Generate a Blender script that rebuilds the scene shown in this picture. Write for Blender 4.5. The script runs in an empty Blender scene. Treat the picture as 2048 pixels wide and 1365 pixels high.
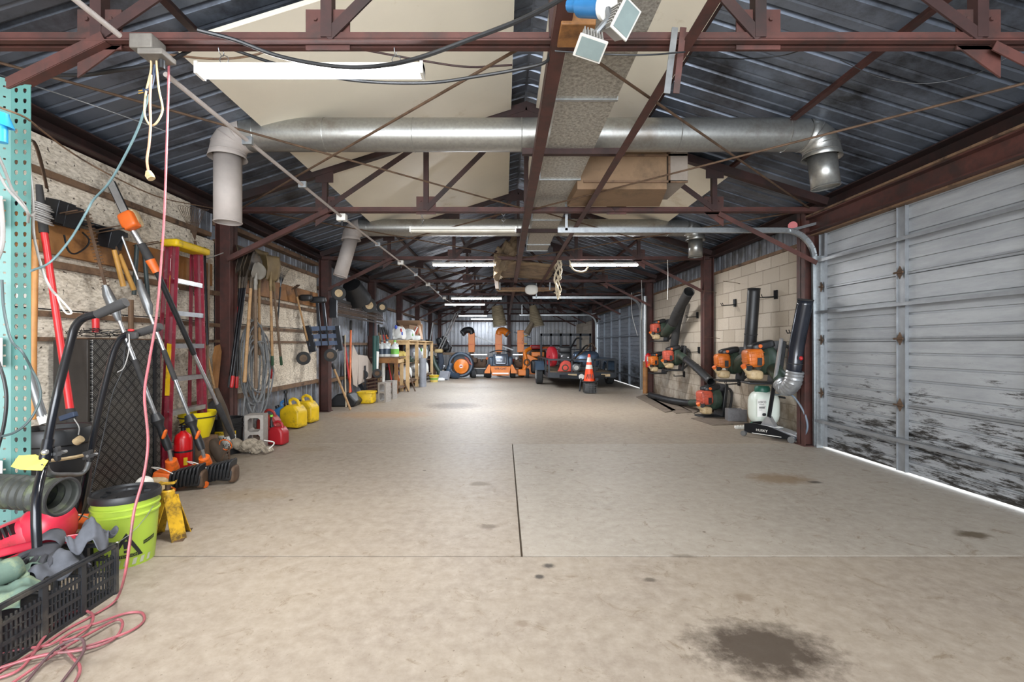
import bpy, math, random
from mathutils import Vector as V, Matrix, Euler
R = math.radians
random.seed(7)
S = bpy.context.scene
C = S.collection
# ---------------------------------------------------------------- camera
F = 940.0; CX, CY = 1008.0, 690.0; EYE = 1.18
cd = bpy.data.cameras.new('camera'); cam = bpy.data.objects.new('camera', cd); C.objects.link(cam)
cam.location = (0, 0, EYE); cam.rotation_euler = (R(90), 0, 0)
cd.sensor_width = 36; cd.lens = F / 2048 * 36
cd.shift_x = (1024 - CX) / 2048; cd.shift_y = (CY - 682.5) / 2048
cd.clip_start = .05; cd.clip_end = 200
S.camera = cam
# ---------------------------------------------------------------- world, exposure, lights
S.view_settings.view_transform = 'Standard'; S.view_settings.look = 'None'
S.view_settings.gamma = 1; S.view_settings.use_curve_mapping = False
S.view_settings.exposure = 0.95
w = bpy.data.worlds.new('world'); S.world = w; w.use_nodes = True
bg = w.node_tree.nodes['Background']; bg.inputs[0].default_value = (.83, .91, 1, 1); bg.inputs[1].default_value = 2.6
def area(name, loc, rot, sx, sy, e, col=(1, 1, 1), spread=180):
    l = bpy.data.lights.new(name, 'AREA'); l.shape = 'RECTANGLE'; l.size = sx; l.size_y = sy
    l.energy = e; l.color = col; l.spread = R(spread)
    o = bpy.data.objects.new(name, l); C.objects.link(o); o.location = loc; o.rotation_euler = rot
    return o
# daylight entering through the open front end of the building, behind the camera
area('daylight_front_opening', (-.6, -3.2, 1.6), (R(90), 0, 0), 5.0, 2.6, 330, (.93, .96, 1))
# ---------------------------------------------------------------- picture helpers: pixel + one known coordinate -> point in the room
def P(x, y, d): return V(((x - CX) * d / F, d, EYE - (y - CY) * d / F))
def WL(x, y, X): return P(x, y, F * X / (x - CX))
def G(x, y, h=0.0): return P(x, y, F * (EYE - h) / (y - CY))
# ---------------------------------------------------------------- materials
def lin(h):
    h = h.lstrip('#'); o = []
    for i in (0, 2, 4):
        c = int(h[i:i+2], 16) / 255
        o.append(c / 12.92 if c <= .04045 else ((c + .055) / 1.055) ** 2.4)
    return (*o, 1)
def N(nt, t, **k):
    n = nt.nodes.new(t)
    for a, b in k.items():
        if a.startswith('i_'):
            key = a[2:]; key = int(key) if key.isdigit() else key.replace('_', ' ')
            n.inputs[key].default_value = b
        else: setattr(n, a, b)
    return n
def newmat(name):
    m = bpy.data.materials.new(name); m.use_nodes = True
    nt = m.node_tree; b = nt.nodes['Principled BSDF']; L = nt.links.new
    return m, nt, b, L
def mixc(nt, fac, a, b, mode='MIX'):
    n = nt.nodes.new('ShaderNodeMix'); n.data_type = 'RGBA'; n.blend_type = mode; L = nt.links.new
    for i, x in ((0, fac), (6, a), (7, b)):
        if isinstance(x, (int, float)): n.inputs[i].default_value = x
        elif isinstance(x, tuple): n.inputs[i].default_value = x
        else: L(x, n.inputs[i])
    return n.outputs[2]
def ramp(nt, src, a, b):
    n = nt.nodes.new('ShaderNodeMapRange'); n.inputs[1].default_value = a; n.inputs[2].default_value = b
    nt.links.new(src, n.inputs[0]); return n.outputs[0]
MATS = {}
def mat(name, col=None, rough=.6, metal=0., var=.18, scale=6., dirt=None, damt=.35, dscale=3., bump=0., emit=0., alpha=1., trans=0.):
    if name in MATS: return MATS[name]
    m, nt, b, L = newmat(name); c = lin(col)
    tc = N(nt, 'ShaderNodeTexCoord'); n = N(nt, 'ShaderNodeTexNoise', i_Scale=scale, i_Detail=6., i_Roughness=.6)
    L(tc.outputs['Object'], n.inputs['Vector'])
    lo = tuple(x * (1 - var) for x in c[:3]) + (1,); hi = tuple(min(1, x * (1 + var)) for x in c[:3]) + (1,)
    out = mixc(nt, ramp(nt, n.outputs[0], .3, .7), lo, hi)
    if dirt:
        n2 = N(nt, 'ShaderNodeTexNoise', i_Scale=dscale, i_Detail=8., i_Roughness=.7)
        L(tc.outputs['Object'], n2.inputs['Vector'])
        out = mixc(nt, ramp(nt, n2.outputs[0], .62 - damt * .3, .75 - damt * .2), out, lin(dirt))
    L(out, b.inputs['Base Color']); b.inputs['Roughness'].default_value = rough; b.inputs['Metallic'].default_value = metal
    if bump:
        bp = N(nt, 'ShaderNodeBump', i_Strength=bump, i_Distance=.004); L(n.outputs[0], bp.inputs['Height']); L(bp.outputs[0], b.inputs['Normal'])
    if emit: b.inputs['Emission Color'].default_value = c; b.inputs['Emission Strength'].default_value = emit
    if trans: b.inputs['Transmission Weight'].default_value = trans
    MATS[name] = m; return m
# ---------------------------------------------------------------- mesh builder
T = Matrix.Identity(4)
def place(loc=(0, 0, 0), rz=0, rx=0, ry=0, s=1):
    global T
    T = Matrix.Translation(V(loc)) @ Euler((R(rx), R(ry), R(rz)), 'XYZ').to_matrix().to_4x4() @ Matrix.Scale(s, 4)
def home():
    global T
    T = Matrix.Identity(4)
def frame(d):
    d = V(d).normalized(); up = V((0, 0, 1)) if abs(d.z) < .95 else V((0, 1, 0))
    u = d.cross(up).normalized(); v = u.cross(d).normalized(); return u, v, d
def sm(pts, k=6):
    pts = [V(p) for p in pts]; q = [pts[0] * 2 - pts[1]] + pts + [pts[-1] * 2 - pts[-2]]; o = []
    for i in range(1, len(q) - 2):
        a, b, c, d = q[i-1:i+3]
        for j in range(k):
            t = j / k
            o.append(.5 * ((2*b) + (c-a)*t + (2*a-5*b+4*c-d)*t*t + (3*b-a-3*c+d)*t**3))
    o.append(pts[-1]); return o
class MB:
    def __init__(s): s.v = []; s.f = []; s.mi = []; s.m = 0
    def add(s, vs, fs):
        n = len(s.v); s.v += [T @ V(p) for p in vs]; s.f += [tuple(i + n for i in f) for f in fs]; s.mi += [s.m] * len(fs); return s
    def box(s, c, d, rot=None):
        x, y, z = [k / 2 for k in d]
        vs = [V((i*x, j*y, k*z)) for i in (-1, 1) for j in (-1, 1) for k in (-1, 1)]
        if rot: e = Euler([R(a) for a in rot]).to_matrix(); vs = [e @ p for p in vs]
        return s.add([p + V(c) for p in vs], [(0,1,3,2),(4,6,7,5),(0,4,5,1),(2,3,7,6),(0,2,6,4),(1,5,7,3)])
    def bx(s, x0, x1, y0, y1, z0, z1): return s.box(((x0+x1)/2, (y0+y1)/2, (z0+z1)/2), (abs(x1-x0), abs(y1-y0), abs(z1-z0)))
    def bar(s, a, b, w, h, up=None):
        a, b = V(a), V(b); u, v, d = frame(b - a)
        if up is not None: u = d.cross(V(up)).normalized(); v = u.cross(d).normalized()
        vs = [p + u*i*w/2 + v*j*h/2 for p in (a, b) for i, j in ((-1,-1),(1,-1),(1,1),(-1,1))]
        return s.add(vs, [(3,2,1,0),(4,5,6,7),(0,1,5,4),(1,2,6,5),(2,3,7,6),(3,0,4,7)])
    def ang(s, a, b, w=.06, t=.006, up=(0, 0, 1), flip=1):      # steel angle: one flat leg, one upright leg
        a, b = V(a), V(b); d = (b - a).normalized(); u = d.cross(V(up)).normalized(); v = u.cross(d).normalized()
        s.bar(a + v*w/2, b + v*w/2, t, w, up); s.bar(a + u*flip*w/2, b + u*flip*w/2, w, t, up); return s
    def tube(s, pts, r, n=8, cap=True, closed=False):
        pts = [V(p) for p in pts]; m = len(pts); rs = r if isinstance(r, (list, tuple)) else [r] * m
        vs = []; pu = None
        for i, p in enumerate(pts):
            if closed: d = pts[(i+1) % m] - pts[i-1]
            else: d = pts[min(i+1, m-1)] - pts[max(i-1, 0)]
            if d.length < 1e-9: d = V((0, 0, 1))
            d.normalize()
            if pu is None: u, v, _ = frame(d)
            else:
                u = pu - d * pu.dot(d)
                u = u.normalized() if u.length > 1e-6 else frame(d)[0]
                v = u.cross(d)
            pu = u
            for k in range(n):
                a = 2*math.pi*k/n; vs.append(p + (u*math.cos(a) + v*math.sin(a)) * rs[i])
        fs = []
        for i in range(m if closed else m-1):
            j = (i+1) % m
            for k in range(n): fs.append((i*n+k, i*n+(k+1) % n, j*n+(k+1) % n, j*n+k))
        if cap and not closed: fs += [tuple(reversed(range(n))), tuple((m-1)*n+k for k in range(n))]
        return s.add(vs, fs)
    def cyl(s, a, b, r, r2=None, n=16, cap=True): return s.tube([a, b], [r, r if r2 is None else r2], n, cap)
    def lathe(s, prof, c=(0, 0, 0), ax=(0, 0, 1), n=24):
        u, v, d = frame(ax); c = V(c); vs = []; m = len(prof)
        for r, z in prof:
            for k in range(n):
                a = 2*math.pi*k/n; vs.append(c + d*z + (u*math.cos(a) + v*math.sin(a)) * max(r, 1e-4))
        fs = [(i*n+k, i*n+(k+1) % n, (i+1)*n+(k+1) % n, (i+1)*n+k) for i in range(m-1) for k in range(n)]
        return s.add(vs, fs)
    def ring(s, c, ax, R0, r, n=20, k=8):
        u, v, d = frame(ax); return s.tube([V(c) + (u*math.cos(2*math.pi*i/n) + v*math.sin(2*math.pi*i/n))*R0 for i in range(n)], r, k, closed=True)
    def prism(s, poly, o, u, v, t):
        o, u, v = V(o), V(u).normalized(), V(v).normalized(); w_ = u.cross(v).normalized(); n = len(poly)
        vs = [o + u*a + v*b - w_*t/2 for a, b in poly] + [o + u*a + v*b + w_*t/2 for a, b in poly]
        return s.add(vs, [tuple(reversed(range(n))), tuple(range(n, 2*n))] + [(i, (i+1) % n, n+(i+1) % n, n+i) for i in range(n)])
    def ell(s, c, rad, rot=None, e=1., n=20, m=12):
        e_ = Euler([R(a) for a in rot]).to_matrix() if rot else Matrix.Identity(3); c = V(c); vs = []
        sp = lambda x: math.copysign(abs(x) ** e, x)
        for i in range(m+1):
            ph = -math.pi/2 + math.pi*i/m
            for k in range(n):
                a = 2*math.pi*k/n
                vs.append(c + e_ @ V((rad[0]*sp(math.cos(ph))*sp(math.cos(a)), rad[1]*sp(math.cos(ph))*sp(math.sin(a)), rad[2]*sp(math.sin(ph)))))
        return s.add(vs, [(i*n+k, i*n+(k+1) % n, (i+1)*n+(k+1) % n, (i+1)*n+k) for i in range(m) for k in range(n)])
    def rbx(s, c, d, rot=None, e=.28): return s.ell(c, [k/2 for k in d], rot, e, 24, 14)
    def grid(s, fn, nu, nv):
        return s.add([fn(i/nu, j/nv) for i in range(nu+1) for j in range(nv+1)], [(i*(nv+1)+j, (i+1)*(nv+1)+j, (i+1)*(nv+1)+j+1, i*(nv+1)+j+1) for i in range(nu) for j in range(nv)])
    def build(s, name, m, parent=None, smooth=True, bevel=0, solid=0, ang=38, base=None):
        ms = m if isinstance(m, (list, tuple)) else [m]
        if parent is not None: o0 = WO[parent.name]
        elif base is not None: o0 = V(base)
        else:
            xs = [[p[i] for p in s.v] for i in range(3)]
            o0 = V(((min(xs[0])+max(xs[0]))/2, (min(xs[1])+max(xs[1]))/2, min(xs[2])))
        me = bpy.data.meshes.new(name); me.from_pydata([p - o0 for p in s.v], [], s.f)
        for k in ms: me.materials.append(k)
        if len(ms) > 1: me.polygons.foreach_set('material_index', s.mi)
        if smooth: me.shade_smooth(); me.set_sharp_from_angle(angle=R(ang))
        o = bpy.data.objects.new(name, me); C.objects.link(o); WO[o.name] = o0
        if parent is not None: o.parent = parent
        else: o.location = o0
        if solid: k = o.modifiers.new('solid', 'SOLIDIFY'); k.thickness = solid
        if bevel: k = o.modifiers.new('bevel', 'BEVEL'); k.width = bevel; k.segments = 2; k.limit_method = 'ANGLE'
        return o
WO = {}
def tag(o, label, cat, group=None):
    o['label'] = label; o['category'] = cat
    if group: o['group'] = group
    return o
def thing(name, label, cat, loc=None, group=None):
    o = bpy.data.objects.new(name, None); C.objects.link(o); o.empty_display_size = .1
    p = T @ V(loc if loc is not None else (0, 0, 0)); o.location = p; WO[o.name] = V(p)
    return tag(o, label, cat, group)
def struct(o): o['kind'] = 'structure'; return o
def sroot(name, loc=(0, 0, 0)):
    o = bpy.data.objects.new(name, None); C.objects.link(o); o.location = loc; WO[o.name] = V(loc); return struct(o)
def textmesh(txt, size, fn, m, parent, name='lettering', extrude=.0008, align='CENTER'):
    cu = bpy.data.curves.new('t', 'FONT'); cu.body = txt; cu.size = size; cu.align_x = align; cu.align_y = 'CENTER'; cu.extrude = extrude; cu.resolution_u = 2
    t = bpy.data.objects.new('t', cu); C.objects.link(t); bpy.context.view_layer.update()
    me = t.to_mesh(); vs = [fn(p.co.x, p.co.y, p.co.z) for p in me.vertices]; fs = [tuple(p.vertices) for p in me.polygons]
    t.to_mesh_clear(); bpy.data.objects.remove(t); bpy.data.curves.remove(cu)
    b = MB(); b.add(vs, fs); return b.build(name, m, parent, smooth=False)
def flat(o, u, v):
    o, u, v = V(o), V(u).normalized(), V(v).normalized(); n = u.cross(v)
    return lambda x, y, z: o + u*x + v*y + n*z
# ================================================================ materials of the place
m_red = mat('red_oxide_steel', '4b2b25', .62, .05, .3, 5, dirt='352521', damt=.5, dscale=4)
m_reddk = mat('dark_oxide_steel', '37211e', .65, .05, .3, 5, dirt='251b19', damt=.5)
m_roof = mat('roof_sheet', '747c89', .38, .5, .25, 1.5, dirt='38383b', damt=.5, dscale=1.2)
m_side = mat('siding_sheet', '8d9199', .5, .35, .2, 2, dirt='63605c', damt=.5, dscale=2.5)
m_galv = mat('galvanised', 'a2a6a8', .36, .8, .14, 30, dirt='7b7d7d', damt=.3, dscale=2)
m_duct = mat('duct_sheet', 'a3a39f', .34, .8, .12, 40, dirt='857e76', damt=.25, dscale=1.5)
m_dusty = mat('dusty_duct', 'b3aaa4', .7, .2, .1, 6)
m_panel = mat('foil_panel', 'ebe3d0', .45, 0, .05, 1.2, dirt='c5b48e', damt=.05, dscale=1.5)
m_wood = mat('old_wood', '7a5f48', .75, 0, .35, 5, dirt='3f3026', damt=.5, dscale=5)
m_board = mat('brown_board', '8f6235', .6, 0, .35, 4, dirt='5b3d23', damt=.4, dscale=3)
m_pine = mat('pine_lumber', 'c2a275', .7, 0, .2, 6, dirt='8a6c48', damt=.3, dscale=5)
m_black = mat('black_plastic', '1c1d1f', .45, 0, .3, 12)
m_blackm = mat('black_paint_metal', '17191d', .3, .3, .25, 10)
m_rubber = mat('rubber', '2b2a2a', .8, 0, .25, 12)
m_grey = mat('grey_metal', '7d7f80', .42, .7, .2, 10)
m_white = mat('white_plastic', 'd9d7d0', .55, 0, .08, 8)
m_orange = mat('orange_plastic', 'd4621f', .45, 0, .15, 8, dirt='8a4a22', damt=.2, dscale=9)
m_yellow = mat('yellow_plastic', 'd9b414', .5, 0, .15, 6, dirt='8f7420', damt=.3, dscale=9)
m_redp = mat('red_paint', 'a81f22', .4, 0, .18, 8)
m_tan = mat('translucent_tank', 'b9a27c', .5, 0, .2, 10, dirt='7a6038', damt=.3, dscale=10)
m_steel = mat('bright_steel', 'b4b6b8', .3, .85, .15, 15)
m_handle = mat('ash_handle', 'a8845a', .65, 0, .25, 8, dirt='6b5038', damt=.4, dscale=8)
m_handledk = mat('weathered_handle', '6b5846', .75, 0, .3, 8)
m_green = mat('green_plastic', '2b4a34', .5, 0, .25, 10)
m_rust = mat('rusty_steel', '5a4636', .7, .3, .35, 14)
m_paper = mat('paper', 'dcdad4', .8, 0, .05, 5)
def concrete(name, c, stains, seed=0):
    m, nt, b, L = newmat(name); tc = N(nt, 'ShaderNodeTexCoord'); g = N(nt, 'ShaderNodeNewGeometry'); pos = g.outputs['Position']
    n1 = N(nt, 'ShaderNodeTexNoise', i_Scale=1.1, i_Detail=8., i_Roughness=.62); L(pos, n1.inputs['Vector'])
    n2 = N(nt, 'ShaderNodeTexNoise', i_Scale=14., i_Detail=8., i_Roughness=.7); L(pos, n2.inputs['Vector'])
    n3 = N(nt, 'ShaderNodeTexNoise', i_Scale=3.3, i_Detail=10., i_Roughness=.75); L(pos, n3.inputs['Vector'])
    col = mixc(nt, ramp(nt, n1.outputs[0], .33, .67), lin(c[0]), lin(c[1]))
    col = mixc(nt, ramp(nt, n2.outputs[0], .35, .75), col, lin(c[2]))
    col = mixc(nt, ramp(nt, n3.outputs[0], .62, .76), col, lin('7d6a54'))
    # small round oil drips
    vo = N(nt, 'ShaderNodeTexVoronoi', i_Scale=2.1); L(pos, vo.inputs['Vector'])
    n4 = N(nt, 'ShaderNodeTexNoise', i_Scale=9., i_Detail=3.); L(pos, n4.inputs['Vector'])
    a = N(nt, 'ShaderNodeMath', operation='MULTIPLY_ADD', i_1=.10); L(n4.outputs[0], a.inputs[0]); L(vo.outputs['Distance'], a.inputs[2])
    col = mixc(nt, ramp(nt, a.outputs[0], .088, .074), col, lin('5b4c3e'))
    n5 = N(nt, 'ShaderNodeTexNoise', i_Scale=55., i_Detail=4., i_Roughness=.6); L(pos, n5.inputs['Vector'])
    col = mixc(nt, ramp(nt, n5.outputs[0], .66, .74), col, lin('5f5243'))
    n6 = N(nt, 'ShaderNodeTexNoise', i_Scale=6., i_Detail=10., i_Roughness=.8, i_Distortion=1.2); L(pos, n6.inputs['Vector'])
    col = mixc(nt, ramp(nt, n6.outputs[0], .56, .66), col, lin('7b6d5c'))
    for (x, y, rx, ry, s, cc) in stains:
        mp = N(nt, 'ShaderNodeVectorMath', operation='SUBTRACT'); L(pos, mp.inputs[0]); mp.inputs[1].default_value = (x, y, 0)
        dv = N(nt, 'ShaderNodeVectorMath', operation='DIVIDE'); L(mp.outputs[0], dv.inputs[0]); dv.inputs[1].default_value = (rx, ry, 1)
        le = N(nt, 'ShaderNodeVectorMath', operation='LENGTH'); L(dv.outputs[0], le.inputs[0])
        ad = N(nt, 'ShaderNodeMath', operation='MULTIPLY_ADD', i_1=1.3); L(n2.outputs[0], ad.inputs[0]); L(le.outputs['Value'], ad.inputs[2])
        mr = ramp(nt, ad.outputs[0], 1.75, 1.15)
        mu = N(nt, 'ShaderNodeMath', operation='MULTIPLY', i_1=s); L(mr, mu.inputs[0])
        col = mixc(nt, mu.outputs[0], col, lin(cc))
    L(col, b.inputs['Base Color']); b.inputs['Roughness'].default_value = .55; b.inputs['Specular IOR Level'].default_value = .35
    bp = N(nt, 'ShaderNodeBump', i_Strength=.25, i_Distance=.004); L(n2.outputs[0], bp.inputs['Height']); L(bp.outputs[0], b.inputs['Normal'])
    return m
def st(x, y, w_, h_, s, c):
    p = G(x, y); k = p.y / F; return (p.x, p.y, w_ * k, h_ * p.y * p.y / (F * EYE), s, c)
stains = [st(1525, 1298, 150, 66, .9, '3d332a'), st(1945, 1070, 36, 9, .9, '51432f'), st(1560, 958, 70, 12, .7, '7d6547'), st(905, 812, 60, 7, .75, '54473a'),
          st(960, 968, 22, 5, .8, '64543f'), st(1097, 1132, 13, 6, .9, '332d28'), st(1078, 1154, 11, 5, .9, '332d28'), st(975, 1054, 22, 6, .75, '5b4c3e'),
          st(1300, 1160, 16, 5, .8, '4c4238'), st(1490, 1195, 22, 10, .5, '6b5a48'), st(1630, 965, 16, 3, .9, '453d36'), st(1365, 1113, 30, 4, .6, '5f5345'), st(1045, 1248, 18, 8, .5, '6b5a48'),
          st(760, 830, 110, 8, .45, 'a57c4d'), st(620, 900, 40, 6, .3, '77644b'), st(500, 990, 90, 14, .3, '8a7350')]
m_floor = concrete('old_concrete', ('82766a', '918575', 'a29789'), stains)
m_slab = concrete('newer_slab', ('8c8377', '999083', 'a79f94'), stains)
m_joint = mat('slab_joint', '4e4336', .9)
def blockmat():
    m, nt, b, L = newmat('concrete_block'); g = N(nt, 'ShaderNodeNewGeometry'); sp = N(nt, 'ShaderNodeSeparateXYZ'); L(g.outputs['Position'], sp.inputs[0])
    cb = N(nt, 'ShaderNodeCombineXYZ'); L(sp.outputs[1], cb.inputs[0]); L(sp.outputs[2], cb.inputs[1])
    br = N(nt, 'ShaderNodeTexBrick', i_Scale=1., i_Mortar_Size=.006, i_Mortar_Smooth=.4, i_Bias=0., i_Brick_Width=.406, i_Row_Height=.2033)
    br.offset = .5; L(cb.outputs[0], br.inputs['Vector'])
    br.inputs['Color1'].default_value = lin('c3b9ab'); br.inputs['Color2'].default_value = lin('a79c8d'); br.inputs['Mortar'].default_value = lin('85796b')
    n = N(nt, 'ShaderNodeTexNoise', i_Scale=1.6, i_Detail=8., i_Roughness=.7); L(g.outputs['Position'], n.inputs['Vector'])
    n2 = N(nt, 'ShaderNodeTexNoise', i_Scale=40., i_Detail=4.); L(g.outputs['Position'], n2.inputs['Vector'])
    col = mixc(nt, ramp(nt, n2.outputs[0], .3, .7), br.outputs[0], lin('b0a596'), 'MIX')
    col = mixc(nt, .6, br.outputs[0], col)
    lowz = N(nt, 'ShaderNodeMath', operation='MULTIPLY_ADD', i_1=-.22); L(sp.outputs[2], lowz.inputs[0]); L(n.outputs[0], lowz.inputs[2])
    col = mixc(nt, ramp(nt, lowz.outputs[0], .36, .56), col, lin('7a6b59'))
    L(col, b.inputs['Base Color']); b.inputs['Roughness'].default_value = .9
    iv = N(nt, 'ShaderNodeMath', operation='SUBTRACT', i_0=1.); L(br.outputs['Fac'], iv.inputs[1])
    ad = N(nt, 'ShaderNodeMath', operation='MULTIPLY_ADD', i_1=.3); L(n2.outputs[0], ad.inputs[0]); L(iv.outputs[0], ad.inputs[2])
    bp = N(nt, 'ShaderNodeBump', i_Strength=.9, i_Distance=.008); L(ad.outputs[0], bp.inputs['Height']); L(bp.outputs[0], b.inputs['Normal'])
    return m
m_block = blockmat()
def osbmat():
    m, nt, b, L = newmat('strand_board'); g = N(nt, 'ShaderNodeNewGeometry'); mp = N(nt, 'ShaderNodeMapping'); L(g.outputs['Position'], mp.inputs[0]); mp.inputs['Scale'].default_value = (30, 22, 60)
    n = N(nt, 'ShaderNodeTexNoise', i_Scale=1., i_Detail=5., i_Roughness=.65, i_Distortion=.6); L(mp.outputs[0], n.inputs['Vector'])
    vo = N(nt, 'ShaderNodeTexVoronoi', i_Scale=1.); L(mp.outputs[0], vo.inputs['Vector'])
    n2 = N(nt, 'ShaderNodeTexNoise', i_Scale=1.8, i_Detail=10., i_Roughness=.78); L(g.outputs['Position'], n2.inputs['Vector'])
    col = mixc(nt, ramp(nt, n.outputs[0], .36, .6), lin('9c8e79'), lin('ece2d2'))
    col = mixc(nt, .35, col, mixc(nt, vo.outputs['Distance'], lin('efe7d8'), lin('c6baa6')))
    col = mixc(nt, ramp(nt, n2.outputs[0], .50, .66), col, lin('5d4f40'))
    n3 = N(nt, 'ShaderNodeTexNoise', i_Scale=34., i_Detail=3.); L(g.outputs['Position'], n3.inputs['Vector'])
    col = mixc(nt, ramp(nt, n3.outputs[0], .64, .7), col, lin('3d3227'))
    L(col, b.inputs['Base Color']); b.inputs['Roughness'].default_value = .85
    bp = N(nt, 'ShaderNodeBump', i_Strength=.4, i_Distance=.003); L(n.outputs[0], bp.inputs['Height']); L(bp.outputs[0], b.inputs['Normal'])
    return m
m_osb = osbmat()
def doormat(name, c0, c1, dirt):
    m, nt, b, L = newmat(name); g = N(nt, 'ShaderNodeNewGeometry'); sp = N(nt, 'ShaderNodeSeparateXYZ'); L(g.outputs['Position'], sp.inputs[0])
    mp = N(nt, 'ShaderNodeMapping'); L(g.outputs['Position'], mp.inputs[0]); mp.inputs['Scale'].default_value = (1, 1.5, 9)
    n = N(nt, 'ShaderNodeTexNoise', i_Scale=1., i_Detail=10., i_Roughness=.75); L(mp.outputs[0], n.inputs['Vector'])
    mp2 = N(nt, 'ShaderNodeMapping'); L(g.outputs['Position'], mp2.inputs[0]); mp2.inputs['Scale'].default_value = (1, .5, 3.2)
    n2 = N(nt, 'ShaderNodeTexNoise', i_Scale=7., i_Detail=10., i_Roughness=.82); L(mp2.outputs[0], n2.inputs['Vector'])
    col = mixc(nt, ramp(nt, n.outputs[0], .3, .7), lin(c0), lin(c1))
    h = N(nt, 'ShaderNodeMath', operation='MULTIPLY_ADD', i_1=-.17); L(sp.outputs[2], h.inputs[0]); L(n2.outputs[0], h.inputs[2])
    h2 = N(nt, 'ShaderNodeMath', operation='MULTIPLY_ADD', i_1=.55); L(n.outputs[0], h2.inputs[0]); L(h.outputs[0], h2.inputs[2])
    col = mixc(nt, ramp(nt, h2.outputs[0], dirt[0], dirt[1]), col, lin('2a2724'))
    L(col, b.inputs['Base Color']); b.inputs['Roughness'].default_value = .45; b.inputs['Metallic'].default_value = .25
    return m
m_door = doormat('door_sheet', '8b8e92', 'a9acae', (.70, .80))
m_door2 = doormat('far_door_sheet', '6b7078', '8a9098', (.62, .8))
# ================================================================ setting
XL, XR, Y0, Y1 = -3.36, 3.72, -3.0, 24.0
RX = .25
def zr(x): return 3.99 - .315 * abs(x - RX)
# floor: old slabs either side of a newer patch, with joints between
fl = MB(); g_ = .006
fl.m = 2; fl.bx(XL - .3, XR + .3, Y0, Y1 + .1, -.12, -.015)
fl.m = 0
for y0, y1 in ((Y0, 2.62), (5.6, 12.9), (12.9, 24.1)): fl.bx(XL - .3, XR + .3, y0 + g_, y1 - g_, -.06, 0)
fl.bx(XL - .3, .1 - g_, 2.62 + g_, 5.6 - g_, -.06, 0)
fl.m = 1; fl.bx(.1 + g_, XR + .3, 2.62 + g_, 5.6 - g_, -.06, 0)
struct(fl.build('floor', [m_floor, m_slab, m_joint], smooth=False, base=(0, 0, 0)))
m_out = mat('outside_gravel', 'b5b0a8', .9)
struct(MB().bx(XR + .32, XR + 9, Y0, Y1, -.12, -.02).build('floor', m_out))
def corrug(fn, length, pitch=.23, h=.022, flat_=.55):   # list of (along, out) for ribbed sheet
    pts = []; n = int(length / pitch) + 1
    for i in range(n):
        a = i * pitch
        pts += [(a, 0), (a + pitch*.44, 0), (a + pitch*.50, -h*.25), (a + pitch*.56, 0), (a + pitch*.8, 0), (a + pitch*.85, -h), (a + pitch*.95, -h)]
    return [(min(a, length), b) for a, b in pts]
def sheet(mb, o, along, across, out, length, width, pitch=.23, h=.022):
    o, along, across, out = V(o), V(along), V(across), V(out); pr = corrug(None, length, pitch, h)
    vs = []
    for a, b in pr: p = o + along*a - out*b; vs += [p, p + across*width]
    mb.add(vs, [(2*i, 2*i+1, 2*i+3, 2*i+2) for i in range(len(pr)-1)])
# roof: two ribbed metal slopes, ribs running from eave to ridge
sl = V((1, 0, -.315)).normalized(); nr = V((.315, 0, 1)).normalized(); wr = (XR + .15 - RX) * math.sqrt(1 + .315**2)
b = MB(); sheet(b, (RX, Y0, zr(RX)), (0, 1, 0), sl, nr, Y1 - Y0, wr, .26, .03)
ce = struct(b.build('ceiling', m_roof, solid=.004, base=(0, 0, 3), smooth=False)); ce['label'] = 'ribbed metal roof slope over the garage doors'
sl2 = V((-1, 0, -.315)).normalized(); nl = V((-.315, 0, 1)).normalized(); wl = (RX - XL + .15) * math.sqrt(1 + .315**2)
b = MB(); sheet(b, (RX, Y0, zr(RX)), (0, 1, 0), sl2, nl, Y1 - Y0, wl, .26, .03)
ce = struct(b.build('ceiling', m_roof, solid=.004, base=(0, 0, 3), smooth=False)); ce['label'] = 'ribbed metal roof slope over the tool wall'
struct(MB().bar((RX, Y0, zr(RX) - .0), (RX, Y1, zr(RX) - .0), .3, .01).build('trim_2', m_roof, smooth=False))
# left wall: ribbed siding, girts, strand board panels
b = MB(); sheet(b, (XL, Y0, 0), (0, 1, 0), (0, 0, 1), (-1, 0, 0), Y1 - Y0, 2.86, .2, .02)
wl_ = struct(b.build('wall_left', m_side, solid=.004, base=(XL, 0, 0), smooth=False))
OX = -3.27
for (y0, y1, z0, z1) in ((-3, 2.44, 1.44, 2.66), (2.45, 4.9, 1.44, 2.66), (-3, 2.44, .22, 1.43), (2.45, 4.9, .22, 1.43), (4.91, 5.3, 1.44, 2.35), (4.91, 5.3, .57, 1.43), (5.42, 8.2, 1.44, 2.35), (5.42, 8.2, .57, 1.43)):
    MB().bx(OX - .012, OX, y0, y1, z0, z1).build('board_panel', m_osb, wl_, smooth=False)
for (z, y0, y1, h_) in ((2.40, -3, 5.2, .045), (2.37, 5.4, 8.2, .05), (2.58, 5.4, 8.2, .05), (1.40, -3, 8.2, .04), (1.22, -3, 8.2, .03), (.55, 4.9, 8.2, .06), (.03, 4.9, 8.2, .06), (1.76, -3, 8.2, .05), (1.2, 8.4, 24, .06), (2.2, 8.4, 24, .06), (.5, 8.4, 24, .06)):
    MB().bx(OX - .08, OX + (.035 if y0 < 8.3 else 0), y0, y1, z - h_/2, z + h_/2).build('girt', m_wood, wl_, smooth=False)
# long brown board carrying the tool hooks
tag(MB().bx(OX + .002, OX + .045, 1.5, 5.2, 1.83, 2.07).build('tool_board', m_board, bevel=.003), 'long brown wooden board on the near left wall with tools hung from it', 'board')
tag(MB().bx(OX + .002, OX + .045, 5.42, 8.15, 1.83, 2.07).build('tool_board', m_board, bevel=.003), 'brown wooden board behind the hanging shovels and rakes between two red columns', 'board')
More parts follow.
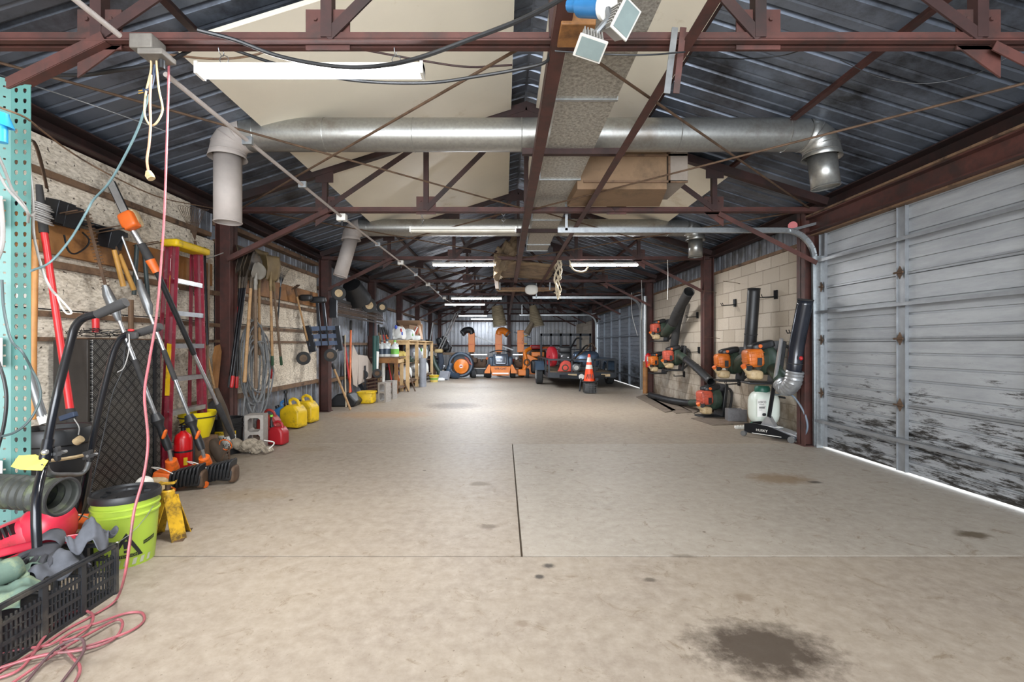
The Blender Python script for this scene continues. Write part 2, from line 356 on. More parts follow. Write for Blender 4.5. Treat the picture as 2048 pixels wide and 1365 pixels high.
# right wall: blocks between the two overhead doors, ribbed siding above
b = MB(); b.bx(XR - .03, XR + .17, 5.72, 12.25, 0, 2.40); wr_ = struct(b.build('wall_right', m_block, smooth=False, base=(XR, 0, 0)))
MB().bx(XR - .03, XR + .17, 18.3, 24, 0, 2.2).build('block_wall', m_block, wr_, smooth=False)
b = MB(); sheet(b, (XR + .05, Y0, 2.1), (0, 1, 0), (0, 0, 1), (1, 0, 0), Y1 - Y0, .82, .2, .02); b.build('upper_siding', m_side, wr_, solid=.004, ang=25)
b = MB(); sheet(b, (XR + .05, Y0, 0), (0, 1, 0), (0, 0, 1), (1, 0, 0), 1.2 - Y0, 2.6, .2, .02); b.build('siding', m_side, wr_, solid=.004, ang=25)
MB().bx(XR - .06, XR + .02, 5.72, 12.25, 2.40, 2.44).build('plate', m_wood, wr_, smooth=False)
# back wall
b = MB(); sheet(b, (XL, Y1, 0), (1, 0, 0), (0, 0, 1), (0, 1, 0), XR - XL + .2, 4.1, .2, .02)
bw = struct(b.build('wall_back', mat('back_siding', 'bcbfc4', .5, .2, .15, 2, dirt='8c8984', damt=.3, dscale=2), solid=.004, base=(0, Y1, 0), ang=25))
MB().bx(XL, XR, Y1 - .09, Y1 - .02, 1.1, 1.17).build('girt', m_reddk, bw, smooth=False)
MB().bx(XL, XR, Y1 - .09, Y1 - .02, 2.35, 2.42).build('girt', m_reddk, bw, smooth=False)
MB().bx(.16, .34, Y1 - .2, Y1 - .02, 0, 3.7).build('post', m_reddk, bw, smooth=False)
# eave beams and door header
for nm, x0, x1, y0, y1, z0, z1, lb in (('eave_beam', XL + .02, XL + .16, Y0, Y1, 2.68, 2.82, 'dark red steel eave beam running above the tool wall'),
        ('eave_beam', XR - .12, XR + .0, Y0, Y1, 2.70, 2.86, 'dark red steel eave beam running above the garage doors')):
    b = MB(); b.bx(x0, x1, y0, y1, z0, z0 + .012); b.bx(x0, x1, y0, y1, z1 - .012, z1); xm = x0 if x0 < 0 else x1 - .01
    b.bx(xm, xm + .01, y0, y1, z0, z1); tag(b.build(nm, m_reddk, smooth=False), lb, 'beam')
for y0, y1, z0, lb in ((Y0, 5.62, 2.475, 'near'), (12.3, 18.3, 2.36, 'far')):
    t = thing('door_header', 'red steel beam over the %s garage door' % lb, 'beam', (3.6, (y0+y1)/2, z0))
    b = MB(); b.bx(3.52, 3.68, y0, y1, z0, z0 + .012); b.bx(3.52, 3.68, y0, y1, z0 + .168, z0 + .18); b.bx(3.59, 3.60, y0, y1, z0, z0 + .18); b.build('beam_section', m_red, t, smooth=False)
    MB().bx(3.5, 3.56, y0, y1, z0 + .181, z0 + .2).build('timber_strip', m_wood, t, smooth=False)
    MB().bx(3.60, 3.70, y0, y1, z0 - .018, z0 - .001).build('timber_strip', m_wood, t, smooth=False)
# ---- overhead doors
def ohdoor(nm, y0, y1, zt, nsec, stiles, struts, md, sag, hinge=True):
    r = sroot(nm, (XR, (y0+y1)/2, 0)); sh = (zt - .02) / nsec; xf = XR - .05
    ms = mat('door_rail_' + nm, '8f9295' if nm == 'door_1' else '7f868e', .4, .6, .12, 12)
    for k in range(nsec):
        z0 = .02 + k*sh; b = MB(); n = 5; pr = []
        for j in range(n):
            a = z0 + sh*j/n; q = sh/n
            pr += [(a, 0), (a + q*.78, 0), (a + q*.80, .018), (a + q*.94, .018), (a + q*.96, 0)]
        pr.append((z0 + sh + .006, .004)); vs = []
        for z, o in pr: vs += [(xf + o, y0, z), (xf + o, y1, z)]
        b.add(vs, [(2*i, 2*i+2, 2*i+3, 2*i+1) for i in range(len(pr)-1)]); b.build('door_section', md, r, solid=.003, smooth=False)
        if k: MB().bx(xf - .016, xf + .005, y0, y1, z0 - .02, z0 - .003).build('section_rail', ms, r, smooth=False)
        if k: MB().bx(xf - .012, xf + .005, y0, y1, z0 + .001, z0 + .017).build('section_rail', ms, r, smooth=False)
    for y in stiles:
        b = MB(); b.bx(xf - .022, xf - .001, y - .05, y + .05, .02, zt); b.bx(xf - .034, xf - .022, y - .05, y - .044, .02, zt); b.bx(xf - .034, xf - .022, y + .044, y + .05, .02, zt)
        b.build('stile', ms, r, smooth=False)
        if hinge:
            for k in range(1, nsec):
                z = .02 + k*sh; b = MB(); b.prism([(-.035, 0), (0, .06), (.035, 0), (0, -.06)], (xf - .04, y, z), (0, 1, 0), (0, 0, 1), .006)
                b.cyl((xf - .055, y - .05, z), (xf - .055, y + .05, z), .009, n=8); b.build('hinge', m_rust, r)
    for z in struts:
        def q(y): return sag * math.sin(math.pi * (y - y0) / (y1 - y0))
        b = MB(); n = 10
        for i in range(n):
            a, c_ = y0 + (y1-y0)*i/n, y0 + (y1-y0)*(i+1)/n
            b.bar((xf - .06, a, z - q(a)), (xf - .06, c_, z - q(c_)), .05, .012); b.bar((xf - .085, a, z - q(a) - .012), (xf - .085, c_, z - q(c_) - .012), .008, .03)
        b.build('strut', ms, r)
    return r
ohdoor('door_1', 1.2, 5.46, 2.45, 4, (5.38, 4.31, 3.2, 2.1, 1.3), (2.15, 1.56, .32), m_door, .0)
ohdoor('door_2', 12.45, 18.2, 2.3, 4, (12.55, 13.7, 14.85, 16.0, 17.1, 18.1), (2.0, 1.45, .32), m_door2, .0, False)
b = MB(); b.bx(XR - .07, XR - .0, 5.46, 5.52, 0, 2.46); struct(b.build('trim_1', m_wood, smooth=False))
# tracks
def track(y, z, x_in, lb, y_in):
    t = thing('door_track', lb, 'track', (3.55, y, 0)); b = MB(); pts = [(3.60, y, .02), (3.58, y, z - .34)] 
    for k in range(1, 9): a = k/8*math.pi/2; pts.append((3.58 - .34*(1 - math.cos(a)), y, z - .34 + .34*math.sin(a)))
    pts.append((x_in, y, z)); 
    for i in range(len(pts)-1):
        a, c_ = V(pts[i]), V(pts[i+1]); n = (c_ - a).normalized().cross(V((0, 1, 0)))
        b.bar(a, c_, .004, .055, n); b.bar(a + n*.027, c_ + n*.027, .03, .004, n); b.bar(a - n*.027, c_ - n*.027, .03, .004, n)
    b.build('rail', m_galv, t)
    MB().bx(3.585, 3.66, y - .03, y + .03, 0, z - .3).build('jamb_angle', m_galv, t, smooth=False)
    MB().bar((3.3, y, z), (3.64, y, z + .09), .03, .03).build('bracket', m_galv, t)
    MB().bar((x_in + .1, y, z), (x_in + .1, y, z + .42), .03, .004).build('hanger', m_galv, t)
track(5.42, 2.50, .62, 'galvanised door track curving out from the near garage door', 0)
track(12.35, 2.42, .75, 'long pale door track at the near side of the far garage door', 0)
track(18.35, 2.34, .6, 'galvanised door track at the far side of the far garage door', 0)
# ---- trusses, columns, purlins
TY = [2.35 + 2.96*i for i in range(8)]
ordn = ['nearest', 'second', 'third', 'fourth', 'fifth', 'sixth', 'seventh', 'eighth']
ZC = 2.705
def truss(i, y):
    t = thing('roof_truss', '%s red steel roof truss from the camera%s' % (ordn[i], ' with the long tube light hanging off it' if i == 0 else ''), 'truss', (RX, y, ZC), group='red steel roof trusses')
    for dy, fl_ in ((-.012, -1), (.012, 1)):
        b = MB(); b.bx(-3.2, 3.62, y + dy - .003, y + dy + .003, ZC - .028, ZC + .03); b.bx(-3.2, 3.62, y + dy, y + dy + fl_*.032, ZC - .03, ZC - .024); b.bx(-3.2, 3.62, y + fl_*.018, y + fl_*.019, ZC - .002, ZC + .002)
        b.build('bottom_chord', m_red, t, smooth=False)
    for e in (-3.22, 3.64):
        MB().bar((e, y, zr(e) - .13), (RX, y, zr(RX) - .13), .07, .085).build('top_chord', m_reddk, t, smooth=False)
    vx = (-2.02, -.88, 1.27, 2.37); tz = lambda x: zr(x) - .15
    for x in vx: MB().bar((x, y, ZC), (x, y, tz(x)), .055, .055).build('web', m_reddk, t, smooth=False)
    MB().bar((RX, y, ZC), (RX, y, tz(RX)), .05, .05).build('web', m_reddk, t, smooth=False)
    for a, c_ in ((-2.02, -.88), (-.88, RX), (2.37, 1.27), (1.27, RX)): MB().bar((a, y - .02, ZC), (c_, y - .02, tz(c_)), .01, .055).build('diagonal', m_reddk, t, smooth=False)
    for x in vx:
        b = MB(); b.bx(x - .11, x + .11, y - .004, y + .004, ZC - .05, ZC + .15)
        if abs(x) > 1.9: s_ = -1 if x < 0 else 1; b.prism([(-.11, -.03), (.11, -.03), (.11 if s_ > 0 else -.11, -.19)], (x, y, ZC), (1, 0, 0), (0, 0, 1), .008)
        for k in range(3): b.cyl((x - .06 + .06*k, y - .014, ZC + .1 - .03*(k % 2)), (x - .06 + .06*k, y, ZC + .1 - .03*(k % 2)), .011, n=6)
        b.build('gusset', m_red, t, smooth=False)
        b = MB(); b.bx(x - .1, x + .1, y - .03, y - .022, tz(x) - .12, tz(x) + .04); b.build('gusset', m_reddk, t, smooth=False)
    MB().prism([(-.24, -.13), (.24, -.13), (.24, .0), (0, .08), (-.24, 0)], (RX, y - .027, tz(RX)), (1, 0, 0), (0, 0, 1), .008).build('gusset', m_reddk, t, smooth=False)
    for x0, x1 in ((-3.1, -1.96), (3.52, 2.42)):
        b = MB(); b.ang((x0, y - .04, 2.12), (x1, y - .04, ZC - .03), .05, .006, (0, 1, 0)); b.build('knee_brace', m_red, t, smooth=False)
def column(i, x, y, sgn, lb):
    b = MB(); x2 = x + sgn*.17; zt = zr(x) - .18
    b.bx(min(x, x2) + 0, min(x, x2) + .012, y - .075, y + .075, 0, zt); b.bx(max(x, x2) - .012, max(x, x2), y - .075, y + .075, 0, zt); b.bx(min(x, x2), max(x, x2), y - .005, y + .005, 0, zt)
    b.bx(min(x, x2) - .02, max(x, x2) + .02, y - .1, y + .1, 0, .012)
    tag(b.build('steel_column', m_red, smooth=False), lb, 'column')
for i, y in enumerate(TY):
    truss(i, y)
    if i: column(i, -3.25, y + .05, 1, '%s red steel column along the left wall counting from the camera' % ordn[i-1])
for i, y in ((1, TY[1] + .22), (2, TY[2]), (3, TY[3] + .35), (6, 18.6)):
    column(i, 3.66, y, -1, {1: 'red steel column between the near garage door and the block wall', 2: 'red steel column in the middle of the block wall', 3: 'red steel column beside the far garage door carrying the extinguisher', 6: 'red steel column at the far end of the far garage door'}[i])
for x, lb in ((-2.0, 'left outer'), (-.93, 'left inner'), (1.48, 'right inner'), (2.57, 'right outer')):
    b = MB(); b.bx(x - .025, x + .025, Y0, Y1, zr(x) - .085, zr(x) - .075); b.bx(x - .004, x + .004, Y0, Y1, zr(x) - .08, zr(x) - .035)
    tag(b.build('purlin', m_red if x > 2 else m_reddk, smooth=False), '%s steel purlin running the length of the roof' % lb, 'purlin')
# long steel angles hung at chord level
tag(MB().ang((.235, Y0, 2.66), (.235, 23.9, 2.66), .075, .008).build('steel_angle', m_red, smooth=False), 'long red steel angle running down the middle under the trusses', 'beam')
tag(MB().ang((.93, Y0, 2.66), (.93, 14, 2.66), .055, .007, flip=-1).build('steel_angle', m_red, smooth=False), 'red steel angle running lengthwise just right of the square duct', 'beam')
for y in (3.9, 6.6, 9.6): tag(MB().bar((.15, y, 2.78), (1.0, y, 2.78), .05, .05).build('duct_hanger', m_reddk, smooth=False), 'steel cross bar under the square duct %s' % {3.9: 'by the near round duct', 6.6: 'behind the second truss', 9.6: 'behind the third truss'}[y], 'bar')
# diagonal rods in each bay
for i in range(4):
    y0, y1 = TY[i], TY[i+1]
    for (a, c_, w_) in ((-3.0, .2, 'left side, rising'), (.15, -3.0, 'left side, falling'), (.28, 3.45, 'right side, rising'), (3.45, .3, 'right side, falling')):
        tag(MB().cyl((a, y0, ZC + (.02 if 'rising' in w_ else .0)), (c_, y1, ZC + (.02 if 'rising' in w_ else 0)), .0085, n=8).build('brace_rod', m_rust), 'thin rusty brace rod on the %s across the %s roof bay' % (w_, ordn[i] if i else 'first'), 'rod')
# insulated panels under the roof
def rpanel(x0, x1, y0, y1, lb):
    b = MB(); o = .085
    vs = [(x, y, zr(x) - o - k) for x in (x0, x1) for y in (y0, y1) for k in (0, .035)]
    b.add(vs, [(0,1,3,2),(4,6,7,5),(0,4,5,1),(2,3,7,6),(0,2,6,4),(1,5,7,3)]); tag(b.build('ceiling_panel', m_panel, smooth=False), lb, 'panel')
rpanel(-2.15, .08, 3.05, 5.26, 'wide cream roof panel behind the nearest truss on the left')
rpanel(-2.12, .08, 5.36, 8.2, 'wide cream roof panel behind the second truss on the left')
rpanel(.36, 1.46, -2.9, 2.3, 'narrow cream roof panel above the floodlights')
rpanel(.36, 1.46, 2.4, 5.26, 'narrow cream roof panel right of the square duct')
rpanel(.36, 2.6, 5.36, 8.2, 'cream roof panel behind the brown plenum box')
rpanel(-.9, .08, -2.9, 2.98, 'cream roof panel over the near tube light')
# ================================================================ things under the roof
m_tube = mat('lit_tube', 'f2f7ff', .4, emit=30)
m_diff = mat('unlit_diffuser', 'cfcabc', .5)
def tubelight(x0, x1, y, z, lb, e, lit=True, col=(1, .98, .95), ty=0):
    t = thing('tube_light', lb, 'light', ((x0+x1)/2, y, z), 'tube lights hung from the trusses'); xm = (x0+x1)/2; L_ = x1 - x0
    b = MB(); b.prism([(-.038, 0), (.038, 0), (.026, .03), (-.026, .03)], (xm, y, z), (0, 1, 0), (0, 0, 1), L_); b.build('housing', m_white, t)
    for s_ in (-.02, .02): MB().cyl((x0 + .015, y + s_, z - .014), (x1 - .015, y + s_, z - .014), .013, n=10).build('tube', m_tube if lit else m_diff, t)
    for x in (x0 + .008, x1 - .008): MB().bx(x - .008, x + .008, y - .038, y + .038, z - .03, z + .032).build('end_cap', m_white, t)
    for x in (x0 + .12*L_, x1 - .12*L_):
        b = MB(); a, c_ = V((x, y, z + .035)), V((x, ty + .02, ZC - .02)); n = max(2, int((c_ - a).length / .03)); h = (c_ - a) / n
        for k in range(n): b.ring(a + h*(k+.5), (1, 0, 0) if k % 2 else (0, 1, 0), h.length*.6, .0022, 8, 5)
        b.build('chain', m_grey, t)
    if lit:
        area('tube_glow', (xm, y, z - .05), (0, 0, 0), L_, .09, e, col, 180)
tubelight(-1.573, -.412, 2.42, 2.59, 'bright tube light in the foreground hanging under the nearest truss', 36, ty=TY[0])
tubelight(-1.08, .14, 5.40, 2.50, 'unlit tube light hanging at the second truss', 0, False, ty=TY[1])
tubelight(-1.27, -.05, 8.36, 2.61, 'bright tube light left of the mud-stained plywood', 36, ty=TY[2])
tubelight(1.17, 2.39, 8.36, 2.61, 'bright tube light on the right, level with the mud-stained plywood', 36, ty=TY[2])
cb_ = (.82, .9, 1)
tubelight(-1.27, -.05, 11.33, 2.30, 'bluish tube light in the far half, upper of the hanging row', 44, col=cb_, ty=TY[3])
tubelight(-1.80, -.58, 14.28, 2.41, 'bluish tube light in the far half, just below and left of the upper one', 50, col=cb_, ty=TY[4])
tubelight(-1.95, -.73, 20.2, 2.43, 'bluish tube light before the back wall, left of the pair', 70, col=cb_, ty=TY[6])
tubelight(-1.61, -.39, 22.98, 2.45, 'farthest bluish tube light, right of the pair at the back wall', 18, col=cb_, ty=TY[7])
# round ducts with an elbow and a downspout at either end
def rduct(y, h, r, xl, xr, lb, dl, dr):
    t = thing('round_duct', lb, 'duct', ((xl+xr)/2, y, h - r))
    b = MB(); b.tube([(xl + (xr-xl)*k/6, y, h) for k in range(7)], r, 32)
    n = 0; x = xl + .12
    while x < xr: b.ring((x, y, h), (1, 0, 0), r, .004, 32, 5); x += .62 + .18*(n % 3); n += 1
    b.build('pipe', m_duct, t)
    for x, d, m_, wd, ds, last in ((xl, -1, m_dusty, dl[0], dl[1], 1), (xr, 1, m_duct, dr[0], dr[1], 0)):
        pts = [V((x, y, h))]; rc = r*1.15
        for k in range(1, 5): a = k/4*math.pi/2; pts.append(V((x + d*rc*math.sin(a), y, h - rc*(1 - math.cos(a)))))
        pts.append(pts[-1] + V((0, 0, -.05)))
        b = MB(); b.tube(pts, [r*1.01]*5 + [r*1.12], 28, cap=False)
        for p, q in zip(pts[:-1], pts[1:]): b.ring(p, (q - p), r*1.01, .004, 28, 5)
        b.build('elbow', m_, t, solid=.003)
        p0 = pts[-1] + V((0, 0, .04)); p1 = p0 + V(wd)*ds
        b = MB(); b.tube([p0, p1], r*.78, 28, cap=False); b.ring(p1 - V(wd)*.0, wd, r*.79, .004, 28, 5); b.build('downspout', m_, t, solid=.003)
rduct(4.3, 3.10, .145, -2.36, 2.74, 'near round metal duct spanning the shed above the cross bar', ((-.0, 0, -1), .62), ((.12, 0, -1), .30))
rduct(7.55, 3.06, .135, -2.30, 2.92, 'far round metal duct behind the second truss with a slanted left outlet', ((-.25, -.1, -1), .62), ((0, 0, -1), .3))
# galvanised square duct
m_spangle = mat('spangled_galvanised', 'aaa79e', .45, .4, .4, 45, dirt='7d786e', damt=.45, dscale=38)
t = thing('square_duct', 'long flat galvanised duct running down the middle under the round ducts', 'duct', (.56, 3, 2.80))
y_ = -2.9; k = 0
while y_ < 8.1:
    y2 = min(y_ + 1.5, 8.1); x0 = .33 + .008*max(0, y_); MB().bx(x0, .74, y_ + .003, y2 - .003, 2.80, 2.94).build('duct_section', m_spangle, t, smooth=False)
    MB().bx(x0 - .01, .75, y2 - .012, y2 + .012, 2.79, 2.95).build('seam', m_galv, t, smooth=False); y_ = y2
# brown plenum
m_ply = mat('stained_plywood_box', '84694e', .65, 0, .2, 2, dirt='65503a', damt=.4, dscale=2)
t = thing('plenum_box', 'large brown panelled box hanging right of the square duct before the second truss', 'box', (1.3, 4.9, 2.73))
b = MB(); b.add([V((x, y, z)) for z in (2.71, 3.35) for x, y in ((.72, 4.62), (1.60, 4.62), (1.72, 5.2), (.70, 5.2))], [(3,2,1,0),(4,5,6,7),(0,1,5,4),(1,2,6,5),(2,3,7,6),(3,0,4,7)]); b.build('box_body', m_ply, t, smooth=False)
MB().bx(1.625, 1.80, 4.6, 5.18, 2.78, 3.3).build('end_panel', mat('pale_box_end', '8a7f74', .6), t, smooth=False, bevel=.004)
b = MB(); b.bx(.78, 1.8, 4.60, 4.615, 3.03, 3.05); b.bx(1.61, 1.63, 4.6, 4.615, 2.77, 3.33); b.bx(.78, 1.8, 4.6, 4.615, 2.77, 2.79); b.build('seam_strip', m_wood, t, smooth=False)
# brown junction box and floodlights near the camera
t = thing('junction_box', 'square brown box fixed beside the middle angle above the floodlights', 'box', (.37, 2.2, 2.72)); 
MB().bx(.26, .42, 2.14, 2.31, 2.64, 2.78).build('box_body', m_board, t, bevel=.005); 
MB().cyl((.33, 2.22, 2.76), (.33, 2.22, 2.86), .022, n=12).build('conduit_fitting', m_grey, t)
t = thing('floodlight_fixture', 'twin-headed outdoor floodlight with a blue round box', 'light', (0.540, 1.900, 2.465))
b = MB(); b.cyl((0.320, 1.950, 2.590), (0.400, 1.870, 2.530), .045, n=20); b.cyl((0.280, 1.990, 2.620), (0.320, 1.950, 2.590), .028, n=12); b.build('mounting_box', mat('blue_box', '2a6a9c', .45), t)
MB().cyl((0.400, 1.870, 2.530), (0.413, 1.857, 2.520), .052, n=20).build('cover_plate', m_white, t)
def head(c, rot, s, nm='lamp_head'):
    global T
    T = Matrix.Translation(V(c)) @ Euler([R(a) for a in rot]).to_matrix().to_4x4() @ Matrix.Scale(s, 4)
    b = MB(); b.prism([(-.07, -.05), (.07, -.05), (.055, .045), (-.055, .045)], (0, 0, .0), (1, 0, 0), (0, 1, 0), .09)
    for k in range(7): b.bx(-.055 + .0165*k, -.05 + .0165*k, -.045, .04, .045, .062)
    b.tube([(0, .045, .02), (0, .07, .03), (0, .1, .03)], .014, 8)
    h = b.build(nm, mat('cast_housing', '8f8c86', .5, .2), t)
    b = MB(); b.bx(-.08, .08, -.062, -.05, -.058, .058); b.build('bezel', mat('bezel', 'a8a59e', .5), h, bevel=.003)
    MB().bx(-.068, .068, -.066, -.062, -.046, .046).build('lens', mat('lens_glass', '66716f', .25), h); home()
head((0.455, 1.860, 2.455), (38, -62, -12), .78)
head((0.340, 1.860, 2.370), (55, 12, 10), .72)
b = MB(); b.tube([(0.410, 1.860, 2.510), (0.415, 1.850, 2.470), (0.390, 1.850, 2.440), (0.360, 1.860, 2.410)], .012, 8); b.tube([(0.410, 1.860, 2.510), (0.430, 1.860, 2.470)], .012, 8); b.build('arm', m_grey, t)
# steel strips hanging from the right angle
t = thing('hanging_bracket', 'pair of punched flat steel strips hanging from the right red angle', 'bracket', (.85, 2.2, 2.6))
for x, m_, dx in ((.83, m_grey, -.04), (.87, m_red, -.035)):
    b = MB(); b.bar((x, 2.28, 2.72), (x + dx, 2.28, 2.40), .03, .005, (0, 1, 0)); b.build('strip', m_, t)
# conduit with boxes along the left
XC = -1.80
def hdl(y): return 2.62 + .03 * (1 - y / 6)
t = thing('electrical_conduit', 'long pale electrical conduit running diagonally to the eye under the trusses on the left', 'conduit', (XC, 6, 2.6))
MB().tube([(XC, Y0, 2.63), (XC, 2.2, 2.63)], .013, 10).build('pipe', m_dusty, t)
MB().tube([(XC, 2.5, 2.62), (XC, 5.2, 2.60), (XC, 8.2, 2.62), (XC, 11.1, 2.62), (XC - .05, 14.2, 2.60), (XC, 17.3, 2.64)], .014, 10).build('pipe', m_dusty, t)
for y in (3.3, 4.2, 6.7, 9.6, 12.8): MB().bx(XC - .035, XC + .035, y - .012, y + .012, 2.585, 2.64).build('strap', m_galv, t)
m_box = mat('dusty_box', '6f6a63', .65, .3, .15, 20)
t = thing('outlet_box', 'dusty grey electrical box on the nearest truss with cords hanging out of it', 'box', (-1.72, 2.3, 2.6))
MB().bx(-1.79, -1.68, 2.24, 2.34, 2.60, 2.67).build('box_body', m_box, t, bevel=.006)
MB().bx(-1.75, -1.63, 2.24, 2.34, 2.57, 2.598).build('cover', m_box, t, bevel=.004)
MB().cyl((-1.66, 2.28, 2.56), (-1.66, 2.28, 2.52), .014, n=10).build('socket', m_black, t)
for i, (y, h) in enumerate(((5.22, 2.60), (8.2, 2.62), (11.15, 2.62), (14.2, 2.60), (17.2, 2.62))):
    t = thing('outlet_box', 'small pale electrical box on the conduit at the %s truss' % ordn[i+1], 'box', (XC, y, h - .03), 'outlet boxes on the conduit')
    MB().bx(XC - .05, XC + .05, y - .04, y + .04, h - .045, h + .03).build('box_body', m_white, t, bevel=.005); MB().cyl((XC, y, h - .045), (XC, y, h - .1), .012, n=8).build('socket', m_black, t)
# heavy black cables across the top
def cable(name, pts, r, m_, lb, cat='cable', k=6, n=8): return tag(MB().tube(sm(pts, k), r, n).build(name, m_), lb, cat)
cable('cable', [P(395, 60, 2.2), P(470, 80, 2.25), P(560, 113, 2.28), P(660, 132, 2.25), P(740, 134, 2.2), P(830, 118, 2.1), P(950, 75, 2.0), P(1040, 40, 1.9), P(1110, 5, 1.8), P(1180, -40, 1.7)], .0095, m_black, 'thick black cable sagging across above the near tube light up to the top')
cable('cable', [P(440, 90, 2.55), P(560, 130, 2.6), P(700, 160, 2.6), P(850, 166, 2.6), P(960, 152, 2.55), P(1040, 138, 2.5), P(1090, 125, 2.45), P(1100, 105, 2.4)], .0085, m_black, 'black cable running just behind the near tube light to the middle angle')
cable('cable', [P(340, 110, 2.6), P(430, 118, 2.62), P(500, 112, 2.65), P(545, 98, 2.7)], .006, m_wood, 'brown cable looping between the outlet box and the near tube light')
cable('cable', [P(545, 70, 2.45), P(700, 95, 2.7), P(860, 124, 2.8), P(940, 134, 2.8), P(1024, 130, 2.75)], .006, m_reddk, 'brown cable sagging under the cream panel toward the ridge')
cable('cable', [P(1110, 102, 2.25), P(1200, 108, 2.2), P(1290, 110, 2.2), P(1370, 104, 2.25)], .004, m_black, 'thin black wire strung behind the floodlights')
cable('cable', [P(1372, 112, 2.45), P(1480, 118, 2.6), P(1560, 112, 2.6), P(1620, 95, 2.45)], .003, m_black, 'thin black wire sagging below the nearest truss on the right')
cable('cable', [P(1680, 120, 2.8), P(1760, 155, 2.7), P(1850, 167, 2.6), P(1950, 148, 2.5), P(2040, 100, 2.4)], .0025, m_black, 'thin dark wire drooping under the right roof slope')
cable('cable', [P(60, 170, 2.6), P(100, 152, 2.6), P(170, 150, 2.55), P(240, 140, 2.5), P(330, 125, 2.45), P(380, 100, 2.42)], .010, m_black, 'bundle of black cable crossing to the rack post at top left')
cable('cable', [P(0, 150, 2.9), P(170, 205, 2.95), P(330, 262, 3.2)], .004, m_grey, 'thin grey wire high on the left under the roof')
# cords hanging out of the outlet box
def cordset(): pass
cord = thing('looped_extension_cord', 'looped off-white cord hanging from the outlet box with a plug at its end', 'cord', P(300, 130, 2.3))
MB().tube(sm([P(301, 108, 2.3), P(302, 140, 2.3), P(292, 185, 2.3), P(289, 225, 2.3), P(297, 247, 2.3), P(308, 250, 2.3), P(320, 235, 2.3), P(325, 215, 2.3), P(318, 180, 2.3), P(314, 140, 2.3), P(313, 112, 2.3)]), .0045, 8).build('cord_loop', m_tan, cord)
MB().tube(sm([P(302, 150, 2.28), P(300, 200, 2.28), P(301, 250, 2.28), P(298, 290, 2.28), P(294, 320, 2.28), P(297, 345, 2.28)]), .0055, 8).build('cord_drop', mat('salmon_cord', 'bf8d70', .6), cord)
MB().tube([P(297, 343, 2.28), P(299, 351, 2.28), P(303, 358, 2.28)], [.012, .019, .017], 12).build('plug', m_tan, cord)
pg = thing('plug', 'dark blue plug with brass prongs dangling beside the outlet box', 'plug', P(290, 180, 2.3))
MB().tube(sm([P(310, 130, 2.3), P(305, 165, 2.3), P(300, 178, 2.3), P(288, 181, 2.3)]), [.006]*18 + [.012], 8).build('plug_body', mat('navy_plug', '25334a', .5), pg)
for q in (-2, 3): MB().cyl(P(287, 182 + q, 2.3), P(277, 184 + q, 2.3), .0025, n=6).build('prong', mat('brass', 'c7a24f', .3, .9), pg)
pk = thing('extension_cord', 'long pink extension cord dropping from the roof and coiled on the floor', 'cord', G(150, 1290))
m_pink = mat('pink_cord', '984f55', .5, 0, .15, 20, dirt='5f4444', damt=.4, dscale=6)
drop = [P(338, 118, 2.35), P(336, 200, 2.35), P(333, 300, 2.3), P(329, 420, 2.25), P(322, 530, 2.2), P(312, 640, 2.1), P(299, 720, 2.05), P(289, 790, 2.0), P(296, 880, 1.95), P(288, 950, 1.92), P(269, 1020, 1.88), P(259, 1090, 1.85), P(250, 1150, 1.85), G(238, 1190, .04), G(222, 1210, .01), G(180, 1235, .006), G(130, 1262, .006), G(60, 1310, .006), G(0, 1345, .006), G(-60, 1390, .006)]
MB().tube(sm(drop, 8), .0052, 8).build('cord_run', m_pink, pk)
def gp(*a): return [G(x, y, h) for x, y, h in a]
MB().tube(sm(gp((-40, 1320, .006), (40, 1300, .008), (100, 1290, .012), (150, 1262, .016), (200, 1245, .014), (250, 1228, .008), (282, 1226, .006), (288, 1242, .006), (262, 1262, .01), (200, 1285, .016), (150, 1300, .014), (60, 1318, .012), (-20, 1342, .006)), 8), .0052, 8).build('cord_coil', m_pink, pk)
MB().tube(sm(gp((-30, 1365, .006), (30, 1345, .01), (60, 1318, .018), (85, 1280, .02), (120, 1240, .016), (160, 1222, .01), (185, 1230, .014), (180, 1252, .018), (150, 1275, .022), (122, 1285, .02), (140, 1310, .016), (160, 1335, .01), (150, 1365, .006), (120, 1400, .006)), 8), .0052, 8).build('cord_coil', m_pink, pk)
MB().tube(sm(gp((20, 1370, .012), (90, 1322, .022), (140, 1290, .026), (190, 1262, .02), (235, 1240, .014), (245, 1252, .012), (225, 1280, .012), (165, 1300, .02), (90, 1310, .024), (20, 1330, .016), (-40, 1350, .01)), 8), .0052, 8).build('cord_coil', m_pink, pk)
MB().tube(sm(gp((40, 1380, .02), (110, 1300, .03), (160, 1278, .03), (168, 1300, .024), (150, 1330, .016), (120, 1370, .01)), 8), .0052, 8).build('cord_coil', mat('dark_cord', '5d4648', .5), pk)
cable('extension_cord', [P(298, 190, 2.3), P(275, 260, 2.35), P(240, 330, 2.4), P(215, 370, 2.45), P(187, 400, 2.5), P(170, 430, 2.5), P(140, 480, 2.5), P(100, 525, 2.45), P(60, 543, 2.3)], .0055, mat('teal_cord', '5b7377', .5), 'grey-green cord slanting from the outlet box down to the teal rack post', 'cord')
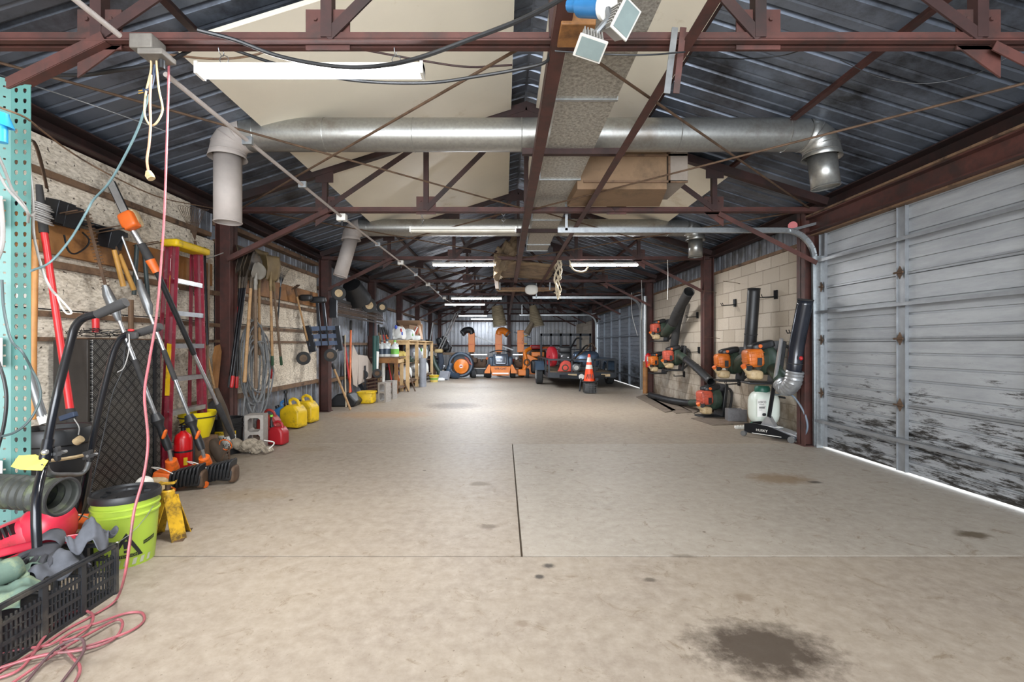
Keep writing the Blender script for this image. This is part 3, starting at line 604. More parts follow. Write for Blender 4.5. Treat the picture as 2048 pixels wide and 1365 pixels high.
# ropes, ply and hose bundle hung around the third truss
t = thing('hung_plywood', 'mud-stained plywood sheet resting on the chords in the middle of the roof', 'board', (.35, 9.9, 2.72))
m_mud = mat('muddy_ply', '7d6a52', .8, 0, .35, 2.5, dirt='43362a', damt=.5, dscale=2)
b = MB(); b.grid(lambda u, v: V((-.12 + 1.15*u, 9.0 + 2.1*v, 2.76 + .03*math.sin(5*u) - .03*math.sin(3*v))), 8, 8); b.build('sheet', m_mud, t, solid=.02)
MB().bx(-.2, -.12, 9, 11.1, 2.5, 2.7).build('side_flap', m_tan, t)
t = thing('bundled_fabric', 'brown crumpled tarp and netting bunched over the chord left of the middle angle', 'tarp', (-.05, 8.5, 2.75))
b = MB(); random.seed(3); b.grid(lambda u, v: V((-.15 + .5*u + .04*math.sin(19*v), 8.2 + .5*u, 2.98 + .5*(u - .3) - .55*v*(1 - .4*u) + .04*math.sin(23*u + 9*v))), 20, 16); b.build('cloth', m_mud, t, solid=.008)
def rope(lb, x, y, z, L_, sd):
    random.seed(sd); t = thing('frayed_rope', lb, 'rope', (x, y, z - L_)); 
    for k in range(6):
        pts = [(x + random.uniform(-.05, .05) + .03*math.sin(q + k), y + random.uniform(-.02, .02), z - L_*q/6*random.uniform(.8, 1)) for q in range(7)]
        MB().tube(sm(pts, 4), [.006 + .012*random.random()]*25, 6).build('strand', mat('rope', 'b8ab93', .9, 0, .2, 20), t)
rope('frayed pale rope hanging at the right end of the left bright tube light', -.10, 8.32, 2.72, .42, 1)
rope('frayed pale rope hanging in long tails beside the muddy plywood', .95, 8.32, 2.70, .74, 2)
b = MB(); 
b.tube(sm([P(1138, 516, 8.3), P(1143, 535, 8.3), P(1154, 543, 8.3), P(1169, 543, 8.3), P(1177, 533, 8.3)]), .014, 7); tag(b.build('rope_loop', mat('rope', 'b8ab93')), 'pale rope loop hanging under the right bright tube light', 'rope')
def hosecone(lb, x, y, z, ln, r0, r1, dx, m_):
    t = thing('canvas_hose', lb, 'hose', (x, y, z - ln)); b = MB(); n = 26; pts = [(x + dx*k/n, y, z - ln*k/n) for k in range(n+1)]
    b.tube(pts, [(r0 + (r1-r0)*k/n)*(1 + (.05 if k % 2 else -.02)) for k in range(n+1)], 16); b.build('hose_body', m_, t)
    MB().ring((x + dx, y, z - ln), (dx, 0, -ln), r1, .012, 18, 6).build('hem', m_dusty, t)
m_canvas = mat('canvas', '8c8069', .9, 0, .2, 6)
hosecone('tan canvas chute hanging from the roof left of the middle angle', -.26, 17.2, 2.60, .74, .20, .25, .12, m_canvas)
hosecone('brown canvas chute hanging right of the middle angle', 1.05, 17.2, 2.62, .78, .12, .27, .16, m_canvas)
hosecone('narrow leather-brown chute tube hanging lower beside the chutes', 1.02, 16.9, 1.98, .42, .08, .12, -.22, mat('leather_hose', '6f6252', .7))
t = thing('stored_lumber', 'bundle of old planks laid across the chords behind the muddy plywood', 'lumber', (.3, 11.4, 2.75))
for k in range(4): MB().bx(-.2 + .02*k, 1.3 - .1*k, 11.3 + .12*k, 11.4 + .12*k, 2.50 + .0*k, 2.56).build('plank', [m_wood, m_pine, m_wood, m_mud][k], t)
for x in (-.1, 1.1): MB().bar((x, 11.3, 2.5), (x, 11.25, 2.70), .03, .004).build('strap', m_grey, t)
t = thing('stored_canvas', 'white folded canvas rolled over a plank in the rafters', 'canvas', (.8, 11.2, 2.5)); MB().ell((.66, 11.27, 2.5), (.16, .06, .12), e=.8).build('roll', m_white, t)
# horizontal pipe poles in the rafters
# pull strings
for i, (x, y, y0, y1, lb) in enumerate(((1335, 8.2, 520, 600, 'thin white pull string hanging before the block wall'), (1283, 11.2, 561, 640, 'white pull cord hanging beside the far garage door'), (1263, 12, 585, 672, 'white rope hanging down the far garage door'))):
    tag(MB().tube(sm([P(x, y0, y), P(x + 1, (y0+y1)/2, y), P(x + (0 if i < 2 else 12), y1, y)]), .005, 6).build('pull_cord', m_white), lb, 'cord')
# silver downpipe and paint, extinguisher on the far column
tag(MB().tube([(3.43, 11.44, 2.36), (3.43, 11.44, .79)], .055, 16).build('silver_pipe', m_galv), 'shiny silver pipe standing on the column by the far garage door', 'pipe')
tag(MB().cyl((3.52, 5.72, 2.62), (3.44, 5.6, 2.60), .055, .05, n=14).build('red_reflector', m_redp), 'small red round lamp at the top of the near door jamb', 'light')
# ================================================================ tools along the left wall
m_blade = mat('shovel_steel', '3f372f', .5, .3, .35, 9, dirt='5c4d3a', damt=.6, dscale=5)
m_bladedusty = mat('dusty_blade', '8d887f', .7, .3, .15, 9)
m_ltan = mat('tan_blade', '7d6a49', .6, .3, .25, 6)
NX = V((1, 0, 0))
def hung(lb, A, B, blade, mb, mh, mg=None, w_=.2, L_=.3, band=None, r=.016, name='shovel', grp='shovels hanging blade up', cat='shovel'):
    """A = neck below the blade, B = free end of the handle, blade points up from A"""
    A, B = V(A), V(B); d = (B - A).normalized(); up = -d; s = up.cross(NX).normalized(); n = s.cross(up).normalized()
    t = thing(name, lb, cat, B, grp)
    w_ *= 1.25; L_ *= 1.15
    g = (B - A).length; q = B - d*.13
    MB().tube([A, A + d*.12, A + d*.3, q], [r*1.05, r*.95, r, r*1.05], 10).build('handle', mh, t)
    MB().tube([q, B - d*.01, B], [r*1.15, r*1.2, r*.7], 10).build('grip', mg or mh, t)
    MB().tube([A - d*.0, A + d*.13], [r*1.25, r*1.12], 10).build('socket', mb, t)
    if band: MB().tube([A + d*.35, A + d*.42], r*1.12, 10).build('band', band, t)
    b = MB()
    if blade in ('round', 'square', 'scoop'):
        def f(u, v):
            x = (u - .5) * 2
            if blade == 'round': wv = w_/2 * (math.sqrt(max(0, 1 - max(0, (v - .45)/.55)**2)) if v > .45 else (.55 + .45*min(1, v/.2)))
            else: wv = w_/2 * (.75 + .25*min(1, v/.15)) * (1.08 if v > .5 else 1)
            return A + up*(L_*v) + s*(x*wv) + n*(.035*x*x*(1 - .5*v) + .05*math.sin(v*2.2) - .02)
        b.grid(f, 10, 12)
        b.tube([A + d*.06, A + up*L_*.45 + n*.012], [r*1.3, .004], 8)
    elif blade == 'leaf':
        for k in range(13):
            a = (k - 6) / 6
            b.tube(sm([A, A + up*.12 + s*a*.06, A + up*.3 + s*a*.2, A + up*.33 + s*a*.22 + n*.04], 3), .0025, 5)
        b.bar(A + up*.18 - s*.1, A + up*.18 + s*.1, .01, .004)
    elif blade == 'hoe':
        b.prism([(-.09, 0), (.09, 0), (.1, -.06), (-.1, -.06)], A + up*.02 + n*.05, s, n, .006); b.tube([A, A + up*.03, A + up*.03 + n*.06], .01, 8)
    elif blade == 'bow':
        b.bar(A + up*.08 - s*.19, A + up*.08 + s*.19, .014, .014)
        for k in range(13): p = A + up*.08 + s*(-.18 + .03*k); b.tube([p, p + n*.07], [.006, .002], 6)
        b.tube(sm([A, A + up*.03 - s*.1, A + up*.08 - s*.17]), .005, 6); b.tube(sm([A, A + up*.03 + s*.1, A + up*.08 + s*.17]), .005, 6)
    b.build('blade' if blade not in ('leaf', 'bow') else 'rake_head', mb, t, solid=.003 if blade in ('round', 'square', 'scoop') else 0)
    return t
def w5(x, y, X=-3.05): return WL(x, y, X)
gs = 'shovels hanging blade up'
hung('black-handled shovel, leftmost of the hanging shovels, with a dark blade', w5(487, 556, -3.03), w5(458, 776, -3.0), 'round', m_blade, m_blackm, m_rubber, .23, .3)
hung('black-handled shovel with a red grip, second from the left of the hanging shovels', w5(492, 556, -3.0), w5(463, 776, -2.95), 'round', m_blade, m_blackm, m_redp, .22, .28)
hung('shovel with a red band halfway and a bright red grip end', w5(480, 556, -3.08), w5(473, 777, -3.0), 'scoop', m_blade, m_blackm, m_redp, .24, .3, band=m_redp)
hung('shovel with a pale new ash handle and a dark neck', w5(503, 556, -2.98), w5(489, 766, -2.95), 'round', m_blade, m_handle, m_handle, .22, .28, r=.018)
hung('old shovel with a grey weathered handle reaching lowest and a dusty white rounded blade', w5(511, 558, -2.95), w5(512, 778, -2.95), 'round', m_bladedusty, m_handledk, m_handledk, .25, .17, r=.018)
hung('short-handled old shovel behind the grey weathered one', w5(518, 556, -3.05), w5(519, 711, -3.05), 'scoop', m_ltan, m_handle, m_handledk, .24, .3)
hung('short dark-handled shovel hidden between the pale and weathered handles', w5(505, 560, -3.1), w5(504, 714, -3.1), 'scoop', m_blade, m_handledk, m_handledk, .24, .32)
hung('square tan shovel with a green grip hanging straight down', w5(541, 562, -3.0), w5(545, 732, -3.02), 'square', m_ltan, m_handle, m_green, .26, .28)
hung('black-shafted shovel with a green grip slanting to the right', w5(546, 563, -3.05), w5(563, 731, -3.08), 'square', m_ltan, m_handledk, m_green, .22, .25)
hung('shovel with a plain red grip end behind the square tan shovel', w5(543, 563, -3.12), w5(542, 758, -3.12), 'square', m_blade, m_handledk, m_redp, .2, .2)
hung('black wire leaf rake hanging on the board beside the shovels', w5(561, 575, -3.12), w5(554, 655, -3.15), 'leaf', m_blackm, m_blackm, m_blackm, r=.01, name='leaf_rake', grp=None, cat='rake')
hung('hoe with a pale wooden handle hanging from the board, slanting right', w5(590, 577, -3.12), w5(615, 682, -3.1), 'hoe', m_rust, m_handle, m_handle, name='garden_hoe', grp=None, cat='hoe', r=.014)
hung('wire leaf rake fanned above the yellow ladder top', w5(390, 482, -3.15), w5(412, 690, -3.16), 'leaf', m_rust, m_blackm, m_redp, r=.01, name='leaf_rake', grp=None, cat='rake')
tag(MB().tube([w5(395, 500, -3.1), w5(408, 520, -3.15), w5(447, 506, -2.95)], .006, 6).build('wall_hook', m_steel), 'long bare steel hook sticking out beside the red column', 'hook')
# hose coils hanging and spilling to the floor
t = thing('hose_coil', 'grey rubber hose hung in loose loops behind the shovels and trailing to the floor', 'hose', (-3.1, 5.8, .35))
random.seed(5); m_hose = mat('grey_hose', '6f7172', .55, 0, .25, 15)
for k in range(9):
    cx, cy, rx, ry = 512 + random.uniform(-9, 10), 738 + random.uniform(-22, 22), 20 + random.uniform(-7, 8), 74 + random.uniform(-16, 14)
    MB().tube(sm([w5(cx + rx*math.cos(a/8*6.283), cy + ry*math.sin(a/8*6.283), -3.06 + .05*math.sin(a + k)) for a in range(9)], 5), .011, 8).build('hose_loop', m_hose, t)
MB().tube(sm([w5(495, 760), w5(487, 820), w5(486, 870), w5(490, 905, -2.9)], 6), .011, 8).build('hose_tail', m_hose, t)
MB().tube(sm([w5(520, 770), w5(505, 830), w5(502, 870), w5(512, 905, -2.85)], 6), .011, 8).build('hose_tail', m_hose, t)
# red step ladder folded against the wall
m_fib = mat('red_fibreglass', '7d1f30', .5, 0, .2, 12, dirt='9a5a60', damt=.15, dscale=20)
t = thing('step_ladder', 'folded dark red fibreglass step ladder with aluminium steps and yellow top leaning on the wall', 'ladder', (-3.02, 4.6, 0))
RT = [V((-3.1, 4.42, 2.12)), V((-3.12, 4.80, 2.12))]; RB = [V((-3.0, 4.15, 0)), V((-3.02, 4.72, 0))]
for k in range(2):
    b = MB(); a, c_ = RT[k], RB[k]; b.bar(a, c_, .075, .008, (1, 0, 0)); b.bar(a + V((0, -.004, 0)) + V((.034, .0, 0)), c_ + V((.034, 0, 0)), .008, .03, (1, 0, 0)); b.bar(a + V((-.034, 0, 0)), c_ + V((-.034, 0, 0)), .008, .03, (1, 0, 0)); b.build('front_rail', m_fib, t)
    b = MB(); a, c_ = RT[k] + V((-.07, 0, -.02)), RB[k] + V((-.16, .02 if k else .06, .0)); b.bar(a, c_, .04, .012, (1, 0, 0)); b.build('rear_rail', m_fib, t)
for j in range(6):
    f_ = 1 - (.27 + .305*j) / 2.12; a = RT[0].lerp(RB[0], f_); c_ = RT[1].lerp(RB[1], f_); b = MB(); b.bar(a, c_, .085, .01, (0, 0, 1)); b.bar(a + V((.04, 0, -.018)), c_ + V((.04, 0, -.018)), .006, .04, (0, 0, 1)); b.bar(a + V((0, .02, -.02)), a + V((0, .07, -.09)) * 1, .006, .012)
    b.build('step', m_steel, t)
MB().bx(-3.2, -3.03, 4.36, 4.86, 2.1, 2.17).build('top_cap', m_yellow, t, bevel=.02)
for z0, z1, m_ in ((1.86, 1.98, m_paper), (1.66, 1.82, m_yellow)):
    a = RT[0].lerp(RB[0], 1 - z0/2.12); c_ = RT[0].lerp(RB[0], 1 - z1/2.12); MB().bar(a + V((.0, -.02, 0)) + V((0, -.0, 0)), c_ + V((0, -.02, 0)), .04, .002, (1, 0, 0)).build('warning_label', m_, t)
a = RT[0].lerp(RB[0], .66); c_ = RT[0].lerp(RB[0], .44); MB().bar(a + V((.012, -.012, 0)), c_ + V((.012, -.012, 0)), .085, .002, (1, 0, 0)).build('yellow_tag', m_yellow, t)
# long pole saw, chainsaw head at the top
def hnd(pts, r, m_, nm, par, n=10): return MB().tube(pts, r, n).build(nm, m_, par)
t = thing('pole_saw', 'long pole saw leaning over the wall tools, chain bar and orange head at the top', 'pole saw', (-2.8, 4.85, 0))
p0, p1, p2, p3, p4 = P(261, 455, 3.75), P(300, 505, 3.8), P(388, 709, 4.3), P(436, 812, 4.55), P(466, 876, 4.75)
dd = (P(218, 358, 3.7) - P(250, 428, 3.72)); u_ = V((1, 0, .3)).normalized()
b = MB(); a, c_ = P(254, 434, 3.72), P(222, 366, 3.7); b.bar(a, c_, .055, .010, (0, 1, 0)); b.cyl(c_ + V((0, -.005, 0)), c_ + V((0, .005, 0)), .0275, n=14); b.build('guide_bar', m_steel, t)
MB().bar(a, c_, .068, .007, (0, 1, 0)).build('chain', m_blackm, t)
MB().rbx(P(259, 442, 3.72), (.12, .09, .14), (0, -25, 0), .4).build('saw_head', m_orange, t); MB().rbx(P(270, 438, 3.75), (.07, .08, .15), (0, -25, 0), .5).build('oil_tank', m_tan, t)
hnd([P(262, 455, 3.75), P(282, 488, 3.78)], .022, m_steel, 'gear_neck', t); hnd([P(282, 488, 3.78), P(300, 520, 3.82)], [.03, .034], m_rubber, 'grip', t); hnd([P(300, 520, 3.82), P(314, 545, 3.85)], [.036, .03], m_orange, 'clamp', t)
hnd([P(312, 540, 3.85), p2], .022, m_black, 'upper_shaft', t); hnd([p2, p3], .016, m_steel, 'lower_shaft', t); hnd([p3 - (p3-p2).normalized()*.02, p4], [.03, .024], m_rubber, 'boot', t)
MB().ell(p4 + V((-.12, -.05, -.12)), (.05, .06, .13), (0, -25, 0), .6).build('engine_casing', mat('muddy_casing', '463a2e', .8, 0, .3, 8), t)
MB().tube([p4 + V((-.03, .0, .02)), p4 + V((-.1, 0, .3)), p4 + V((-.17, 0, .5))], [.05, .035, .02], 10).build('throttle_boot', mat('muddy_casing'), t)
MB().ring(p4 + V((-.04, -.06, -.06)), (0, 1, .4), .06, .006, 14, 6).build('orange_loop', m_orange, t)
t = thing('work_gloves', 'muddy white work gloves and straps piled on the floor below the pole saw', 'gloves', G(490, 905))
random.seed(9); c0 = G(480, 908)
for k in range(4):
    cc = c0 + V((-.02 + .07*k, -.02 + .03*(k % 2), .07 + .04*((k+1) % 2))); b = MB(); b.ell(cc, (.09, .06, .05), (20*k, 35 - 20*k, 30*k), .8)
    for q in range(5): b.tube([cc + V((.02, .0, 0)), cc + V((.08 + .01*q, -.05 + .025*q, -.02)), cc + V((.12 + .006*q, -.07 + .03*q, -.05))], [.018, .015, .011], 8)
    b.build('glove', mat('muddy_glove', '9c9180', .9, 0, .2, 15, dirt='51473a', damt=.5, dscale=18), t)
b = MB(); b.tube(sm([c0 + V((.1, 0, .02)), c0 + V((.2, -.02, .03)), c0 + V((.3, .02, .05)), c0 + V((.32, .1, .1)), c0 + V((.2, .12, .12))]), .007, 6); b.build('strap', m_white, t)
# power heads on the floor with their shafts
def powerhead(c, rz, t, tank, s=1.):
    global T
    T = Matrix.Translation(V(c)) @ Matrix.Rotation(R(rz), 4, 'Z') @ Matrix.Scale(s, 4)
    b = MB(); 
    for k in range(8): b.rbx((-.10 + .028*k, 0, .09 + .006*k), (.019, .15, .15), (0, 8, 0), .35)
    b.rbx((0, 0, .09), (.24, .11, .11), (0, 6, 0), .4); b.build('cylinder_cover', m_black, t)
    MB().rbx((-.16, .0, .13), (.14, .15, .07), (0, 10, 0), .4).build('top_cover', m_orange, t)
    b = MB(); b.rbx((-.18, -.05, .07), (.15, .11, .13), (0, 0, 10), .55); b.tube([(-.14, -.08, .05), (-.08, -.11, .035)], [.05, .028], 12); b.build('fuel_tank', tank, t)
    MB().cyl((-.09, -.105, .037), (-.055, -.125, .03), .027, n=14).build('fuel_cap', m_orange, t)
    MB().tube(sm([(-.2, .05, .15), (-.25, -.02, .2), (-.15, -.08, .2), (-.08, -.06, .15)]), .004, 6).build('fuel_line', m_white, t)
    MB().rbx((.1, .02, .08), (.06, .13, .14), None, .5).build('muffler', m_rust, t)
    home()
def poletool(lb, eng, erz, tank, pts, grip, name='string_trimmer'):
    t = thing(name, lb, 'trimmer', eng); powerhead(eng, erz, t, tank)
    a, b_ = pts[0], pts[-1]
    e0 = V(eng) + V((-.12, 0, .17))
    hnd([e0, e0.lerp(pts[0], .45)], [.05, .042], m_orange, 'clutch_housing', t)
    hnd([e0.lerp(pts[0], .35), pts[0], pts[1]], .014, m_steel, 'shaft', t)
    q0, q1 = pts[0], pts[0].lerp(pts[1], grip[0])
    d = (pts[1] - pts[0]).normalized()
    MB().tube([q0, q0 + d*.05, q0 + d*.2, q0 + d*.25, q0 + d*.31], [.026, .032, .026, .048, .03], 12).build('throttle_handle', m_black, t)
    MB().rbx(q0 + d*.2 + V((.05, -.02, -.06)), (.02, .03, .08), (0, 20, 0), .6).build('trigger', m_orange, t)
    g0, g1 = pts[0].lerp(pts[1], grip[0]), pts[0].lerp(pts[1], grip[1]); hnd([g0, g1], .020, m_rubber, 'foam_grip', t)
    return t
e1 = G(440, 968); t = poletool('hedge trimmer on a silver pole with its orange engine right of the fire extinguisher', e1, 8, m_tan, [P(404, 900, 3.9), P(300, 630, 3.85)], (.52, .74), 'pole_trimmer')
MB().tube([P(300, 630, 3.85), P(296, 612, 3.85), P(283, 580, 3.85), P(278, 560, 3.85)], [.02, .035, .03, .018], 10).build('gear_case', m_grey, t); hnd([P(280, 570, 3.85), P(243, 470, 3.8)], .009, m_steel, 'blade_tube', t)
e2 = G(375, 980); t = poletool('pole trimmer with a long toothed dark blade, half hidden by the plated box', e2, 12, m_tan, [P(338, 900, 3.75), P(238, 640, 3.62)], (.5, .7), 'pole_trimmer')
MB().tube([P(238, 642, 3.62), P(228, 615, 3.6), P(216, 590, 3.6), P(210, 570, 3.58)], [.018, .04, .035, .02], 10).build('gear_case', m_grey, t)
a, c_ = P(212, 575, 3.58), P(173, 427, 3.5); d = (c_ - a).normalized(); s_ = d.cross(V((0, 1, 0))).normalized(); b = MB(); b.bar(a, c_, .022, .006, (0, 1, 0)); nn = 22
for k in range(nn): p = a + (c_ - a)*(k + .5)/nn; b.bar(p - s_*.032, p + s_*.032, .008, .005)
b.ell(c_, (.02, .01, .02)); b.build('blade', m_rust, t)
# fire extinguisher near
def extinguisher(c, r, h, lb, band=True):
    t = thing('fire_extinguisher', lb, 'extinguisher', c); c = V(c)
    MB().lathe([(r*.9, 0), (r, .01), (r, h*.8), (r*.85, h*.9), (r*.35, h*.97), (r*.3, h)], c, n=24).build('cylinder', mat('extinguisher_red', 'c01015', .3, 0, .06, 4), t)
    b = MB(); b.cyl(c + V((0, 0, h)), c + V((0, 0, h + .05)), r*.28, n=12); b.bar(c + V((-.02, -.02, h + .05)), c + V((.07, -.06, h + .09)), .02, .008); b.bar(c + V((-.02, -.02, h + .03)), c + V((.08, -.06, h + .035)), .02, .008); b.build('valve_handle', m_blackm, t)
    MB().tube(sm([c + V((0, 0, h + .04)), c + V((r*1.2, 0, h + .02)), c + V((r*1.35, 0, h*.6)), c + V((r*1.3, 0, h*.15))]), .009, 8).build('hose', m_black, t)
    if band: MB().lathe([(r + .004, h*.52), (r + .004, h*.56)], c).build('strap', m_black, t)
    return t
t = extinguisher(V((-2.92, 4.28, 0)), .072, .40, 'red fire extinguisher with a black strap standing on the floor beside the ladder')
c_ = V((-2.92, 4.28, 0)); MB().box(c_ + V((.055, -.052, .13)), (.03, .004, .07), (0, 0, 45)).build('yellow_tag', m_yellow, t)
# buckets
def bucket(c, r, h, lb, m_, lid=None, name='bucket', flare=.88, ribs=True):
    t = thing(name, lb, 'bucket', c); c = V(c); pr = [(0, 0), (r*flare, 0), (r*flare, .01)]
    pr += [(r*(flare + (1-flare)*k/6), h*k/6*.72) for k in range(1, 7)]
    if ribs: pr += [(r*1.05, h*.73), (r*1.05, h*.75), (r, h*.76), (r*1.0, h*.82), (r*1.05, h*.83), (r*1.05, h*.85), (r*1.0, h*.86)]
    pr += [(r*1.01, h*.97), (r*1.04, h*.975), (r*1.04, h), (r*.98, h), (r*.97, h*.9), (r*flare*.97, .02), (0, .02)]
    MB().lathe(pr, c, n=36).build('pail', m_, t)
    if lid: MB().lathe([(r*1.07, h*.93), (r*1.08, h*1.0), (r*1.05, h*1.03), (r*.97, h*1.03), (r*.95, h*1.0), (r*.7, h*.99), (r*.68, h*.96), (0, h*.96)], c, n=36).build('lid', lid, t)
    return t
bk = G(455, 906); bk.z = 0; t = bucket(bk, .15, .385, 'black oil bucket with a white and yellow label under the pole saw', m_black)
def onring(c, r, a0): return lambda x, y, z: V(c) + V(((r + z)*math.sin(a0 + x/r), -(r + z)*math.cos(a0 + x/r), y))
def curved(c, r, a0, w_, z0, z1, m_, par, nm='label', n=12):
    f = onring(c, r, a0); b = MB(); b.grid(lambda u, v: f(w_*(u - .5), z0 + (z1 - z0)*v, 0), n, 1); return b.build(nm, m_, par)
lb_ = curved(bk, .1495, .35, .22, .07, .255, m_paper, t); curved(bk, .150, .35, .22, .215, .255, m_yellow, lb_, 'yellow_band')
curved(bk, .1495, -.5, .08, .05, .2, m_grey, t, 'side_label')
f = onring(bk + V((0, 0, 0)), .151, .35); textmesh('GOLD RING', .03, lambda x, y, z: f(x, y + .235, z), m_blackm, lb_); textmesh('10W-30', .06, lambda x, y, z: f(x, y + .17, z), m_blackm, lb_); textmesh('Multi', .055, lambda x, y, z: f(x, y + .11, z), m_blackm, lb_)
# cinder block on end
def cblock(c, rz, lb, stand=True, L_=.40, m_=None):
    place(c, rz); b = MB(); W_, D_ = .19, .19; th = .032
    if stand:    # tall: holes run along local y
        xs = [(-W_/2, -W_/2 + th), (W_/2 - th, W_/2)]
        for x0, x1 in xs: b.bx(x0, x1, -D_/2, D_/2, 0, L_)
        for z0 in (0, L_/2 - th/2, L_ - th): b.bx(-W_/2 + th, W_/2 - th, -D_/2, D_/2, z0, z0 + th)
        for z0 in (th, L_/2 + th/2):
            z1 = z0 + L_/2 - 1.5*th
            for sx in (-1, 1):
                for sz, zz in ((1, z0), (-1, z1)): b.prism([(0, 0), (sx*.02, 0), (0, sz*.02)] if False else [(0, 0), (-sx*.022, 0), (0, sz*.022)], (sx*(W_/2 - th), 0, zz), (1, 0, 0), (0, 0, 1), D_)
    else:
        for y0 in (-D_/2, D_/2 - th): b.bx(-L_/2, L_/2, y0, y0 + th, 0, .19)
        for x0 in (-L_/2, -th/2, L_/2 - th): b.bx(x0, x0 + th, -D_/2 + th, D_/2 - th, 0, .19)
    o = b.build('cinder_block', m_ or mat('block_grey', '97918a', .9, 0, .15, 25, bump=.4), smooth=False, base=V(c)); home(); return tag(o, lb, 'cinder block')
cblock(G(513, 900), 12, 'pale cinder block standing on end with both hollows showing, beside the red gas can')
def jerry(c, rz, s, m_, lb, spout=None, name='gas_can', w_=.26, d_=.17, h_=.27):
    place(c, rz, s=s); t = thing(name, lb, 'can')
    b = MB(); pr = [(-w_/2, .01), (w_/2, .01), (w_/2, h_*.72), (w_/2 - .06, h_), (-w_/2 + .09, h_), (-w_/2, h_*.8)]
    b.prism(pr, (0, 0, 0), (1, 0, 0), (0, 0, 1), d_); b.build('body', m_, t, bevel=.025)
    MB().tube(sm([(-w_/2 + .09, 0, h_ - .01), (-w_/2 + .08, 0, h_ + .04), (0, 0, h_ + .065), (w_/2 - .07, 0, h_ + .035), (w_/2 - .05, 0, h_ - .04)]), .017, 10).build('carry_handle', m_, t)
    MB().cyl((-w_/2 + .04, 0, h_*.85), (-w_/2 + .025, 0, h_*.85 + .045), .028, n=14).build('cap', m_black, t)
    if spout: MB().tube(sm([(-w_/2 + .03, 0, h_*.9), (-w_/2 + .02, 0, h_ + .06), (-w_/2 + .03, -.01, h_ + .17)]), [.018]*7 + [.013]*6, 10).build('spout', m_black, t); MB().cyl((-w_/2 + .03, -.01, h_ + .13), (-w_/2 + .03, -.01, h_ + .16), .022, n=10).build('spout_collar', spout, t)
    home(); return t
jerry(G(556, 890), -12, .82, mat('gas_red', '9c1a22', .45, 0, .12, 6), 'small red gas can with a black spout and green collar on the floor', mat('lime_ring', '7fc241', .5))
jerry(G(584, 857) + V((0, .05, 0)), -15, 1.22, m_yellow, 'large yellow fuel can, the nearer of the two yellow cans', m_black)
jerry(G(606, 848) + V((0, .12, 0)), -12, 1.22, m_yellow, 'large yellow fuel can standing behind the nearer yellow can', None)
jerry(G(518, 880) + V((0, .25, 0)), 0, 1.0, mat('gas_red2', 'a3342c', .5, 0, .15, 6), 'faded red gas can standing behind the cinder block', None)
jerry(G(538, 862) + V((.06, .35, 0)), 5, 1.1, mat('jug_blue', '3f7fb5', .4, 0, .12, 6), 'blue jug behind the cinder block and red can', None, 'blue_jug')
# things below the ladder and on the near floor
t = thing('yellow_bin', 'yellow plastic scoop-shaped bin tucked behind the ladder and extinguisher', 'bin', (-3.06, 4.62, 0))
MB().lathe([(.10, .26), (.13, .36), (.165, .50), (.17, .52), (.155, .50), (.12, .36), (.08, .27)], (-3.04, 4.66, 0), n=24).build('tub', mat('bright_yellow', 'e6cf1c', .4, 0, .06, 5), t)
MB().ring((-3.04, 4.66, .47), (0, 0, 1), .163, .006, 24, 6).build('band', m_black, t); MB().bx(-3.18, -2.92, 4.54, 4.80, 0, .265).build('stand', m_wood, t)
t = hung('steel bow rake lying on the floor with a blue handle, tines toward the open floor', G(440, 934, .02), G(322, 938, .02), 'bow', m_rust, mat('blue_handle', '2f6ea8', .4), None, name='bow_rake', grp=None, cat='rake', r=.014)
t = thing('blue_pole', 'blue pole lying on the floor in front of the extinguisher', 'pole', G(370, 930)); MB().tube([G(318, 928, .02), G(412, 944, .02)], .013, 8).build('pole', mat('blue_handle'), t)
tag(MB().tube([G(318, 946, .03), G(412, 950, .03)], .014, 8).build('rake_handle', m_handledk), 'worn wooden handle lying beside the blue pole', 'handle')
# hand saw-like brown board, black shovel, pry bars right of ladder
tag(MB().prism([(0, 0), (.045, .0), (.13, .5), (.10, .58), (.02, .56), (-.02, .45)], w5(428, 797, -3.12), (0, 1, 0), (0, 0, 1), .01).build('wooden_paddle', m_board), 'brown wooden blade-shaped piece hanging between the ladder and red column', 'tool')
t = thing('spade', 'black spade standing behind the bucket by the red column', 'shovel', w5(442, 850, -3.1)); MB().grid(lambda u, v: V((-3.1 + .03*math.cos(3*(u-.5)), 4.98 + .2*(u - .5)*(1 if v < .6 else math.sqrt(max(0, 1 - ((v-.6)/.4)**2))), .25 + .34*v)), 8, 10).build('blade', m_rubber, t, solid=.004); MB().tube([(-3.09, 4.98, 0), (-3.09, 4.98, .3)], .016, 8).build('handle', m_black, t)
for i, (x0, y0, x1, y1, m_, lb) in enumerate(((409, 495, 415, 690, m_blackm, 'thin black pole hanging between ladder and column'), (418, 520, 413, 830, m_handledk, 'dark wooden pole standing right of the ladder'), (399, 640, 445, 848, m_handle, 'worn wooden handle leaning behind the pole saw boot'))):
    tag(MB().tube([w5(x0, y0, -3.13), w5(x1, y1, -3.08)], .012, 8).build('tool_pole', m_), lb, 'pole')
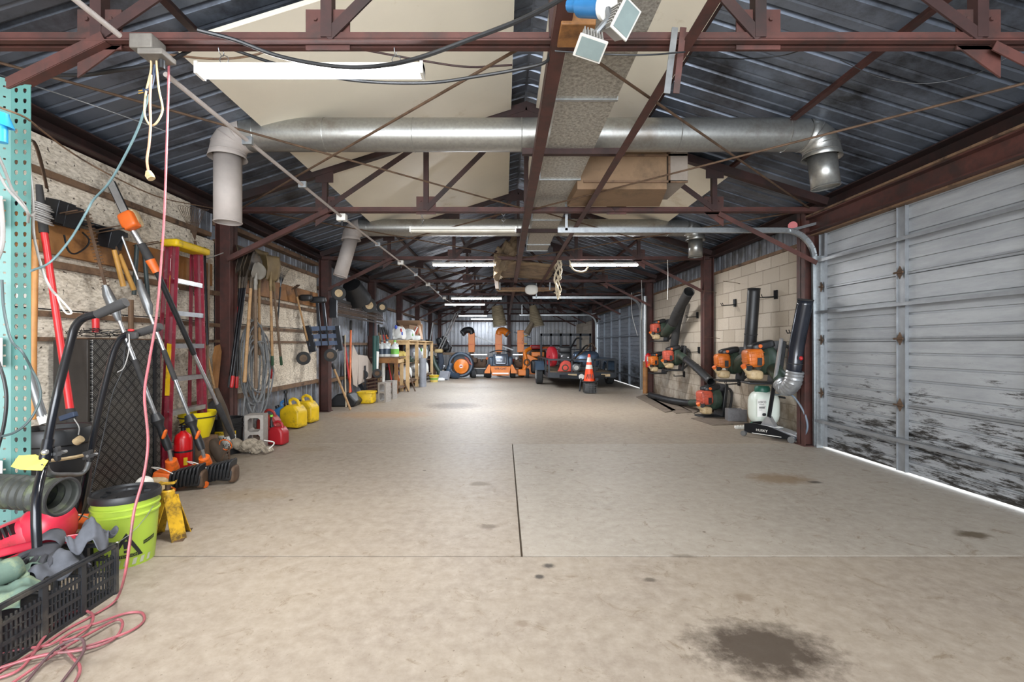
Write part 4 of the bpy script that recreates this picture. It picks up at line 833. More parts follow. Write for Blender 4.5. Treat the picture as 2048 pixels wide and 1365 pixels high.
# tools on the near part of the board
t = thing('hook_rack', 'dark steel tool rail with punched plates and long hooks above the near wall board', 'rack', w5(250, 470, -3.2))
MB().bx(-3.225, -3.2, 3.05, 4.0, 2.09, 2.13).build('rail', m_blackm, t)
for x, y in ((118, 425), (135, 433), (222, 477)):
    p = w5(x, y, -3.14); MB().box(p, (.1, .13, .16), (0, 12, 0)).build('clamp_plate', m_blackm, t, bevel=.004)
for x, y in ((92, 432), (103, 434), (183, 462), (192, 467), (266, 492), (274, 494)):
    p = w5(x, y, -3.19); MB().tube([p, p + V((.22, -.0, .04))], .005, 6).build('hook', m_rust, t)
t = thing('lopping_shears', 'pair of loppers with two yellow wooden handles hanging from the board', 'shears', w5(245, 540, -3.15))
for a, c_ in (((228, 500), (247, 573)), ((238, 508), (268, 580))): hnd([w5(*a, -3.12), w5(*c_, -3.1)], [.017, .02], mat('yellow_ash', 'b3853e', .5, 0, .2, 10), 'handle', t)
MB().tube([w5(235, 510, -3.12), w5(229, 495, -3.12), w5(218, 470, -3.12)], [.014, .02, .01], 8).build('blade', m_rust, t)
t = thing('long_loppers', 'dark green long-handled loppers hanging behind the pole saw head', 'shears', w5(280, 560, -3.15))
for a, c_ in (((274, 490), (268, 590)), ((288, 500), (298, 615))): hnd([w5(*a, -3.15), w5(*c_, -3.15)], .017, mat('dark_teal', '2d3a3b', .5), 'handle', t)
tag(MB().tube(sm([w5(128, 470, -3.1), w5(136, 500, -3.1), w5(150, 508, -3.1), w5(172, 495, -3.1), w5(178, 480, -3.1), w5(165, 465, -3.1)]), .006, 6).build('wire_loop', m_blackm), 'black wire loop hanging on the board near the rack post', 'wire')
tag(MB().tube([w5(262, 600, -3.2), w5(262, 690, -3.2)], .02, 8).build('bar', m_wood), 'dark wooden strip on the wall above the plated box', 'strip')
# wood pole, red pole, cable with looped end, outlet plate
tag(MB().tube([w5(71, 480, -3.1), w5(66, 690, -3.05), w5(64, 840, -3.0)], [.018, .02, .022], 10).build('wooden_pole', mat('honey_wood', 'a5733d', .5, 0, .25, 9)), 'honey brown wooden pole standing just right of the teal rack post', 'pole')
t = thing('bolt_cutter_pole', 'long bright red pole tool with a black grip leaning on the near wall', 'pole', w5(140, 840, -2.9))
hnd([w5(88, 462, -3.1), w5(120, 680, -3.0), w5(140, 818, -2.92)], [.02, .021, .022], mat('bright_red', 'c3262a', .35, 0, .08, 5), 'red_tube', t); hnd([w5(140, 818, -2.92), w5(143, 850, -2.9)], .027, m_rubber, 'foot', t); hnd([w5(78, 370, -3.12), w5(84, 430, -3.11), w5(88, 466, -3.1)], [.018, .026, .026], m_rubber, 'grip', t)
b = MB(); b.grid(lambda u, v: w5(60 + 30*v**.7 + 9*u*(1 - .3*v), 278 + 98*v + 4*u, -3.13 - .015*u), 3, 12); b.build('saw_blade', m_rust, t, solid=.004)
tag(MB().tube([w5(191, 628, -3.15), w5(192, 665, -3.15)], .024, 12).build('red_tube', mat('bright_red')), 'short red tube standing upright behind the plated box', 'tube')
tag(MB().bx(-3.262, -3.24, 3.14, 3.27, 1.46, 1.58).build('outlet_plate', m_white, bevel=.006), 'white outlet plate on the strand board right of the rack post', 'outlet')
t = thing('wire_tangle', 'tangle of thin black wires piled on top of the plated box', 'wire', (-3.0, 3.5, 1.23)); random.seed(2)
for k in range(9): MB().tube(sm([(-3.05 + random.uniform(-.08, .1), 3.35 + .09*q + random.uniform(-.08, .08), 1.235 + random.uniform(0, .07)) for q in range(7)], 5), .0025, 5).build('wire', m_black, t)
# tall diamond-plate box
def plate():
    m, nt, b, L = newmat('diamond_plate'); tc = N(nt, 'ShaderNodeTexCoord'); mp = N(nt, 'ShaderNodeMapping'); L(tc.outputs['Object'], mp.inputs[0]); mp.inputs['Rotation'].default_value = (R(45), 0, 0); 
    sp = N(nt, 'ShaderNodeSeparateXYZ'); L(mp.outputs[0], sp.inputs[0]); S_ = 17.
    def m2(op, a, b_=None, c=None):
        n = N(nt, 'ShaderNodeMath', operation=op)
        for i, x in enumerate((a, b_, c)):
            if x is None: continue
            if isinstance(x, float): n.inputs[i].default_value = x
            else: L(x, n.inputs[i])
        return n.outputs[0]
    y, z = m2('MULTIPLY', sp.outputs[1], S_), m2('MULTIPLY', sp.outputs[2], S_)
    par = m2('MODULO', m2('ADD', m2('FLOOR', y), m2('FLOOR', z)), 2.); par = m2('ABSOLUTE', par)
    wy, wz = m2('ABSOLUTE', m2('SINE', m2('MULTIPLY', y, 15.7))), m2('ABSOLUTE', m2('SINE', m2('MULTIPLY', z, 15.7)))
    st_ = m2('ADD', m2('MULTIPLY', wy, par), m2('MULTIPLY', wz, m2('SUBTRACT', 1., par)))
    ey = m2('LESS_THAN', m2('ABSOLUTE', m2('SUBTRACT', m2('FRACT', y), .5)), .4); ez = m2('LESS_THAN', m2('ABSOLUTE', m2('SUBTRACT', m2('FRACT', z), .5)), .4)
    h = m2('MULTIPLY', m2('MULTIPLY', m2('GREATER_THAN', st_, .72), ey), ez)
    bp = N(nt, 'ShaderNodeBump', i_Strength=1., i_Distance=.006); L(h, bp.inputs['Height']); L(bp.outputs[0], b.inputs['Normal'])
    n = N(nt, 'ShaderNodeTexNoise', i_Scale=5., i_Detail=8.); L(tc.outputs['Object'], n.inputs['Vector'])
    col = mixc(nt, ramp(nt, n.outputs[0], .4, .7), lin('1d1e20'), lin('37342f')); col = mixc(nt, m2('MULTIPLY', h, .8), col, lin('77746f'))  # raised bars coloured lighter: their highlight is painted in
    L(col, b.inputs['Base Color']); b.inputs['Roughness'].default_value = .38; b.inputs['Metallic'].default_value = .4
    return m
m_dia = plate()
t = thing('truck_box', 'tall black diamond-plate truck toolbox standing on end against the wall', 'toolbox', (-2.98, 3.6, 0))
MB().bx(-3.20, -2.95, 3.37, 4.04, .0, 1.22).build('box_body', m_dia, t, bevel=.006)
MB().bx(-3.21, -2.965, 3.345, 3.368, .0, 1.215).build('end_panel', mat('black_rubbed', '2b2622', .6, 0, .4, 5), t, bevel=.004)
MB().bx(-2.949, -2.941, 3.95, 3.98, .03, 1.2).build('lid_seam', m_blackm, t)
for z in (1.12, 1.09, 1.06, .72, .69, .66): MB().cyl((-2.949, 3.91, z), (-2.941, 3.91, z), .007, n=8).build('rivet', m_steel, t)
# ================================================================ near left corner
m_teal = mat('teal_paint', '4a756f', .4, 0, .08, 5, dirt='557a72', damt=.2, dscale=9)
RXx, RY = -2.45, 2.32
t = thing('rack_post', 'tall teal pallet rack post punched with teardrop holes at the left edge', 'post', (RXx, RY, 0))
def holed(o, u, v, W_, H_, cols, rows, z0, pitch, nm, tear=True, hw=.008):
    # plate with real punched holes: a ring of faces around each hole, cell by cell
    o, u, v = V(o), V(u), V(v); b = MB()
    xs = sorted(cols); edges = [0] + [(xs[i] + xs[i+1])/2 for i in range(len(xs)-1)] + [W_]
    def rad(a):
        if not tear: return hw * min(1/max(1e-6, abs(math.cos(a))), 1/max(1e-6, abs(math.sin(a))))
        d = math.degrees(a) % 360; k = abs(d - 270)
        return hw if k > 62 else hw + (.0085 if k < 12 else .0085*(62 - k)/50*.8)
    for ci, cx in enumerate(xs):
        e0, e1 = edges[ci], edges[ci+1]
        b.add([o + u*e0, o + u*e1, o + u*e1 + v*(z0 - pitch/2), o + u*e0 + v*(z0 - pitch/2)], [(0,1,2,3)])
        for k in range(rows):
            zc = z0 + pitch*k; hz = pitch/2; cor = [math.atan2(sz*hz, (e1 - cx) if sx > 0 else (e0 - cx)) % (2*math.pi) for sx, sz in ((1,1),(-1,1),(-1,-1),(1,-1))]
            an = sorted([R(x) for x in range(0, 360, 30)] + [R(255), R(285)] + cor); hole = []; outer = []
            for a in an:
                ca, sa = math.cos(a), math.sin(a); r_ = rad(a); hole.append((cx + r_*ca, zc + .004*(tear) + r_*sa))
                s_ = min(((e1 - cx) if ca > 0 else (cx - e0)) / max(1e-9, abs(ca)), hz / max(1e-9, abs(sa))); outer.append((cx + s_*ca, zc + s_*sa))
            m_ = len(an); vs = [o + u*x + v*z for x, z in hole + outer]; b.add(vs, [(i, (i+1) % m_, m_ + (i+1) % m_, m_ + i) for i in range(m_)])
        zt = z0 + pitch*(rows - .5); b.add([o + u*e0 + v*zt, o + u*e1 + v*zt, o + u*e1 + v*H_, o + u*e0 + v*H_], [(0,1,2,3)])
    return b.build(nm, m_teal, t, solid=.003, smooth=False)
rows = 48
holed((RXx + .018, RY - .0, 0), V((1, .12, 0)).normalized(), (0, 0, 1), .088, 2.47, (.024, .062), rows, .05, .0508, 'front_face')
holed((RXx - .022, RY - .03, 0), V((.04, .03, 0)).normalized(), (0, 0, 1), .05, 2.49, (.027,), rows, .06, .0508, 'side_flange', False, .0045)
MB().bx(RXx - .05, RXx + .1, RY - .02, RY + .12, 0, .008).build('base_plate', m_teal, t)
m_wb = mat('white_enamel', 'd6d4d6', .4, 0, .08, 8, dirt='9a8578', damt=.2, dscale=12)
for i, (y, lb) in enumerate(((703, 'middle white rack beam end clamped on the teal post'), (948, 'lowest white rack beam end clamped on the teal post behind the yellow tag'), (420, 'upper white rack beam end clamped on the teal post'))):
    p = P(16, y, 2.27); t2 = thing('rack_beam', lb, 'beam', p, 'white rack beams'); x1 = RXx + .035
    MB().bx(x1 - .5, x1 - .05, p.y - .03, p.y + .02, p.z - .03, p.z + .06).build('beam', m_wb, t2, bevel=.004)
    b = MB(); b.bx(x1 - .12, x1 - .0, p.y - .012, p.y - .004, p.z - .075, p.z + .065); b.bx(x1 - .12, x1 - .06, p.y - .05, p.y - .01, p.z - .05, p.z + .03); b.build('end_plate', m_wb, t2, bevel=.003)
    MB().cyl((x1 - .03, p.y - .013, p.z + .0), (x1 - .03, p.y - .035, p.z + .0), .012, n=6).build('bolt', m_steel, t2); MB().cyl((x1 - .09, p.y - .013, p.z - .05), (x1 - .09, p.y - .02, p.z - .05), .008, n=8).build('bolt_hole', m_black, t2)
cable('cable', [P(-30, 200, 2.1), P(0, 215, 2.15), P(50, 235, 2.25), P(85, 262, 2.6), P(150, 310, 2.9), P(230, 355, 3.2), P(320, 395, 3.9), P(400, 412, 4.6), P(445, 420, 5.1)], .005, m_wood, 'brown wire strung along the wall from the rack post to the red column')
m_gc = mat('grey_cord', '8d8b88', .5, 0, .15, 12); m_dgc = mat('dark_teal_cord', '3f4d4e', .5)
cable('extension_cord', [P(-20, 280, 2.15), P(5, 330, 2.2), P(25, 380, 2.25), P(48, 410, 2.25), P(60, 432, 2.3), P(70, 425, 2.4)], .006, m_gc, 'grey cord looping round the top of the teal post to the grip', 'cord')
cable('extension_cord', [P(-20, 310, 2.15), P(10, 370, 2.2), P(35, 400, 2.22), P(55, 425, 2.25), P(56, 445, 2.3)], .006, m_gc, 'second grey cord crossing the teal post just under the first', 'cord')
cable('extension_cord', [P(58, 320, 2.45), P(66, 400, 2.45), P(68, 470, 2.45), P(85, 540, 2.4), P(100, 575, 2.4), P(112, 590, 2.35)], .006, m_gc, 'grey cord hanging right of the teal post ending in a loop', 'cord')
o = tag(MB().tube(sm([P(112, 590, 2.35), P(122, 600, 2.35), P(138, 618, 2.35), P(143, 627, 2.35), P(133, 627, 2.35), P(122, 612, 2.35), P(115, 595, 2.35)]), .004, 6).build('cord_loop', m_white), 'small white cable loop at the end of the grey cord', 'cord')
cable('extension_cord', [P(4, 560, 2.22), P(8, 620, 2.22), P(22, 680, 2.2), P(45, 705, 2.2), P(64, 740, 2.25), P(78, 770, 2.25), P(80, 800, 2.25), P(60, 840, 2.22), P(30, 865, 2.2), P(-5, 875, 2.2)], .0055, m_dgc, 'dark teal cord slung across the front of the teal post', 'cord')
cable('extension_cord', [P(-5, 720, 2.2), P(8, 760, 2.2), P(13, 800, 2.2), P(8, 850, 2.2), P(-5, 900, 2.2)], .007, m_black, 'black braided cable hanging at the left edge before the post', 'cord')
cable('extension_cord', [P(1, 400, 2.1), P(5, 450, 2.1), P(4, 490, 2.1), P(-6, 520, 2.1)], .009, m_gc, 'thick grey cable at the left edge above the middle beam', 'cord')
t = thing('twine_bundle', 'grey twine wound round the grip of the red pole', 'twine', w5(83, 425, -2.75))
for k in range(9): MB().ring(w5(82 + (k % 3), 408 + 4.5*k, -3.02), (.3, .1, 1), .045 + .006*(k % 3), .004, 16, 6).build('wrap', m_gc, t)
t = thing('blue_hat', 'bright blue plastic cap hanging at the left edge by the teal post', 'cap', P(2, 270, 2.1)); MB().lathe([(.045, 0), (.035, .02), (.02, .05), (.018, .06)], P(3, 252, 2.15), (0.2, 0, 1), n=18).build('brim', mat('sky_blue', '2f9fd8', .4), t); MB().cyl(P(3, 285, 2.15), P(3, 250, 2.15), .022, n=14).build('body', mat('sky_blue'), t)
# black bin behind the handles
c_ = V((-2.72, 2.86, 0)); t = thing('black_bin', 'tall black lidded bin with a white barcode label behind the black tubular handles', 'bin', c_)
MB().lathe([(0, 0), (.14, 0), (.165, .45), (.165, .6), (.16, .62)], c_, n=32).build('drum', m_black, t)
MB().lathe([(.17, .58), (.185, .59), (.185, .66), (.175, .68), (.16, .675), (.15, .65), (0, .65)], c_, n=32).build('lid', m_black, t)
MB().lathe([(.172, .50), (.177, .51), (.172, .52)], c_, n=32).build('wire_rim', m_tan, t)
l_ = curved(c_, .166, .55, .085, .16, .40, m_paper, t); 
for k, (x, wx) in enumerate(((-.025, .004), (-.018, .002), (-.012, .005), (-.003, .002), (.004, .004), (.012, .002), (.018, .005), (.027, .003))): f = onring(c_, .1675, .55); MB().grid(lambda u, v: f(x + wx*u, .30 + .065*v, 0), 1, 1).build('barcode_bar', m_black, l_)
curved(c_, .166, -.2, .1, .1, .2, m_paper, t, 'lower_label')
t = thing('grey_wand', 'grey ribbed wand dropped into the black bin', 'wand', (-2.78, 2.86, .65)); hnd([P(50, 720, 2.82), P(86, 838, 2.86)], [.02, .024], m_grey, 'tube', t); hnd([P(84, 832, 2.86), P(90, 848, 2.86)], .026, m_white, 'tip', t)
t = thing('timer_plug', 'blue-black clip and grey plug lying on the lid of the black bin', 'plug', c_ + V((.1, -.1, .68))); MB().box(P(137, 833, 2.72), (.09, .03, .03), (0, -18, 0)).build('clip', mat('navy_plug'), t, bevel=.004); MB().tube(sm([P(148, 838, 2.7), P(158, 855, 2.7), P(157, 870, 2.7)]), .003, 6).build('cord', m_gc, t); MB().cyl(P(152, 885, 2.72), P(162, 878, 2.72), .022, n=12).build('plug_body', m_tan, t)
# walk-behind machine: black tubular handles, red engine
t = thing('walk_behind_machine', 'walk-behind garden machine with black tubular handles and a red engine cover', 'machine', (-2.35, 2.45, 0))
m_bt = mat('glossy_black_tube', '14161b', .18, .2, .15, 6)
H1 = [P(74, 1095, 1.99), P(72, 1040, 2.0), P(74, 990, 2.03), P(88, 925, 2.12), P(112, 800, 2.2), P(140, 690, 2.2), P(150, 655, 2.2), P(168, 636, 2.2), P(196, 628, 2.2)]
H2 = [P(140, 1075, 2.7), P(158, 1020, 2.7), P(172, 950, 2.7), P(196, 830, 2.7), P(222, 725, 2.7), P(234, 690, 2.7), P(248, 672, 2.7), P(270, 667, 2.7)]
hnd(sm(H1, 6), .0175, m_bt, 'handle_tube', t, 14); hnd(sm(H2, 6), .0175, m_bt, 'handle_tube', t, 14)
g1 = hnd([P(194, 630, 2.2), P(246, 607, 2.2), P(252, 605, 2.2)], [.020, .024, .021], m_rubber, 'grip', t, 14); g2 = hnd([P(268, 669, 2.7), P(316, 655, 2.7), P(322, 653, 2.7)], [.021, .024, .02], m_rubber, 'grip', t, 14)
hnd([P(97, 880, 2.15), P(88, 925, 2.12)], .022, m_bt, 'tube_sleeve', t, 14)
hnd(sm([P(88, 922, 2.12), P(95, 942, 2.15), P(108, 950, 2.2), P(135, 950, 2.45), P(160, 949, 2.62), P(172, 940, 2.66), P(178, 925, 2.68)], 5), .012, m_grey, 'cross_bar', t, 10)
for p in (P(112, 908, 2.16), P(178, 912, 2.62)):
    b = MB(); pts = []
    for k in range(30): a = 2*math.pi*k/30; r_ = .027 + .009*math.cos(5*a); pts.append((r_*math.cos(a), r_*math.sin(a)))
    b.prism(pts, p, (1, 0, 0), (0, 0, 1), .018); k_ = b.build('star_knob', m_rubber, t); MB().cyl(p + V((0, -.012, 0)), p + V((0, .05, 0)), .008, n=8).build('bolt', m_steel, k_)
MB().ell(P(90, 905, 2.11), (.014, .014, .014)).build('bolt_head', m_steel, t)
MB().tube(sm([P(262, 665, 2.66), P(250, 700, 2.68), P(246, 740, 2.68), P(225, 790, 2.66), P(205, 880, 2.66), P(186, 960, 2.6), P(170, 1020, 2.5), P(140, 1060, 2.4), P(110, 1075, 2.3)], 6), .0035, 6).build('control_cable', m_black, t)
MB().tube(sm([P(258, 668, 2.64), P(258, 700, 2.64), P(248, 735, 2.64), P(235, 745, 2.64)], 6), .003, 6).build('control_cable', m_gc, t)
MB().rbx(P(265, 672, 2.66), (.06, .03, .04), None, .5).build('throttle_box', m_rubber, t); MB().ell(P(262, 661, 2.66), (.018, .012, .008)).build('red_switch', m_redp, t)
m_eng = mat('red_engine', 'b8283c', .35, 0, .12, 6, dirt='7a2f30', damt=.3, dscale=7)
b = MB(); ce_ = P(40, 1082, 2.32); b.rbx(ce_, (.40, .24, .21), (0, -24, 0), .55); b.ell(ce_ + V((.14, -.0, .07)), (.1, .11, .11), e=.8); eng = b.build('engine_cover', m_eng, t)
for k in range(6): MB().box(ce_ + V((-.05 + .026*k, -.108, .045 + .011*k)), (.012, .04, .05), (0, -24, 0)).build('vent_slot', m_black, eng)
MB().rbx(ce_ + V((-.08, -.02, -.12)), (.3, .24, .09), (0, -24, 0), .4).build('engine_base', m_rubber, t)
MB().rbx(P(118, 1062, 2.4), (.09, .1, .14), (0, 20, 0), .6).build('muffler', m_blackm, t)
MB().bx(-2.6, -2.2, 2.3, 2.7, .03, .16).build('deck', m_blackm, t, bevel=.02)
for x in (-2.6, -2.2): MB().cyl((x - .02, 2.5, .09), (x + .02, 2.5, .09), .09, n=18).build('wheel', m_rubber, t)
# yellow tag wired to the handle
t = thing('yellow_tag', 'blank yellow paper tag wired to the black handle', 'tag', P(60, 925, 2.08))
MB().add([P(22, 934, 2.08), P(38, 912, 2.12), P(72, 910, 2.12), P(97, 922, 2.1), P(84, 942, 2.08), P(40, 940, 2.08)], [(0,1,2,3,4,5)]).build('card', mat('tag_yellow', 'e8d458', .7, 0, .04, 5), t, solid=.0015, smooth=False)
MB().tube(sm([P(84, 929, 2.08), P(92, 935, 2.1), P(96, 928, 2.14)]), .0015, 5).build('wire', m_grey, t); MB().cyl(P(84, 930, 2.078), P(84, 930, 2.074), .004, n=8).build('eyelet', m_black, t)
# black corrugated hose
t = thing('corrugated_hose', 'wide black corrugated drain hose lying with its open end toward the camera', 'hose', P(60, 1030, 2.45))
p_ = P(126, 994, 2.17); axp = sm([p_ + V((-.75, -.02, .05)), p_ + V((-.5, .0, .03)), p_ + V((-.25, .01, .02)), p_], 20); b = MB(); n = len(axp)
b.tube(axp, [.074 + .006*math.sin(i*2.1) if i < n - 4 else .083 for i in range(n)], 32, cap=False); b.build('hose_wall', mat('black_drain', '3a3c38', .6, 0, .35, 10, dirt='5f6a45', damt=.35, dscale=5), t, solid=-.008)
b = MB(); b.ring(axp[-1], axp[-1] - axp[-3], .083, .006, 32, 8); b.build('cuff', m_rubber, t)
# green-yellow bucket
gb = G(252, 1120); gb.z = 0
m_lime = mat('lime_pail', '9db63e', .35, 0, .05, 3, dirt='98a84a', damt=.2, dscale=4)
t = bucket(gb, .148, .37, 'lime green bucket with a black lid and warning triangle beside the black crate', m_lime, m_black, flare=.87)
for k in range(14): a = 2*math.pi*k/14; MB().box(gb + V((.095*math.cos(a), .095*math.sin(a), .368)), (.004, .03, .012), (0, 0, math.degrees(a) + 90)).build('lid_rib', m_black, t) if k % 2 else None
f = lambda x, y, z: (lambda r_: gb + V(((r_ + .0015 + z)*math.sin(a0 + x/.135), -(r_ + .0015 + z)*math.cos(a0 + x/.135), y)))(.148*(.87 + .13*min(1, y/(.37*.72))))
a0 = -.10 + math.atan2(-gb.x, gb.y) * -0.0 + .78
def conform(polys, m_, nm, par):
    b = MB()
    for (x0, y0), (x1, y1), (x2, y2), (x3, y3) in polys:
        k = 8; b.grid(lambda u, v: f((x0*(1-u) + x1*u)*(1-v) + (x3*(1-u) + x2*u)*v, (y0*(1-u) + y1*u)*(1-v) + (y3*(1-u) + y2*u)*v, 0), k, 3)
    return b.build(nm, m_, par)
zz = .055
A_, B_, C_ = (-.075, zz), (.075, zz), (0, zz + .135); q = .6
def inset(p, s_=.62): cx, cy = 0, zz + .047; return (cx + (p[0]-cx)*s_, cy + (p[1]-cy)*s_)
a1, b1, c1 = inset(A_), inset(B_), inset(C_)
mk = conform([(A_, B_, b1, a1), (B_, C_, c1, b1), (C_, A_, a1, c1), ((-.009, zz + .05), (.009, zz + .05), (.013, zz + .09), (-.013, zz + .09))], m_black, 'warning_triangle', t)
conform([((-.009, zz + .028), (.009, zz + .028), (.009, zz + .042), (-.009, zz + .042))], m_black, 'warning_dot', t)
textmesh('ATTENTION', .018, lambda x, y, z: f(x, y + zz + .009, .001), m_lime, t)
conform([((-.155, zz + .0), (-.08, zz + .0), (-.08, zz + .026), (-.155, zz + .026))], m_black, 'side_band', t); textmesh('CUIDADO', .018, lambda x, y, z: f(x - .122, y + zz + .013, .001), m_lime, t)
conform([((.075, zz + .05), (.14, zz + .065), (.14, zz + .085), (.075, zz + .07))], m_black, 'side_band', t); textmesh('DANGER', .014, lambda x, y, z: f(x + .107, y + zz + .067 + x*.23, .001), m_lime, t)
for k in range(7): x = -.12 + .036*k; conform([((x, .012), (x + .018, .012), (x + .026, .045), (x + .008, .045))], mat('grey_stripe', 'a5a793', .6), 'stripe', t)
hb = [gb + V((.158*math.cos(a), .158*math.sin(a), .30 - .165*math.sin((a + math.pi)/math.pi*math.pi)) ) for a in [-math.pi + math.pi*k/12 for k in range(13)]]
hb = [p if 0 else V((p.x, p.y - .012, p.z)) for p in hb]; MB().tube(hb, .002, 6).build('bail', m_steel, t); MB().tube(hb[6:9], .006, 8).build('bail_grip', m_white, t)
# jack stand
c_ = G(336, 1075); t = thing('jack_stand', 'chipped yellow steel jack stand behind the lime green bucket', 'jack stand', c_); place(c_, 20, s=.86)
m_jy = mat('chipped_yellow', 'c59a1f', .5, .1, .2, 12, dirt='54401f', damt=.55, dscale=14)
for k in range(4):
    a = math.pi/4 + k*math.pi/2; ca, sa = math.cos(a), math.sin(a); MB().bar((.035*ca, .035*sa, .30), (.13*ca, .13*sa, 0), .10, .005, (ca, sa, .3)).build('leg', m_jy, t)
    MB().bx(.13*ca - .03, .13*ca + .03, .13*sa - .03, .13*sa + .03, 0, .006).build('foot', m_rust, t)
MB().lathe([(.05, .24), (.04, .33), (.03, .34)], n=16).build('collar', m_jy, t); MB().cyl((0, 0, .3), (0, 0, .38), .018, n=12).build('post', m_rust, t)
b = MB(); b.prism([(-.05, .02), (-.045, 0), (.045, 0), (.05, .02), (.03, .008), (-.03, .008)], (0, 0, .38), (1, 0, 0), (0, 0, 1), .05); b.build('saddle', m_jy, t); home()
for k in range(3): pass
# crate with gloves and cloths
m_crate = mat('crate_black', '26272a', .5, 0, .2, 12, dirt='4a4640', damt=.35, dscale=8)
c_ = V((-2.03, 1.86, 0)); t = thing('plastic_crate', 'black slatted plastic crate full of gloves in the near left corner', 'crate', c_); place(c_, 2)
W2, L2, Hc = .2, .36, .235
for sx in (-1, 1):
    b = MB(); x = sx*W2
    for z in (.012, .09, .165, .235): b.bx(x - .006, x + .006, -L2, L2, z - .008, z + .006)
    for k in range(5): y = -L2 + 2*L2*k/4; b.bx(x - .008, x + .008, y - .012, y + .012, 0, Hc)
    for k in range(41): y = -L2 + 2*L2*k/40; b.bx(x - .003, x + .003, y - .0022, y + .0022, .01, Hc - .05)
    for z in (.05, .127): b.bx(x - .003, x + .003, -L2, L2, z - .002, z + .002)
    b.bx(x - .012, x + .012, -L2, L2, Hc - .012, Hc); b.build('side_wall', m_crate, t, smooth=False)
for sy in (-1, 1):
    b = MB(); y = sy*L2
    for z in (.012, .09, .165, .235): b.bx(-W2, W2, y - .006, y + .006, z - .008, z + .006)
    for k in range(4): x = -W2 + 2*W2*k/3; b.bx(x - .012, x + .012, y - .008, y + .008, 0, Hc)
    for k in range(23): x = -W2 + 2*W2*k/22; b.bx(x - .0022, x + .0022, y - .003, y + .003, .01, Hc - .05)
    b.bx(-W2, W2, y - .012, y + .012, Hc - .012, Hc); b.build('end_wall', m_crate, t, smooth=False)
MB().bx(-W2, W2, -L2, L2, 0, .008).build('crate_floor', m_crate, t, smooth=False); home()
def cloth(lb, c, sx, sy, h, m_, rz, sd, cat='cloth', name='rag', amp=1., thick=.004):
    random.seed(sd); ph = [random.uniform(0, 6) for _ in range(6)]; place(c, rz)
    def fn(u, v):
        x, y = (u - .5)*2, (v - .5)*2; r2 = x*x + y*y
        z = h*(1 - .5*r2) + amp*(.016*math.sin(4*x + ph[0] + 2*y) + .013*math.sin(5*y + ph[1] - 2*x) + .004*math.sin(11*x + 9*y + ph[2]))
        return V((sx*x*(1 + .12*math.sin(5*y + ph[3])), sy*y*(1 + .12*math.sin(5*x + ph[4])), z))
    o = MB().grid(fn, 26, 26).build(name, m_, solid=thick, base=c, ang=80); home(); return tag(o, lb, cat)
def glove(lb, c, rz, m_, cuff, tilt=0):
    place(c, rz, ry=tilt); t = thing('glove', lb, 'glove'); b = MB(); b.ell((0, 0, .02), (.06, .05, .026), e=.8)
    for k, (y, l_) in enumerate(((-.036, .06), (-.012, .075), (.012, .08), (.036, .065))): b.tube(sm([(.03, y, .02), (.06 + l_*.4, y*1.15, .028), (.06 + l_, y*1.2, .008)]), [.0135]*8 + [.012]*3 + [.007]*2, 8)
    b.tube(sm([(-.02, -.04, .02), (.02, -.075, .022), (.06, -.085, .01)]), [.016]*6 + [.013]*5 + [.009]*2, 8); b.build('hand', m_, t)
    MB().lathe([(.038, -.13), (.046, -.1), (.04, -.05), (.045, -.02)], (.0, 0, .02), (1, 0, 0), 16).build('cuff', cuff, t, solid=.003); home(); return t
m_gcloth = mat('grey_suede', '4b4d53', .9, 0, .25, 14); m_gglove = mat('green_canvas', '5b6f63', .85, 0, .2, 10, dirt='8b9470', damt=.3, dscale=8); m_dgl = mat('dark_glove', '34353a', .8, 0, .3, 14)
cloth('crumpled grey suede cloth draped over the far corner of the black crate', V((-1.90, 2.16, .27)), .07, .08, .07, m_gcloth, 20, 3, amp=1.8)
cloth('grey fleece rag bunched against the outer side of the black crate', V((-1.94, 2.04, .20)), .09, .10, .05, m_gcloth, -30, 4, amp=1.3)
cloth('dusty green canvas pouch lying open in the middle of the black crate', V((-2.05, 1.95, .225)), .10, .08, .05, m_gglove, 10, 5, amp=.7, name='canvas_pouch', cat='pouch')
cloth('folded pale green canvas flap at the near end of the black crate', V((-1.94, 1.83, .19)), .09, .09, .05, m_gglove, 15, 6, amp=.6, name='canvas_flap', cat='cloth')
cloth('dark cloth bunched under the red plastic guard', V((-2.1, 1.98, .17)), .12, .13, .05, m_dgl, 0, 8, amp=1.2)
glove('dark grey work glove lying palm up in the black crate', V((-2.03, 2.08, .245)), -60, m_dgl, m_gcloth, 10)
glove('green canvas work glove at the near end of the black crate', V((-2.02, 1.80, .24)), -110, m_gglove, m_gglove, 8)
t = tag(MB().grid(lambda u, v: V((-2.27 + .27*u, 1.90 + .36*u + .07*v*(1 - u*.7), .25 - .01*u + .07*u*(1-u) + .03*math.sin(2*v))), 14, 8).build('red_guard', m_eng, solid=.006), 'long curved red plastic guard lying across the black crate', 'guard')
t = thing('spare_engine', 'orange and tan small engine on the floor left of the lime green bucket', 'engine', G(165, 1110)); powerhead(V((-2.2, 2.72, .02)), 25, t, m_tan, 1.15)
t = thing('white_pump_part', 'dirty white plastic part on the floor behind the lime green bucket', 'part', V((-2.45, 3.25, 0))); MB().ell(V((-2.47, 3.22, .2)), (.05, .05, .08), (10, 20, 0), .7).build('body', m_white, t); MB().bx(-2.53, -2.4, 3.17, 3.28, 0, .14).build('base', m_yellow, t, bevel=.01)
